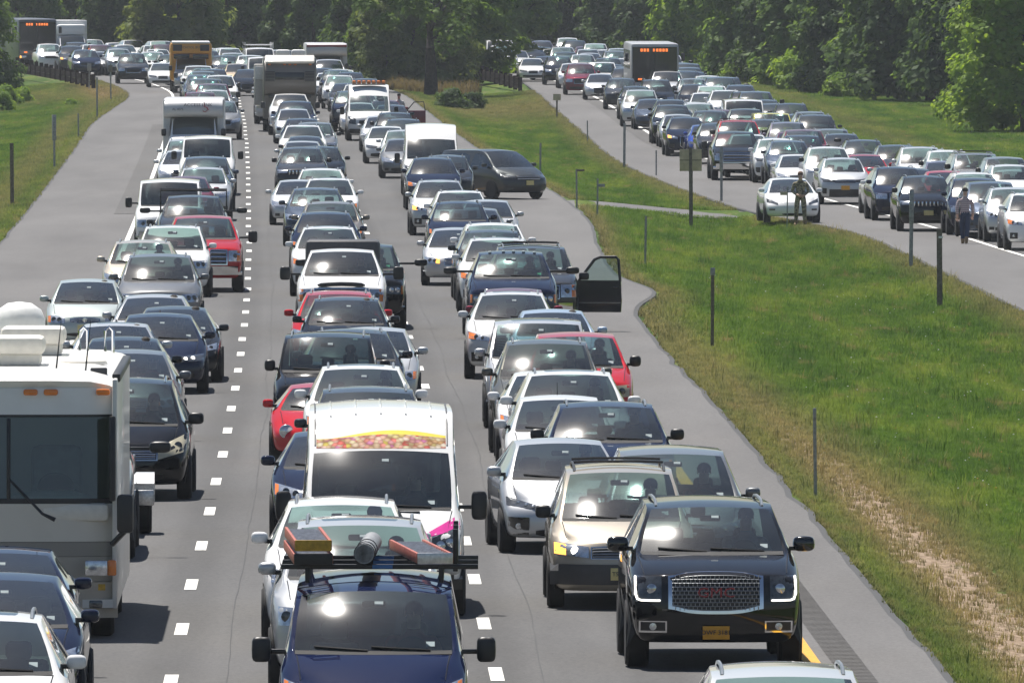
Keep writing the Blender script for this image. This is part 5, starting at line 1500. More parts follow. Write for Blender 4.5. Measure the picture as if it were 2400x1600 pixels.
# crop origin and scale, then one line per vehicle: x y of the top of its windscreen in that crop, kind, colour, remark
CAT = """
@ 200 180 3.92
1000 380 minibus white !label=white minibus lettered Access Link, leading the white full-size van
1125 575 van_a white
930 588 suv_a silver
905 712 sedan_d silver
1120 755 suv_e slate
1090 862 suv_a silver
950 945 s maroon
780 975 van_a white
1010 1112 rack_pickup dgrey
905 1235 s dgrey
1105 1330 pickup_a red !label=tall red pickup truck beside the dashed line, half behind a white sport utility car
810 1375 suv_e white
@ 0 400 3.485
1170 605 suv_a beige
1315 690 suv_e grey
715 908 sedan_b mint !label=pale green silver sedan straddling the shoulder line, farthest out of its queue
1270 1030 s silver
1440 1125 sedan_d dgrey
1320 1210 sedan_c navy lit !label=navy sedan with lit ring-shaped headlights behind the motorhome
970 1280 s silver
1020 1385 s black
@ 0 740 3.137
960 300 s grey
930 505 minivan_c black !label=black minivan with yellowed headlights, right behind the trailer
@ 0 1150 3.485
0 495 sedan_a navy
10 765 sedan_d navy
-165 1075 suv_b white
@ 600 180 3.92
370 250 u navy
360 318 s silver
435 390 u navy
437 462 suv_b white
545 440 u grey
460 555 s dgrey
430 600 s silver
430 662 suv_d dgrey
595 652 u black
605 858 suv_a white
680 950 suv_b white
400 956 s silver
555 1048 suv_a slate
690 1180 suv_c taupe
@ 600 500 3.408
570 10 suv_b navy
580 133 suv_b white
690 312 work_pickup white !label=white pickup truck with black tow mirrors and a dark bonnet shield
850 300 pickup_b black
660 650 u red !label=red sport utility car almost hidden behind a black one
725 685 suv_a black
790 950 suv_b dgrey
940 948 sedan_b silver
575 1015 jeep black !label=black boxy sport utility car with round headlights and slotted grille
850 1260 suv_b white
905 1435 suv_e dgrey
@ 560 860 3.564
735 248 roadster red !label=red convertible with round headlights, half hidden by the tall white van
817 600 sedan_a navy
1205 712 sweets_van white !label=tall white panel van with printed sweets and a pink stripe
865 1170 suv_a white
1010 1370 suv_e silver
@ 560 1200 3.675
1165 695 ladder_van deep !label=deep blue small van carrying ladders on its roof rack
@ 500 0 3.92
1050 520 maroon_minibus white !label=white minibus with a maroon roof band at the bend
705 500 u slate
1020 585 s black
1010 640 s navy
1165 645 s white
1065 675 s white
1260 690 u navy
1215 735 s grey
1230 775 s dgrey
1400 735 suv_c dgrey
1290 850 p navy
1440 885 tow_truck white !label=white recovery truck with a row of amber beacons
1650 975 s dgrey
1680 1045 u black
1560 1095 s silver
1760 1130 suv_c dgrey
1600 1185 s white
1750 1205 suv_a silver
1760 1300 s grey
2010 1285 van_b white
@ 600 180 3.92
1640 775 suv_b navy
1760 745 u dgrey
1700 965 suv_b silver amb
@ 900 280 3.563
650 620 suv_b white
640 715 suv_c navy
865 700 s silver
770 768 sedan_a grey
925 885 suv_a white
613 935 sedan_e silver amb !label=silver sedan with glowing amber headlights at the inner edge of its queue
915 955 u dgrey
955 1030 suv_b white
1080 1128 lamp_pickup navy !label=dark pickup truck with five white cab lamps and tow mirrors
1245 1135 suv_full dgrey open !label=charcoal full-size sport utility car with its driver door swung open
@ 1050 560 3.137
500 392 s maroon
470 438 suv_b white
790 545 sedan_a ltblue
670 645 boxy silver
965 738 pickup_c red !label=red pickup truck running on the median shoulder
730 850 suv_e olive
760 1005 sedan_a white
910 1075 suv_b white
840 1195 sedan_b white
1185 1220 suv_d navy !label=navy sport utility car with a slotted grille, behind the silver hatchback sedan
@ 1100 960 3.36
780 285 wedge silver yaw=3 !label=silver wedge-nosed hatchback sedan angled towards the median
1620 365 minivan_b grey
1200 485 minivan_a beige lit !label=beige minivan with roof rack and lit amber lamps
@ 1400 1080 3.015
822 310 yukon black !label=black full-size sport utility car with big chrome mesh grille
1330 1505 suv_a pale !label=pale silver roof of the car cut by the bottom edge
@ 0 60 5.88
520 -80 dark_coach x !label=dark coach with orange sign at the head of the bend
1040 155 box_truck white !label=white box truck beside the dark coach at the bend
320 225 u slate
510 245 u silver
730 270 u white
840 330 s white
1040 290 suv_b dgrey amb
1340 225 u white
1220 345 u navy
1420 385 s silver
1470 310 s grey
1680 345 suv_c silver
2030 240 s red !label=red sedan behind the jam at the bend, before the trees
1780 285 s white
1850 410 u dgrey
2140 370 suv_d white
2260 300 s slate
2260 530 s white
@ 360 60 4.704
420 200 school_bus x !label=yellow school bus with a white roof in the bend
520 405 suv_b white amb
690 270 s white
880 265 u white
800 345 u dgrey
970 335 s navy
940 435 s tan
1050 500 s black
745 565 p white
620 610 u dgrey
660 720 s navy
756 860 u grey
1190 270 rack_van white !label=white van with a pipe rack on its roof at the bend
1220 365 van_a white
@ 1120 60 4.704 R
250 175 van_a white
265 118 s maroon
290 235 u white
500 225 s dgrey
720 190 u mauve
450 285 s silver
640 292 s dgrey
610 370 s white
760 352 sedan_e navy amb
950 245 u silver
970 310 u dgrey
895 360 u black
1050 435 s white
1140 430 u maroon
1225 270 u silver
1250 330 s silver
1400 275 s white
1530 285 u grey
1375 420 boxy white
1355 540 s silver
1575 385 sedan_e white amb
1950 215 coach x !label=grey coach with an orange destination sign on the far carriageway
1590 590 u dgrey
1750 685 u black
1795 725 u silver
1925 830 s slate
2130 840 u dgrey
2150 895 u black
2210 960 s dgrey
2220 1005 s silver
2310 1030 suv_b navy amb
2090 520 p silver
@ 1500 150 4.704 R
520 95 u navy
590 195 u grey
610 245 suv_b black amb
890 160 p slate
800 272 u white
950 300 u white
715 340 s white
1155 415 van_a white !label=white full-size van ahead of the lime yellow car
1470 560 boxy yellow !label=lime yellow boxy car at the outer edge of the far carriageway
1190 550 p black
560 665 s grey
780 600 u dgrey
760 680 s blue !label=bright blue sedan among dark cars on the far carriageway
870 680 u dgrey
1100 660 suv_full red !label=red full-size sport utility car with a roof rack, far carriageway
1397 635 u dgrey
1640 690 u mauve
1070 765 p black
1200 815 u white
1680 735 s white
1820 750 p maroon
1805 808 u navy
1240 880 s silver
1510 850 u white
1410 895 s navy
1710 920 s maroon
1650 870 u slate
2115 790 u grey
2020 840 s silver
2235 815 u dgrey
1760 1030 sedan_d white
2090 950 u white
@ 1900 280 4.704 R
370 435 suv_c silver !label=silver sport utility car with a gold plate behind the parked white sedan
600 260 u dgrey
620 430 sedan_c red !label=red sedan next to the silver car with the gold plate
960 305 u dgrey
1225 345 u silver
1330 370 u pale
1530 435 u white
1860 390 suv_full grey
2180 450 p grey
2240 530 u pale
2300 590 s white
990 545 suv_e navy
1490 490 s mauve
1160 580 s black
915 595 sedan_d white
1510 590 s red !label=red roofed car boxed in by white and black cars
1830 610 u white
1280 655 suv_d black !label=black sport utility car with wide framed grille nearest the white line
1830 690 u navy
2010 750 minivan_b slate
2230 775 suv_a silver
2470 850 u white
@ 1600 300 5.88 R
1515 730 electric white free !label=white sedan parked on the far shoulder behind the soldier
"""
def parse():
    out, org, lane = [], (0, 0, 1), 'L'
    for ln in CAT.strip().splitlines():
        if ln.startswith('@'):
            t = ln[1:].split()
            org = (float(t[0]), float(t[1]), float(t[2])); lane = t[3] if len(t) > 3 else 'L'
            continue
        ln, _, lab = ln.partition('!label=')
        t = ln.split()
        v = dict(px=org[0] + float(t[0]) / org[2], py=org[1] + float(t[1]) / org[2], kind=pick(t[2]), col=t[3], label=lab.strip() or None, lane=lane, opt=t[4:])
        out.append(v)
    return out
def lane_curve(v):
    return x_dash if v['lane'] == 'L' else x_far_line
def locate():
    V = parse()
    for v in V:
        pr = PROTO[v['kind']]
        X, Y, z = ground_at(v['px'], v['py'], pr.H)
        v['X'], v['Y'] = X, Y - pr.hy
        v['L'], v['W'] = pr.L, pr.W
        v['yaw'] = 0.0
        for o in v['opt']:
            if o.startswith('yaw='): v['yaw'] = R(float(o[4:]))
    rnd = random.Random(21)
    mixc_ = ['white', 'silver', 'dgrey', 'black', 'navy', 'grey', 'white', 'silver', 'slate', 'pale', 'dgrey', 'maroon']
    for lane, f, us, y1, y2 in (('L', x_dash, (-1.9, 1.8, 5.4), 610, 985), ('R', x_far_line, (1.9, 5.5), 590, 960)):
        for u in us:
            Y = y1 + rnd.uniform(0, 8)
            while Y < y2:
                near = [v for v in V if v['lane'] == lane and abs((v['X'] - f(v['Y'])) - u) < 1.7 and abs(v['Y'] - Y) < 8.0]
                X = f(Y) + u + rnd.uniform(-.4, .4)
                clash = any(abs(X - cx) < 2.6 and y0_ - 7 < Y < y1_ + 2 for (cx, y0_, y1_) in ((-10.3, 625, 645), (-5.4, 635, 643)))
                if not near and not clash and -40 < 1200 + X * FP / Y < 2440:
                    t = rnd.choice('ssuuusup')
                    k = pick(t); pr = PROTO[k]
                    V.append(dict(px=0, py=0, kind=k, col=rnd.choice(mixc_), label=None, lane=lane, opt=[], X=X, Y=Y, L=pr.L, W=pr.W, yaw=0.0, fill=True))
                    Y += 8.0
                Y += rnd.uniform(1.5, 4)
    for v in list(V):
        if v['lane'] == 'L' and 618 < v['Y'] + v['L'] and v['Y'] < 646 and abs(v['X'] + 10.3) < 2.1:
            v['X'] *= 647 / v['Y']; v['Y'] = 647
    # no two share a place: push the one behind back along its line of sight
    V.sort(key=lambda v: v['Y'])
    for it in range(3):
        for i, v in enumerate(V):
            for w in V:
                if w is v or w['Y'] > v['Y']: continue
                f = lane_curve(v)
                du = (v['X'] - f(v['Y'])) - (w['X'] - f(w['Y']))
                if abs(du) < (v['W'] + w['W']) / 2 - 0.06 and v['Y'] < w['Y'] + w['L'] + 0.35:
                    ny = w['Y'] + w['L'] + 0.35
                    v['X'] *= ny / v['Y']; v['moved'] = v.get('moved', 0) + ny - v['Y']; v['Y'] = ny
        V.sort(key=lambda v: v['Y'])
    return V
def words_of(v):
    pr = PROTO[v['kind']]
    return (COL[v['col']][1] + ' ' if v['col'] in COL else '') + pr.noun
def label_all(V):
    for v in V:
        f = lane_curve(v)
        u = v['X'] - f(v['Y'] + 2)
        if v['lane'] == 'R':
            v['q'] = 0 if u < 3.66 else 1
            v['qn'] = ['far carriageway lane by its white line', 'far carriageway lane by the wood'][v['q']]
        else:
            v['q'] = 3 if u < 0.2 else (4 if u < 3.66 else 5)
            v['qn'] = ['shoulder-side queue', 'middle queue', 'median-side queue'][v['q'] - 3]
    def short(v): return words_of(v).replace('sport utility car', 'SUV').replace('SUV', 'off-roader') if False else words_of(v).replace('full-size ', '').replace('boxy ', '').replace('sport utility car', 'utility car').replace(' with a steel overhead rack', '').replace(' with a roof ladder rack', '')
    by = {}
    for v in V: by.setdefault(v['q'], []).append(v)
    for q in by.values(): q.sort(key=lambda v: v['Y'])
    used = {v['label'] for v in V if v['label']}
    todo = [v for v in V if not v['label']]
    def rel(v, mode):
        q = by[v['q']]; k = q.index(v)
        a = q[k - 1] if k > 0 else None
        b = q[k + 1] if k + 1 < len(q) else None
        base = words_of(v)
        if mode == 0: return f"{base} in the {v['qn']}"
        if mode == 1 and a: return f"{base} behind the {short(a)}, {v['qn'].replace('far carriageway ', 'far ').replace('by its white line', 'by the line')}"
        if a and b: return f"{short(v)} between {short(a)} and {short(b)}, {v['qn'].replace('far carriageway ', 'far ').replace(' by its white line', ' by line').replace(' by the wood', ' by wood')}"
        if a is None: return f"{base} at the very front of the {v['qn']}"
        return f"{base} at the very back of the {v['qn']}"
    ords = ['nearest', 'second', 'third', 'fourth', 'fifth', 'sixth', 'seventh', 'eighth', 'ninth', 'tenth', 'eleventh', 'twelfth']
    for mode in (0, 1, 2):
        cnt = {}
        for v in todo: cnt.setdefault(rel(v, mode), []).append(v)
        left = []
        for s, vs_ in cnt.items():
            if len(vs_) == 1 and s not in used and len(s.split()) <= 15:
                vs_[0]['label'] = s; used.add(s)
            else: left += vs_
        todo = left
    for v in todo:
        same = [w for w in by[v['q']] if short(w) == short(v)]
        n = same.index(v)
        v['label'] = f"{ords[min(n, 11)]} {short(v)} of the {v['qn'].replace('carriageway ', '')}, counted from the front"
def build_traffic():
    V = locate()
    label_all(V)
    objs = []
    for v in V:
        pr = PROTO[v['kind']]
        X, Y = v['X'], v['Y']
        f = lane_curve(v)
        yaw = -math.atan(slope(f, Y + v['L'] / 2)) + v['yaw'] + R(random.uniform(-0.7, 0.7))
        if 'free' in v['opt']: yaw += R(1.0)
        # sit on the slope of the road
        fx, fy_ = math.sin(yaw), -math.cos(yaw)
        z = Zg(X, Y + 1.0) + 0.02
        c = COL[v['col']][0] if v['col'] in COL else (0.5, 0.5, 0.5, 0)
        k = random.uniform(0.88, 1.12)
        c = (min(.8, c[0] * k), min(.8, c[1] * k), min(.8, c[2] * k), c[3])
        root = pr.place(X, Y, z, yaw, c, v['label'], G_NEAR if v['lane'] == 'L' else G_FAR, Y, (1 + random.uniform(-.025, .02), 1, 1 + random.uniform(-.03, .03)) if pr.cat == 'car' else None)
        pitch = math.atan((Zg(X, Y + 5) - Zg(X, Y)) / 5)
        root.rotation_euler = (pitch, 0, yaw)
        v['root'] = root
        # lit lamps where the photo shows them
        if 'amb' in v['opt'] or 'lit' in v['opt']:
            for ch in root.children:
                if ch.name.split('.')[0] == 'headlight':
                    for g in ch.children:
                        n = g.name.split('.')[0]
                        if n == 'turn_signal' or (n == 'lamp_lens' and 'lit' in v['opt']):
                            g.material_slots[0].link = 'OBJECT'
                            g.material_slots[0].material = M['lit_amber'] if n == 'turn_signal' else M['lit_white']
        objs.append(v)
    return objs
TRAFFIC = build_traffic()
def vehicle(kind, colr=None):
    return [v for v in TRAFFIC if v['kind'] == kind and (colr is None or v['col'] == colr)]

# vehicles the windscreen list does not hold -----------------------------------------------------------
def put(kind, X, Y, yaw, c, label, group=G_NEAR):
    pr = PROTO[kind]
    r = pr.place(X, Y, Zg(X, Y) + 0.02, yaw, c, label, group, Y)
    return r
def at_px0(px, Y): return (px - 1200) * Y / FP
def lane_yaw(Y): return -math.atan(slope(x_dash, Y))
put('motorhome', -5.93, 161.6, lane_yaw(166), (0.6, 0.6, 0.6, 0), 'large cream motorhome with a split windscreen, second row from the front')
put('pickup_b', -6.10, 183.6, lane_yaw(186), COL['silver'][0], 'silver pickup truck right behind the motorhome, pulling a trailer')
put('trailer', -6.16, 191.6, lane_yaw(193), (0.5, 0.5, 0.5, 0), 'utility trailer with bright tread-plate wheel guards')
put('pickup_a', at_px0(683, 629), 626.5, lane_yaw(630), COL['white'][0], 'white pickup truck hauling the tall camper trailer')
put('camper', at_px0(684, 640), 634.5, lane_yaw(638), (0.5, 0.5, 0.5, 0), 'tall camper trailer with dark striped nose, hauled by the white pickup truck')
put('minivan_b', 0.62, 477.5, R(33), (0.045, 0.05, 0.052, 0.35), 'charcoal minivan turning off across the shoulder towards the crossover')

# loads on the van roof: each ladder and the pipe is a thing of its own ---------------------------------
lv = vehicle('ladder_van')[0]
def on_van(name, label, cat, parts, loc, rz):
    r = bpy.data.objects.new(name, None); col.objects.link(r)
    m = lv['root'].matrix_basis
    m = Matrix.Translation(lv['root'].location) @ lv['root'].rotation_euler.to_matrix().to_4x4()
    p = m @ Vector(loc)
    r.location = p; r.rotation_euler = (0, 0, lv['root'].rotation_euler.z + rz)
    tag(r, label, cat, 'loads on the van roof rack')
    for (pn, mb, mat) in parts:
        link(pn, mb.mesh(pn), mat, r)
    return r
def ladder(l, w, railmat, endmat):
    ps = []
    for sx in (-1, 1):
        ps.append(('rail', MB().box((sx * w / 2, l / 2, 0.06), (0.03, l, 0.10), 0.006), railmat))
    n = int(l / 0.30)
    for k in range(n):
        ps.append(('rung', MB().tube([(-w / 2, 0.2 + k * 0.30, 0.08), (w / 2, 0.2 + k * 0.30, 0.08)], 0.018, 6), 'aluminium'))
    ps.append(('end_cap', MB().box((0, -0.01, 0.06), (w + 0.02, 0.02, 0.11), 0.005), endmat))
    return ps
on_van('ladder', 'red ladder with a yellow end on top of the dark one, van roof', 'ladder', ladder(3.4, 0.34, 'fibreglass_red', 'fibreglass_yellow'), (-0.60, 1.75, 2.18), R(2.5))
on_van('ladder', 'dark-ended red ladder lying under the yellow-ended one', 'ladder', ladder(3.4, 0.36, 'fibreglass_red', 'rack_black'), (-0.60, 1.80, 2.045), R(2.5))
on_van('ladder', 'red ladder with a grey metal end at the mirror side', 'ladder', ladder(3.4, 0.33, 'fibreglass_red', 'aluminium'), (0.60, 1.85, 2.05), R(5.0))
pp = MB().lathe([(0.0, 0.085), (0.0, 0.098), (3.0, 0.098), (3.0, 0.085), (0.0, 0.085)], 'y', (0, 0, 0.10), 20)
bands = [('strap_band', MB().lathe([(y, 0.098), (y, 0.106), (y + 0.05, 0.106), (y + 0.05, 0.098)], 'y', (0, 0, 0.10), 20), 'rack_black') for y in (0.06, 0.5, 1.1)]
on_van('pipe', 'round metal pipe strapped between the ladders on the van', 'pipe', [('tube', pp, 'galvanised')] + bands + [('bore_shade', MB().lathe([(0.03, 0.084), (0.04, 0.0)], 'y', (0, 0, 0.10), 20), 'rack_black')], (-0.10, 1.9, 2.05), R(-1.0))  # black disc in the mouth paints the shaded inside of the pipe

# open driver door of the charcoal full-size car ---------------------------------------------------------
ov = [v for v in TRAFFIC if 'open' in v['opt']][0]
def door_mesh():
    out = [(0.0, 0.0), (1.10, 0.0), (1.12, 0.30), (1.10, 0.74), (1.04, 1.24), (0.98, 1.30), (0.62, 1.30), (0.46, 1.24), (0.10, 0.80), (0.0, 0.66)]
    inn = [(0.0, 0.0)] * 10
    win = [(0.20, 0.78), (0.55, 0.78), (1.00, 0.78), (1.01, 0.80), (0.96, 1.20), (0.94, 1.22), (0.64, 1.22), (0.52, 1.18), (0.24, 0.84), (0.19, 0.80)]
    mb = MB()
    # lower panel
    lo = [(0.0, 0.0), (1.10, 0.0), (1.12, 0.30), (1.10, 0.74), (0.08, 0.74), (0.0, 0.66)]
    for y0, y1 in ((-0.05, 0.05),):
        n = len(lo)
        mb.add([(x, y0, z) for x, z in lo] + [(x, y1, z) for x, z in lo], [tuple(range(n)), tuple(range(2 * n - 1, n - 1, -1))] + [(k, (k + 1) % n, n + (k + 1) % n, n + k) for k in range(n)])
    return mb
dm_ = door_mesh()
fr_ = MB().tube([(0.06, 0, 0.70), (0.46, 0, 1.22), (0.60, 0, 1.28), (0.98, 0, 1.28), (1.04, 0, 1.22), (1.08, 0, 0.72)], 0.035, 8)
gl_ = MB().add([(0.10, 0.0, 0.74), (1.07, 0.0, 0.74), (1.03, 0.0, 1.24), (0.60, 0.0, 1.26), (0.47, 0.0, 1.20)], [(0, 1, 2, 3, 4)])
droot = link('door', dm_.mesh('door'), 'car_paint', ov['root'], (0.96, 1.62, 0.42), R(-8), [ch for ch in ov['root'].children if ch.name.split('.')[0] == 'body'][0].color)
droot.scale = (0.92, 1, 0.95)
droot['label'] = 'driver door swung wide open'
link('window_frame', fr_.mesh('window_frame'), 'black_trim', droot)
link('window_pane', gl_.mesh('window_pane', False), 'windscreen_glass', droot)
link('trim_strip', MB().box((0.56, -0.055, 0.22), (1.06, 0.02, 0.025)).mesh('trim_strip'), 'satin_metal', droot)
link('door_handle', MB().box((0.98, -0.06, 0.58), (0.14, 0.04, 0.05), 0.012).mesh('door_handle'), 'black_gloss', droot)
link('door_mirror', MB().box((0.22, -0.10, 0.84), (0.24, 0.14, 0.18), 0.05).mesh('door_mirror'), 'black_trim', droot)
# its own mirror on that side has moved with the door
for ch in list(ov['root'].children):
    if ch.name.split('.')[0] == 'side_mirror' and sum(v.co.x for v in ch.data.vertices) > 0:
        for g in list(ch.children): bpy.data.objects.remove(g)
        bpy.data.objects.remove(ch)

# ------------------------------------------------------------------ trees, bushes, grass
def crown_mesh(name, seed, h0, h1, rad, nclump, nleaf, leaf, shape='round', clump=0.9):
    rnd = random.Random(seed)
    V, Fc = [], []
    def leafquad(p, s, nrm):
        a = nrm.cross(Vector((rnd.uniform(-1, 1), rnd.uniform(-1, 1), rnd.uniform(-1, 1))))
        if a.length < 1e-3: return
        a.normalize(); b = nrm.cross(a)
        a *= s * 0.5; b *= s * 0.85
        o = len(V)
        V.extend([tuple(p - b), tuple(p + a - b * 0.1), tuple(p + b), tuple(p - a - b * 0.1)])
        Fc.append((o, o + 1, o + 2, o + 3))
    for c in range(nclump):
        t = rnd.random()
        z = h0 + (h1 - h0) * t
        if shape == 'round': rr = rad * (1.0 - 0.45 * t ** 1.4) * (0.85 + 0.3 * rnd.random())
        elif shape == 'cone': rr = rad * (1.02 - t) + 0.25
        elif shape == 'umbrella': rr = rad * (0.45 + 0.55 * min(1, t * 2.2)) * (1 if t < 0.8 else 0.75)
        else: rr = rad * math.sqrt(max(0.05, 1 - t * t))
        an = rnd.uniform(0, 2 * math.pi)
        q = rr * math.sqrt(rnd.uniform(0.25, 1.0))
        cc = Vector((q * math.cos(an), q * math.sin(an), z))
        cr = clump * rnd.uniform(0.6, 1.35)
        out = Vector((cc.x, cc.y, 0)).normalized() if q > 0.1 else Vector((0, 0, 1))
        for k in range(nleaf):
            d = Vector((rnd.gauss(0, 1), rnd.gauss(0, 1), rnd.gauss(0, 0.8)))
            if d.length < 1e-3: continue
            d.normalize()
            r = cr * rnd.uniform(0.45, 1.0) ** 0.6
            p = cc + Vector((d.x * r, d.y * r, d.z * r * 0.72))
            if p.z < 0.05: continue
            n = (d * 0.7 + Vector((0, 0, 0.7)) + out * 0.3 + Vector((rnd.uniform(-.6, .6), rnd.uniform(-.6, .6), rnd.uniform(-.6, .6)))).normalized()
            leafquad(p, leaf * rnd.uniform(0.7, 1.35), n)
    me = bpy.data.meshes.new(name)
    me.from_pydata(V, [], Fc)
    me.update()
    return me
def trunk_mesh(seed, h, r0, lean=0.3, branches=7, low=1.5):
    rnd = random.Random(seed)
    mb = MB()
    pts = [Vector((0, 0, -0.3))]
    for k in range(1, 8):
        pts.append(Vector((lean * math.sin(k * 0.9 + seed) * k / 7, lean * math.cos(k * 1.1 + seed) * k / 7, h * k / 7)))
    mb.tube(pts, [r0 * (1.25 - 0.15 * min(k, 2)) * (1 - 0.11 * k) for k in range(8)], 8)
    for b in range(branches):
        t = rnd.uniform(low / h, 0.92)
        k = int(t * 7)
        p = pts[k].lerp(pts[min(k + 1, 7)], t * 7 - k)
        an = rnd.uniform(0, 6.28)
        l = rnd.uniform(1.4, 3.0)
        mb.tube([p, p + Vector((math.cos(an) * l * .5, math.sin(an) * l * .5, l * 0.25)), p + Vector((math.cos(an) * l, math.sin(an) * l, l * 0.65))], [r0 * 0.32, r0 * 0.2, r0 * 0.06], 5)
    return mb.mesh('trunk')
KINDS = {}
def tree_kinds():
    for k in range(4):
        KINDS[f'broad{k}'] = (crown_mesh('crown', 10 + k, 0.9, 10.5, 3.6, 150, 120, 0.24, 'round', 1.0), trunk_mesh(k, 9.5, 0.22))
    for k in range(2):
        KINDS[f'edge{k}'] = (crown_mesh('crown', 30 + k, 0.3, 7.5, 2.6, 130, 130, 0.17, 'round', 0.75), trunk_mesh(9 + k, 6.5, 0.14))
    KINDS['cedar'] = (crown_mesh('crown', 40, 0.2, 9.5, 2.0, 130, 95, 0.20, 'cone', 0.55), trunk_mesh(14, 9.0, 0.16, 0.05))
    KINDS['locust'] = (crown_mesh('crown', 50, 3.2, 11.0, 4.6, 62, 130, 0.20, 'umbrella', 0.85), trunk_mesh(3, 10.5, 0.36, 0.15, 10, 3.0))
    for k in range(2):
        KINDS[f'bush{k}'] = (crown_mesh('crown', 60 + k, 0.2, 1.7, 1.5, 40, 110, 0.15, 'dome', 0.55), None)
    for k in ('shadow',):
        KINDS['fill'] = (crown_mesh('crown', 70, 0.2, 10.5, 4.4, 100, 55, 0.5, 'round', 1.3), trunk_mesh(5, 9, 0.2))
tree_kinds()
def plant(kind, X, Y, leafmat, label, cat, group=None, scale=1.0, rz=None, name='tree', z=None):
    cm, tm = KINDS[kind]
    r = bpy.data.objects.new(name, None); col.objects.link(r)
    r.location = (X, Y, (terr_z(X, Y) if z is None else z) - 0.05)
    r.rotation_euler = (0, 0, random.uniform(0, 6.28) if rz is None else rz)
    sc = scale * random.uniform(0.92, 1.08)
    r.scale = (sc, sc, sc * random.uniform(0.92, 1.1))
    tag(r, label, cat, group)
    c = bpy.data.objects.new('crown' if tm else 'foliage', cm)
    if len(cm.materials) == 0: cm.materials.append(M['leaf_mid'])
    col.objects.link(c); c.parent = r
    c.material_slots[0].link = 'OBJECT'; c.material_slots[0].material = M[leafmat]
    if tm:
        if len(tm.materials) == 0: tm.materials.append(M['bark'])
        t = bpy.data.objects.new('trunk', tm); col.objects.link(t); t.parent = r
    return r
ORD = ['first', 'second', 'third', 'fourth', 'fifth', 'sixth', 'seventh', 'eighth', 'ninth', 'tenth', 'eleventh', 'twelfth', 'thirteenth', 'fourteenth', 'fifteenth', 'sixteenth', 'seventeenth', 'eighteenth', 'nineteenth', 'twentieth', 'twenty-first', 'twenty-second', 'twenty-third', 'twenty-fourth', 'twenty-fifth', 'twenty-sixth', 'twenty-seventh', 'twenty-eighth', 'twenty-ninth', 'thirtieth']
TONE = {'leaf_mid': 'mid green', 'leaf_dark': 'dark green', 'leaf_bright': 'bright green', 'leaf_olive': 'olive green'}
def at_px(px, Y):
    return (px - 1200) * Y / FP
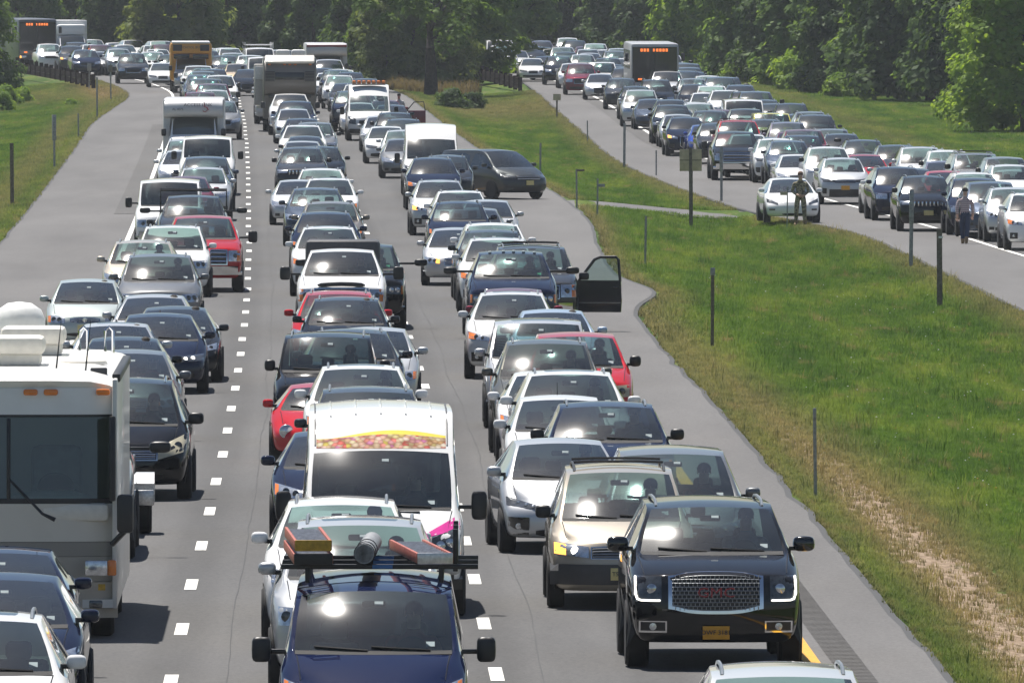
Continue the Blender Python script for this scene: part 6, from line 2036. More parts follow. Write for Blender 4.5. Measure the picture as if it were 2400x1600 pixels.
def wood():
    rnd = random.Random(5)
    # the wood behind the bend, front row, left to right in the picture
    k = 0
    px = -90
    tones = ['leaf_mid', 'leaf_olive', 'leaf_dark', 'leaf_mid', 'leaf_bright', 'leaf_dark', 'leaf_olive']
    while px < 1180:
        Y = 1000 + 55 * math.sin(px * 0.011) + rnd.uniform(-12, 12) - 120 * sstep(px, 520, 800)
        X = at_px(px, Y)
        X = min(X, x_dash(Y) - 14 + 400) 
        tone = tones[(k * 3 + (k // 4)) % 7]
        plant(f'broad{k % 4}', X, Y, tone, f"{TONE[tone]} tree of the wood behind the bend, {ORD[min(k, 29)]} from its leftmost end", 'tree', 'trees of the wood behind the bend', rnd.uniform(0.85, 1.1))
        px += rnd.uniform(95, 140); k += 1
    # between and above the far carriageway
    px = 1150; k = 0
    while px < 1760:
        Y = 1010 - 90 * sstep(px, 1450, 1760) + rnd.uniform(-12, 12)
        tone = tones[(k * 2 + 1) % 7] if k % 3 else 'leaf_dark'
        plant(f'broad{(k + 2) % 4}', at_px(px, Y), Y, tone, f"{TONE[tone]} tree closing the view behind the far carriageway, {ORD[k]} from the median clump", 'tree', 'trees behind the far carriageway', rnd.uniform(0.85, 1.1))
        px += rnd.uniform(90, 125); k += 1
    # the wood along the far verge
    k = 0
    for (p, Y, sc, tone) in ((1770, 880, 1.0, 'leaf_mid'), (1850, 845, 0.95, 'leaf_dark'), (1930, 835, 1.1, 'leaf_mid'), (2010, 800, 1.0, 'leaf_dark'), (2090, 790, 1.05, 'leaf_mid'), (2180, 770, 1.1, 'leaf_dark'), (2265, 765, 1.0, 'leaf_mid'), (2350, 750, 1.1, 'leaf_dark'), (2440, 745, 1.0, 'leaf_mid')):
        plant(f'broad{k % 4}', at_px(p, Y), Y, tone, f"{TONE[tone]} tree of the wood beside the far verge, {ORD[k]} from the bend", 'tree', 'trees beside the far verge', sc); k += 1
    plant('edge0', at_px(2400, 668), 668, 'leaf_bright', 'bright green tree leaning over the far verge, nearest of all', 'tree', None, 1.35)
    plant('edge1', at_px(2330, 700), 700, 'leaf_bright', 'bright green young tree just behind the nearest bright one', 'tree', None, 1.05)
    for i, (p, Y, sc) in enumerate(((1775, 850, 1.25), (1835, 835, 1.1), (1890, 815, 1.35), (1950, 800, 1.15), (1990, 785, 0.9))):
        plant(f'bush{i % 2}', at_px(p, Y), Y, 'leaf_bright', f"bright green bush at the foot of the far wood, {ORD[i]} from the bend", 'bush', 'bushes at the foot of the far wood', sc, name='bush')
    # the median clump
    i = 0
    for (p, Y, sc, kind, tone) in ((690, 905, 1.0, 'cedar', 'leaf_dark'), (735, 900, 0.9, 'cedar', 'leaf_dark'), (800, 880, 0.62, 'cedar', 'leaf_dark')):
        plant(kind, at_px(p, Y), Y, tone, ['tall dark cedar above the white pickup truck and camper', 'dark cedar touching the tall one beside the camper', 'small dark cedar behind the maroon-banded minibus'][i], 'tree', None, sc); i += 1
    plant('locust', at_px(1010, 790), 790, 'leaf_mid', 'large tree with a thick dark trunk in the grass median', 'tree', None, 1.0, 1.0)
    for i, (p, Y, sc, kind, tone) in enumerate(((870, 850, 0.62, 'edge0', 'leaf_mid'), (905, 835, 0.72, 'edge1', 'leaf_olive'), (945, 850, 0.8, 'edge0', 'leaf_mid'), (1030, 845, 0.8, 'edge1', 'leaf_olive'), (1065, 860, 0.6, 'edge0', 'leaf_mid'), (1085, 880, 0.45, 'edge1', 'leaf_dark'))):
        plant(kind, at_px(p, Y), Y, tone, f"{TONE[tone]} small tree in the median clump, {ORD[i]} from the near carriageway", 'tree', 'small trees in the median clump', sc)
    plant('bush0', at_px(1060, 735), 735, 'leaf_dark', 'low dark bush in the median below the thick trunk', 'bush', None, 0.62, name='bush')
    plant('bush1', at_px(1105, 742), 742, 'leaf_dark', 'low dark bush in the median nearest the timber rail', 'bush', None, 0.55, name='bush')
    # the near verge at the picture's edge
    plant('edge0', at_px(-72, 815), 815, 'leaf_mid', 'green tree at the outer bend beside the timber rail', 'tree', None, 1.05)
    plant('edge1', at_px(-105, 780), 780, 'leaf_olive', 'olive green tree at the outer bend, nearest the camera there', 'tree', None, 0.9)
    for i, (p, Y, sc) in enumerate(((12, 770, 0.62), (48, 782, 0.5), (-10, 742, 0.7), (165, 752, 0.28))):
        plant(f'bush{i % 2}', at_px(p, Y), Y, 'leaf_bright', ['leafy bush below the timber rail', 'small leafy bush touching the timber rail', 'large leafy bush on the near verge', 'tiny round bush in front of the timber rail'][i], 'bush', None, sc, name='bush')
    # depth of the wood, read as one dark mass behind the front rows
    bm = bmesh.new()
    src = KINDS['fill'][0]
    n = 0
    V, Fc = [], []
    co = np.array([v.co for v in src.vertices]); fa = np.array([p.vertices for p in src.polygons])
    allv, allf = [], []
    off = 0
    px = -160
    spots = []
    while px < 2560:
        for row in range(2):
            Y = (1065 if px < 1750 else 1065 - 0.24 * (px - 1750)) + row * 22 + rnd.uniform(-8, 8)
            spots.append((px + row * 45, Y))
        px += rnd.uniform(85, 110)
    for (p, Y) in spots:
        X = at_px(p, Y)
        a = rnd.uniform(0, 6.28)
        ca, sa = math.cos(a), math.sin(a)
        sc = rnd.uniform(0.9, 1.15)
        v = np.stack([co[:, 0] * ca - co[:, 1] * sa + X / sc, co[:, 0] * sa + co[:, 1] * ca + Y / sc, co[:, 2] + (terr_z(X, Y) - 0.2) / sc], 1) * sc
        allv.append(v); allf.append(fa + off); off += len(v)
    v = np.concatenate(allv); f = np.concatenate(allf)
    me = bpy.data.meshes.new('distant_wood')
    me.vertices.add(len(v)); me.vertices.foreach_set('co', v.ravel())
    me.loops.add(f.size); me.loops.foreach_set('vertex_index', f.ravel().astype(np.int32))
    me.polygons.add(len(f)); me.polygons.foreach_set('loop_start', np.arange(0, f.size, 4, dtype=np.int32))
    me.update(calc_edges=True)
    tag(link('distant_wood', me, 'leaf_mid'), 'dark depth of the wood behind the front trees', 'wood', None, 'stuff')
wood()

# tufts scattered over the verges by geometry nodes: nobody could count them
def tuft_mesh(seed, h, r, n, w):
    rnd = random.Random(seed)
    V, Fc = [], []
    for k in range(n):
        a = rnd.uniform(0, 6.28); d = r * math.sqrt(rnd.random())
        p = Vector((math.cos(a) * d, math.sin(a) * d, -0.01))
        la = rnd.uniform(0, 6.28); le = rnd.uniform(0.15, 0.6) * h
        hh = h * rnd.uniform(0.55, 1.15)
        sd = Vector((math.cos(la + 1.57), math.sin(la + 1.57), 0)) * w
        m1 = p + Vector((math.cos(la) * le * 0.3, math.sin(la) * le * 0.3, hh * 0.6))
        tp = p + Vector((math.cos(la) * le, math.sin(la) * le, hh))
        o = len(V)
        V += [tuple(p - sd), tuple(p + sd), tuple(m1 - sd * 0.7), tuple(m1 + sd * 0.7), tuple(tp)]
        Fc += [(o, o + 1, o + 3, o + 2), (o + 2, o + 3, o + 4)]
    me = bpy.data.meshes.new('tuft'); me.from_pydata(V, [], Fc); me.update()
    me.materials.append(M['turf_blade'])
    return me
def scatter(name, label, region, density, tufts, seed, smin, smax):
    """region: rows of (X0, X1, Y); a thin carrier mesh whose faces get tufts"""
    V, Fc = [], []
    nc = 16
    D = []
    for (a, b, Y) in region:
        for k in range(nc + 1):
            X = a + (b - a) * k / nc
            V.append((X, Y, terr_z(X, Y) - 0.005))
            q = dirt_at(X, Y)
            D.append(max(0.07, 1 - 1.55 * q) * (0.5 if k in (0, nc) else 1.0))
    for i in range(len(region) - 1):
        for k in range(nc):
            Fc.append((i * (nc + 1) + k, i * (nc + 1) + k + 1, (i + 1) * (nc + 1) + k + 1, (i + 1) * (nc + 1) + k))
    me = bpy.data.meshes.new(name); me.from_pydata(V, [], Fc); me.update()
    at = me.attributes.new('cover', 'FLOAT', 'POINT'); at.data.foreach_set('value', D)
    o = link(name, me, 'turf_ground')
    tag(o, label, 'flowers' if 'flower' in name else 'grass', None, 'stuff')
    protos = []
    for t in tufts:
        q = bpy.data.objects.new('grass_tuft', t)
        protos.append(q)
    c = bpy.data.collections.new(name + '_tufts')
    for q in protos: c.objects.link(q)
    ng = bpy.data.node_groups.new(name, 'GeometryNodeTree')
    ng.interface.new_socket('Geometry', in_out='INPUT', socket_type='NodeSocketGeometry')
    ng.interface.new_socket('Geometry', in_out='OUTPUT', socket_type='NodeSocketGeometry')
    N, Lk = ng.nodes, ng.links
    gi, go = N.new('NodeGroupInput'), N.new('NodeGroupOutput')
    dp = N.new('GeometryNodeDistributePointsOnFaces'); dp.inputs['Seed'].default_value = seed
    Lk.new(gi.outputs[0], dp.inputs['Mesh'])
    # sparser where noise is low
    pos = N.new('GeometryNodeInputPosition')
    nz = N.new('ShaderNodeTexNoise'); nz.inputs['Scale'].default_value = 0.6
    mp = N.new('ShaderNodeVectorMath'); mp.operation = 'MULTIPLY'; mp.inputs[1].default_value = (1, 0.3, 0)
    Lk.new(pos.outputs[0], mp.inputs[0]); Lk.new(mp.outputs[0], nz.inputs['Vector'])
    mr = N.new('ShaderNodeMapRange'); mr.inputs['From Min'].default_value = 0.36; mr.inputs['From Max'].default_value = 0.55
    mr.inputs['To Min'].default_value = density * 0.35; mr.inputs['To Max'].default_value = density
    na = N.new('GeometryNodeInputNamedAttribute'); na.data_type = 'FLOAT'; na.inputs['Name'].default_value = 'cover'
    mu = N.new('ShaderNodeMath'); mu.operation = 'MULTIPLY'
    Lk.new(nz.outputs[0], mr.inputs['Value']); Lk.new(mr.outputs['Result'], mu.inputs[0]); Lk.new(na.outputs[0], mu.inputs[1]); Lk.new(mu.outputs[0], dp.inputs['Density'])
    ci = N.new('GeometryNodeCollectionInfo'); ci.inputs['Collection'].default_value = c
    ci.inputs['Separate Children'].default_value = True; ci.inputs['Reset Children'].default_value = True
    ip = N.new('GeometryNodeInstanceOnPoints'); ip.inputs['Pick Instance'].default_value = True
    Lk.new(dp.outputs['Points'], ip.inputs['Points']); Lk.new(ci.outputs[0], ip.inputs['Instance'])
    rr = N.new('FunctionNodeRandomValue'); rr.data_type = 'FLOAT_VECTOR'; rr.inputs[1].default_value = (0.15, 0.15, 6.283); rr.inputs[0].default_value = (-0.15, -0.15, 0)
    Lk.new(rr.outputs[0], ip.inputs['Rotation'])
    rs = N.new('FunctionNodeRandomValue'); rs.data_type = 'FLOAT'; rs.inputs[2].default_value = smin; rs.inputs[3].default_value = smax
    Lk.new(rs.outputs[1], ip.inputs['Scale'])
    jg = N.new('GeometryNodeJoinGeometry')
    Lk.new(ip.outputs[0], jg.inputs[0])
    Lk.new(jg.outputs[0], go.inputs[0])
    md = o.modifiers.new('tufts', 'NODES'); md.node_group = ng
    return o
def grass():
    near = [tuft_mesh(k, 0.12, 0.09, 16, 0.006) for k in range(3)]
    mid = [tuft_mesh(10 + k, 0.14, 0.16, 16, 0.012) for k in range(3)]
    def row(Y, a, b, cap=None):
        return (a, b, Y)
    reg = [(x_right_edge(Y) + 0.12, min(x_far_edge_l(Y) - 0.2, at_px(2440, Y)), Y) for Y in frange(150, 300, 3)]
    scatter('median_grass', 'mown green grass of the nearest stretch of the median', reg, 150, near, 3, 0.35, 1.1)
    reg = [(x_right_edge(Y) + 0.25, min(x_far_edge_l(Y) - 0.15, at_px(2440, Y)), Y) for Y in frange(300, 468, 4)]
    scatter('median_grass', 'green grass of the median up to the paved crossover', reg, 55, mid, 4, 0.6, 1.2)
    reg = [(x_right_edge(Y) + 0.25, x_far_edge_l(Y) - 0.15, Y) for Y in frange(480, 800, 4)]
    scatter('median_grass', 'green grass of the median beyond the paved crossover', reg, 40, mid, 5, 0.6, 1.2)
    reg = [(max(at_px(-40, Y), x_left_edge(Y) - 12), x_left_edge(Y) - 0.2, Y) for Y in frange(400, 850, 4)]
    scatter('verge_grass', 'green grass of the sloping verge beside the wide shoulder', reg, 40, mid, 6, 0.7, 1.4)
    reg = [(x_far_edge_r(Y) + 0.2, x_far_edge_r(Y) + 16, Y) for Y in frange(560, 880, 4)]
    scatter('verge_grass', 'green grass strip between the far carriageway and the wood', reg, 22, mid, 7, 0.8, 1.6)
    wd = [tuft_mesh(50 + k, 0.34, 0.12, 12, 0.008) for k in range(3)]
    reg = [(x_right_edge(Y) + 0.2, min(x_far_edge_l(Y) - 0.3, at_px(2440, Y)), Y) for Y in frange(152, 460, 4)]
    scatter('tall_weeds', 'taller grass and weed clumps standing out of the median turf', reg, 1.6, wd, 15, 0.5, 1.2)
    # clover and buttercup heads
    def heads(mat, seed):
        mb = MB().pod((0, 0, 0.13), (0.028, 0.028, 0.02), 1.0, 6, 4)
        m = mb.mesh('flower_head'); m.materials.append(M[mat]); return m
    reg = [(x_right_edge(Y) + 2.2, min(x_far_edge_l(Y) - 0.8, at_px(2440, Y)), Y) for Y in frange(165, 380, 4)]
    scatter('clover_flowers', 'white clover heads dotted over the median grass', reg, 0.22, [heads('white_paint', 1)], 12, 0.6, 1.2)
    scatter('buttercup_flowers', 'yellow flower heads dotted over the median grass', reg, 0.15, [heads('fibreglass_yellow', 2)], 13, 0.6, 1.2)
    # dry reeds behind the thick trunk
    rd = [tuft_mesh(30 + k, 1.1, 0.35, 26, 0.03) for k in range(2)]
    for t in rd: t.materials.clear(); t.materials.append(M['reed_dry'])
    reg = [(at_px(905, Y), at_px(1120, Y), Y) for Y in frange(800, 830, 4)]
    scatter('dry_reeds', 'pale dry reeds behind the thick-trunked median tree', reg, 1.6, rd, 8, 0.35, 0.75)
grass()

# ------------------------------------------------------------------ posts, signs, rails, people
def post_obj(px, py, top, w_px, mat, label, name='marker_post', extra=None, cat='post'):
    X, Y, z = ground_at(px, py)
    zt = terr_z(X, Y)
    s = FP / Y
    h = (py - top) / s + (z - zt)
    w = w_px / s
    r = bpy.data.objects.new(name, None); col.objects.link(r)
    r.location = (X, Y, zt - 0.02); r.rotation_euler = (0, R(random.uniform(-1, 1)), R(random.uniform(-8, 8)))
    tag(r, label, cat)
    mb = MB()
    t = w * 0.6
    mb.add([(-w / 2, 0, -0.2), (-w / 2, 0, h), (-w / 6, t, h), (w / 6, t, h), (w / 2, 0, h), (w / 2, 0, -0.2), (w / 6, t, -0.2), (-w / 6, t, -0.2)], [(0, 1, 2, 7), (7, 2, 3, 6), (6, 3, 4, 5), (0, 7, 6, 5), (1, 4, 3, 2), (0, 5, 4, 1)])
    link('post', mb.mesh('post', False), mat, r)
    if extra: extra(r, h, s, w)
    return r
def plate(dx, dz, w, h, mat, part='plate', th=0.006):
    def f(r, H, s, pw):
        link(part, MB().box((dx / s, -th - 0.012, H + dz / s), (w / s, th, h / s), 0.002).mesh(part), mat, r)
    return f
def edge_sign(h_px, w_px, mat='galvanised'):
    def f(r, H, s, pw):
        link('sign_blade', MB().box((0, 0.05, H - h_px / s / 2), (w_px / s, 0.28, h_px / s), 0.004).mesh('sign_blade'), mat, r)
    return f
G_ = 'galvanised'
def cross_brace(r, H, s, pw):
    plate(0, -26, 52, 51, 'sign_back', 'sign_board', 0.02)(r, H, s, pw)
    link('brace', MB().box((0, -0.04, H - 26 / s), (52 / s, 0.012, 0.03)).mesh('brace'), 'weathered_post', r)
    link('front_post', MB().box((0, -0.05, H - 0.4), (0.10, 0.03, 0.9)).mesh('front_post'), 'weathered_post', r)
post_obj(1619.6, 511, 348, 9, 'weathered_post', 'square sign seen from its brown back, on a post by the crossover', 'road_sign', cross_brace, 'sign')
post_obj(1691, 472, 341, 6, G_, 'tall metal post with a sign edge-on, beside the far shoulder', 'road_sign', edge_sign(60, 8), 'sign')
post_obj(1305, 275, 220, 4, 'weathered_post', 'small square sign on a short post by the far shoulder bend', 'road_sign', plate(0, -7, 18, 15, 'sign_back', 'sign_board'), 'sign')
post_obj(1377, 332, 282, 3, G_, 'thin delineator post between the small square sign and the taller post')
post_obj(1463, 390, 288, 6, G_, 'tall narrow post on the far shoulder edge past the thin delineator')
post_obj(1538, 412, 351, 3.5, G_, 'thin delineator post just before the square brown-backed sign')
post_obj(1266, 402, 334, 4.5, G_, 'metal marker post in the median above the turning minivan')
post_obj(1352, 486, 395, 4, G_, 'metal post with a small dark flag plate by the turning minivan', 'marker_post', plate(10, -3, 18, 5, 'weathered_post', 'flag_plate'))
post_obj(1400, 506, 417, 4, G_, 'metal post with a round-ended plate at the start of the crossover', 'marker_post', plate(9, -16, 16, 7, G_, 'flag_plate'))
post_obj(1845, 531, 436, 3, G_, 'thin post with a brown plate in front of the parked white sedan', 'marker_post', plate(-9, -16, 16, 8, 'sign_back', 'flag_plate'))
post_obj(1800, 500, 424, 4, G_, 'short post with a small brown plate beside the parked white sedan', 'marker_post', plate(8, -4, 16, 7, 'weathered_post', 'flag_plate'))
post_obj(1512, 613, 505, 5, G_, 'metal marker post in the grass past the open car door')
post_obj(1669.5, 800, 625, 8, 'weathered_post', 'square timber post in the middle of the median grass', 'marker_post', plate(0, -9, 11, 18, G_, 'cap_plate'))
post_obj(2135, 623, 442, 9, G_, 'tall metal post with a sign edge-on before the black car', 'road_sign', edge_sign(80, 10), 'sign')
post_obj(2203, 706, 534, 13, 'weathered_post', 'thick timber post beside the far shoulder', 'marker_post', plate(3, -20, 10, 5, 'white_paint', 'reflector'))
post_obj(1912, 1158, 953, 8, G_, 'tall metal marker post nearest the camera', 'marker_post', plate(0, -14, 8, 28, G_, 'cap_plate'))
post_obj(127.5, 395, 268, 5, G_, 'metal post with a sign edge-on on the near verge', 'road_sign', edge_sign(60, 9), 'sign')
post_obj(184, 324, 265, 3.5, G_, 'thin metal post behind the edge-on sign on the near verge')
post_obj(228, 277, 180, 4, G_, 'tall metal post on the near verge just below the timber rail')
post_obj(260, 233, 148, 3.5, G_, 'metal post with a small dark plate beside the timber rail end', 'marker_post', plate(0, -12, 10, 16, 'weathered_post', 'sign_plate'))
post_obj(209, 205, 148, 3, G_, 'metal post with a pale plate at the timber rail', 'marker_post', plate(0, -9, 10, 18, G_, 'sign_plate'))
post_obj(28.7, 477, 334, 9, 'weathered_post', 'thick timber post at the very edge of the near verge', 'marker_post')

def rail(pa, pb, n, label, posts_at):
    """timber guard rail between two ground pixels: beams and posts"""
    A, B = Vector(ground_at(*pa)), Vector(ground_at(*pb))
    r = bpy.data.objects.new('guard_rail', None); col.objects.link(r)
    r.location = B
    tag(r, label, 'guard rail')
    d = A - B
    ln = d.length
    ang = math.atan2(d.y, d.x)
    for k in range(n):
        a, b = B + d * (k / n), B + d * ((k + 1) / n - 0.004)
        za, zb = Zg(a.x, a.y), Zg(b.x, b.y)
        nrm = Vector((-d.y, d.x, 0)).normalized() * 0.05
        for (z0, z1) in ((0.10, 0.37), (0.40, 0.72)):
            q = [(a, za + z0), (b, zb + z0), (b, zb + z1), (a, za + z1)]
            vs_ = [Vector((p.x, p.y, z)) - B + nrm for p, z in q] + [Vector((p.x, p.y, z)) - B - nrm for p, z in q]
            m = MB().add(vs_, [(0, 1, 2, 3), (7, 6, 5, 4), (0, 4, 5, 1), (1, 5, 6, 2), (2, 6, 7, 3), (3, 7, 4, 0)])
            link('plank', m.mesh('plank', False), 'timber_brown', r)
        link('rail_post', MB().box(a - B + Vector((0, 0.16, za - B.z + 0.36)), (0.24, 0.20, 0.84), 0.015).mesh('rail_post'), 'timber_brown', r)
    return r
rail((30, 172), (219, 205), 16, 'dark timber guard rail along the outer bend of the near carriageway', 0)
rail((1100, 185), (1219, 212), 11, 'dark timber guard rail in front of the median clump', 0)

# people ------------------------------------------------------------------------------------------------
def figure(px, py, h, label, pose, mats, yaw=0.0, z=None, X=None, Y=None):
    """one skinned body; pose: joint dictionary in metres for a 1.8 m person"""
    if X is None: X, Y, zz = ground_at(px, py)
    k = h / 1.8
    J = pose
    chain = [('pel', 'bel'), ('bel', 'che'), ('che', 'nec'), ('nec', 'hd0'), ('hd0', 'hd1')]
    for s in 'lr':
        chain += [('che', 'sh' + s), ('sh' + s, 'el' + s), ('el' + s, 'wr' + s), ('wr' + s, 'ha' + s), ('pel', 'hi' + s), ('hi' + s, 'kn' + s), ('kn' + s, 'an' + s), ('an' + s, 'to' + s)]
    rad = dict(pel=(.155, .125), bel=(.15, .115), che=(.175, .125), nec=(.058, .06), hd0=(.075, .085), hd1=(.078, .092), sh=(.078, .078), el=(.055, .055), wr=(.042, .04), ha=(.045, .03), hi=(.105, .11), kn=(.075, .08), an=(.055, .06), to=(.048, .04))
    names = sorted({n for e in chain for n in e}, key=lambda n: (n != 'pel', n))
    me = bpy.data.meshes.new('figure')
    me.from_pydata([tuple(Vector(J[n]) * k) for n in names], [(names.index(a), names.index(b)) for a, b in chain], [])
    o = bpy.data.objects.new('person', me); col.objects.link(o)
    md = o.modifiers.new('skin', 'SKIN'); md.use_smooth_shade = True; md.branch_smoothing = 0.6
    for n, sv in zip(names, me.skin_vertices[0].data):
        r = rad.get(n) or rad[n[:2]]
        sv.radius = (r[0] * k, r[1] * k)
        sv.use_root = (n == 'pel')
    sb = o.modifiers.new('sub', 'SUBSURF'); sb.levels = sb.render_levels = 2
    dg = bpy.context.evaluated_depsgraph_get()
    m2 = bpy.data.meshes.new_from_object(o.evaluated_get(dg))
    o.modifiers.clear(); o.data = m2
    m2.materials.clear()
    for m in ('shirt', 'trousers', 'skin', 'shoes'): m2.materials.append(M[mats[m]])
    def near(p, a, b):
        a, b = Vector(J[a]) * k, Vector(J[b]) * k
        t = max(0, min(1, (p - a).dot(b - a) / max(1e-6, (b - a).length_squared)))
        return (p - a.lerp(b, t)).length, t
    for f in m2.polygons:
        p = f.center
        best = min(((near(p, a, b)[0], a, b, near(p, a, b)[1]) for a, b in chain), key=lambda q: q[0])
        _, a, b, t = best
        idx = 0
        if b in ('hd0', 'hd1') and (a != 'nec' or t > 0.3): idx = 2
        elif b[:2] == 'ha' or (b[:2] == 'wr' and t > mats.get('sleeve', 0.95)) or (b[:2] == 'el' and t > mats.get('sleeve_el', 2)): idx = 2
        elif b[:2] in ('hi', 'kn') or (b[:2] == 'an' and t < 0.72) or (a == 'pel' and b == 'bel' and t < 0.35): idx = 1
        elif b[:2] in ('to',) or b[:2] == 'an': idx = 3
        f.material_index = idx; f.use_smooth = True
    zt = max(terr_z(X, Y), Zg(X, Y) - 0.05) if z is None else z
    o.location = (X, Y, zt); o.rotation_euler = (0, 0, yaw)
    tag(o, label, 'person')
    hd = Vector(J['hd1']) * k
    # hair cap, ears, nose, eyes and fingers as children
    if mats.get('hair'):
        hm = MB().lathe([(-0.02, 0.088 * k), (0.04 * k, 0.092 * k), (0.08 * k, 0.075 * k), (0.105 * k, 0.04 * k), (0.112 * k, 0)], 'z', tuple(hd + Vector((0, 0.012, 0.0))), 14)
        link('hair', hm.mesh('hair'), mats['hair'], o)
    fwd = -1
    nm = MB().add([tuple(hd + Vector(p) * k) for p in ((-.014, -.088, -.03), (.014, -.088, -.03), (0, -.112, -.034), (0, -.088, .014))], [(0, 1, 2), (1, 3, 2), (3, 0, 2)])
    link('nose', nm.mesh('nose'), 'skin', o)
    for sx in (-1, 1):
        link('eye', MB().box(hd + Vector((sx * 0.032, -0.088, 0.008)) * k, (0.022 * k, 0.012, 0.010 * k), 0.003).mesh('eye'), 'hair_dark', o)
        link('ear', MB().box(hd + Vector((sx * 0.082, 0.005, -0.01)) * k, (0.016 * k, 0.035 * k, 0.055 * k), 0.005).mesh('ear'), 'skin', o)
    for s in 'lr':
        ha, wr = Vector(J['ha' + s]) * k, Vector(J['wr' + s]) * k
        d = (ha - wr).normalized(); sd = d.cross(Vector((0, 1, 0)))
        if sd.length < .1: sd = d.cross(Vector((0, 0, 1)))
        sd.normalize()
        for q in range(4):
            b = ha + sd * (q - 1.5) * 0.020 * k + d * 0.015
            ll = (0.07, 0.08, 0.075, 0.06)[q] * k
            link('finger', MB().tube([b, b + d * ll * .55 + Vector((0, -.012, 0)), b + d * ll * .85 + Vector((0, -.03, 0))], [0.009 * k, 0.0085 * k, 0.006 * k], 6).mesh('finger'), 'skin', o)
        b = ha - d * 0.02 + sd * 0.035 * k
        link('thumb', MB().tube([b, b + (d * .6 + sd * .7) * 0.05 * k], [0.011 * k, 0.007 * k], 6).mesh('thumb'), 'skin', o)
    return o
STAND = dict(pel=(0, 0, .98), bel=(0, 0, 1.14), che=(0, 0, 1.36), nec=(0, -.01, 1.52), hd0=(0, -.02, 1.62), hd1=(0, -.025, 1.71),
             shl=(.19, 0, 1.43), ell=(.27, .03, 1.16), wrl=(.11, -.19, 1.02), hal=(.04, -.22, 1.00), shr=(-.19, 0, 1.43), elr=(-.27, .03, 1.16), wrr=(-.11, -.19, 1.03), har=(-.03, -.23, 1.02),
             hil=(.10, 0, .92), knl=(.13, -.01, .50), anl=(.15, .03, .09), tol=(.18, -.14, .045), hir=(-.10, 0, .92), knr=(-.13, -.01, .50), anr=(-.15, .03, .09), tor=(-.18, -.14, .045))
figure(1876, 527, 1.82, 'person in camouflage uniform standing with hands folded before the white sedan', STAND, dict(shirt='camouflage', trousers='camouflage', skin='skin', shoes='boot_tan', hair='hair_brown'))
WALK = dict(STAND)
WALK.update(ell=(.25, .08, 1.15), wrl=(.24, .02, .90), hal=(.24, -.02, .82), elr=(-.25, -.02, 1.15), wrr=(-.23, -.16, .94), har=(-.22, -.20, .87), hil=(.09, 0, .92), knl=(.09, -.10, .52), anl=(.07, -.02, .10), tol=(.07, -.16, .05), hir=(-.08, 0, .92), knr=(-.07, .04, .50), anr=(-.05, .26, .17), tor=(-.05, .20, .06))
figure(2262, 572, 1.80, 'person in a pale striped shirt and jeans walking away beside the queue', WALK, dict(shirt='plaid_shirt', trousers='denim', skin='skin', shoes='boot_tan', hair='hair_dark', sleeve=0.6), R(176))
# someone standing in an open car door far up the median-side queue
X, Y = at_px(935, 640), 640
figure(0, 0, 1.75, 'person in a white top standing in an open car door, median-side queue', STAND, dict(shirt='shirt_white', trousers='denim', skin='skin', shoes='boot_tan', hair='hair_dark', sleeve_el=0.6), R(10), X=X, Y=Y, z=Zg(X, Y) + 0.02)
X2 = at_px(906, 638)
PROTO['sedan_a'].place(X2, 637.2, Zg(X2, 639) + 0.02, lane_yaw(640), COL['maroon'][0], 'maroon sedan beside the standing person in the white top, open door', G_NEAR, 637)
md_ = [o for o in bpy.data.objects if o.get('label', '').startswith('maroon sedan beside the standing')][0]
dd = link('door', MB().box((0.5, 0, 0.36), (0.95, 0.07, 0.66), 0.03).mesh('door'), 'car_paint', md_, (0.90, 1.55, 0.28), R(-12), COL['maroon'][0])
link('window_frame', MB().tube([(0.08, 0, 0.68), (0.42, 0, 1.08), (0.88, 0, 1.10), (0.95, 0, 0.68)], 0.028, 6).mesh('window_frame'), 'black_trim', dd)
dd['label'] = 'open driver door'

# drivers behind the nearest windscreens ------------------------------------------------------------------
SEATED = dict(pel=(0, .10, .30), bel=(0, .13, .46), che=(0, .15, .68), nec=(0, .13, .84), hd0=(0, .11, .93), hd1=(0, .10, 1.02),
              shl=(.19, .14, .75), ell=(.25, -.06, .55), wrl=(.16, -.30, .62), hal=(.13, -.37, .65), shr=(-.19, .14, .75), elr=(-.25, -.06, .55), wrr=(-.16, -.30, .62), har=(-.13, -.37, .65),
              hil=(.10, .06, .26), knl=(.14, -.38, .34), anl=(.14, -.62, .05), tol=(.14, -.74, .02), hir=(-.10, .06, .26), knr=(-.14, -.38, .34), anr=(-.14, -.62, .05), tor=(-.14, -.74, .02))
first = figure(0, 0, 1.8, 'x', SEATED, dict(shirt='occupant_shirt', trousers='denim', skin='skin', shoes='black_trim', hair='hair_dark', sleeve_el=0.7), X=0, Y=900, z=-5)
fkids = [ch for ch in first.children if ch.name.split('.')[0] in ('hair', 'nose', 'ear')]
for ch in list(first.children):
    if ch not in fkids: bpy.data.objects.remove(ch)
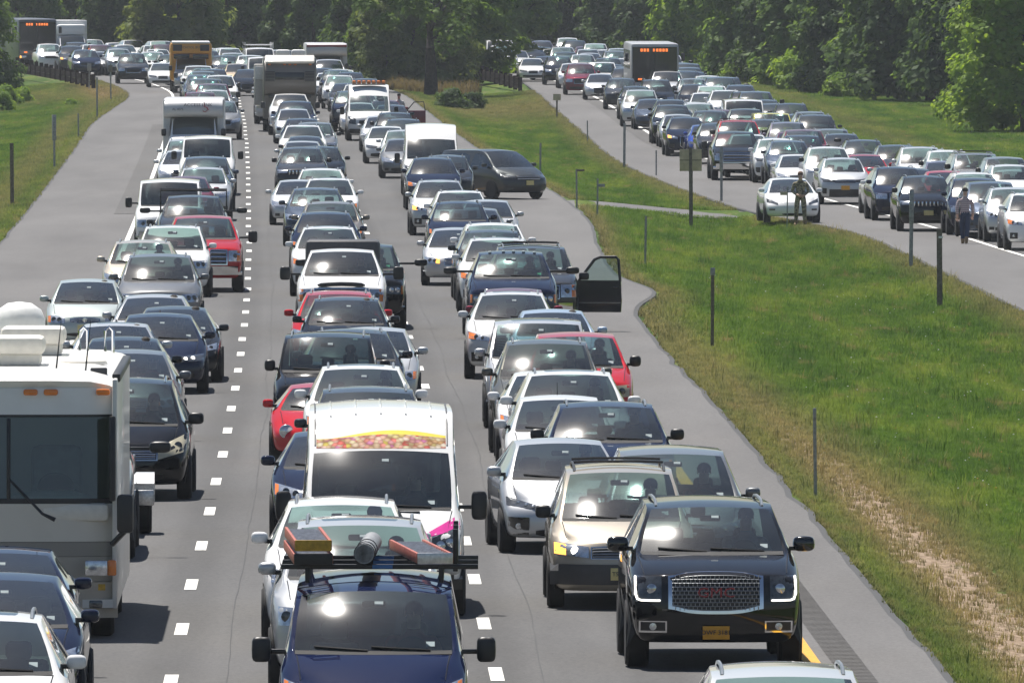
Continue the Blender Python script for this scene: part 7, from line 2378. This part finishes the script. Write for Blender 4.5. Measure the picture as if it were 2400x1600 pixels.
shirts = [((.30, .05, .04, 1), 'red'), ((.05, .06, .08, 1), 'dark'), ((.5, .5, .48, 1), 'white'), ((.06, .10, .22, 1), 'blue'), ((.16, .15, .13, 1), 'grey'), ((.05, .12, .07, 1), 'green')]
seen = 0
for v in sorted(TRAFFIC, key=lambda v: v['Y']):
    if v['Y'] > 330 or seen >= 44 or v['kind'] not in PROTO or not hasattr(PROTO[v['kind']], 'P') or 'hidden' in v['label'] or 'cut by' in v['label']: continue
    px = 1200 + v['X'] * FP / v['Y']
    if px < 20 or px > 2380: continue
    P = PROTO[v['kind']].P
    hwid = P['W'] / 2
    c, w = shirts[seen % 6]
    o = first if seen == 0 else first.copy()
    if seen:
        col.objects.link(o)
        for ch in fkids:
            q = ch.copy(); col.objects.link(q); q.parent = o
    m = Matrix.Translation(v['root'].location) @ v['root'].rotation_euler.to_matrix().to_4x4()
    lz = P['cow'][1] - 0.66
    p = m @ Vector((hwid * 0.42, P['hdr'][0] + 0.10, lz))
    o.location = p; o.rotation_euler = (0, 0, v['root'].rotation_euler.z)
    o.color = c
    lab = v['label'].split(',')[0].split(' with ')[0].split(' carrying')[0].split(' behind ')[0].split(' in the ')[0].split(' between ')[0]
    tag(o, 'x', 'person', 'drivers waiting behind their windscreens')
    o['label'] = ("driver of the " + v['label'].replace(', shoulder-side queue', '').replace(', middle queue', '').replace(', median-side queue', '').replace(' sport utility car', ' utility car'))
    o['label'] = ' '.join(o['label'].split()[:16]).rstrip(',')
    seen += 1

# ------------------------------------------------------------------ the summer air
hz = MB().box((0, 1000, 8.2), (8600, 8600, 20.4))
hm = bpy.data.materials.new('summer_haze'); hm.use_nodes = True
hn = hm.node_tree
hn.nodes.remove(hn.nodes['Principled BSDF'])
pv = hn.nodes.new('ShaderNodeVolumePrincipled')
pv.inputs['Color'].default_value = (0.86, 0.92, 1.0, 1)
pv.inputs['Density'].default_value = 0.00008
pv.inputs['Anisotropy'].default_value = 0.2
hn.links.new(pv.outputs[0], hn.nodes['Material Output'].inputs['Volume'])
ho = link('haze', hz.mesh('haze', False), hm)
tag(ho, 'thin summer haze over the whole road', 'haze', None, 'stuff')
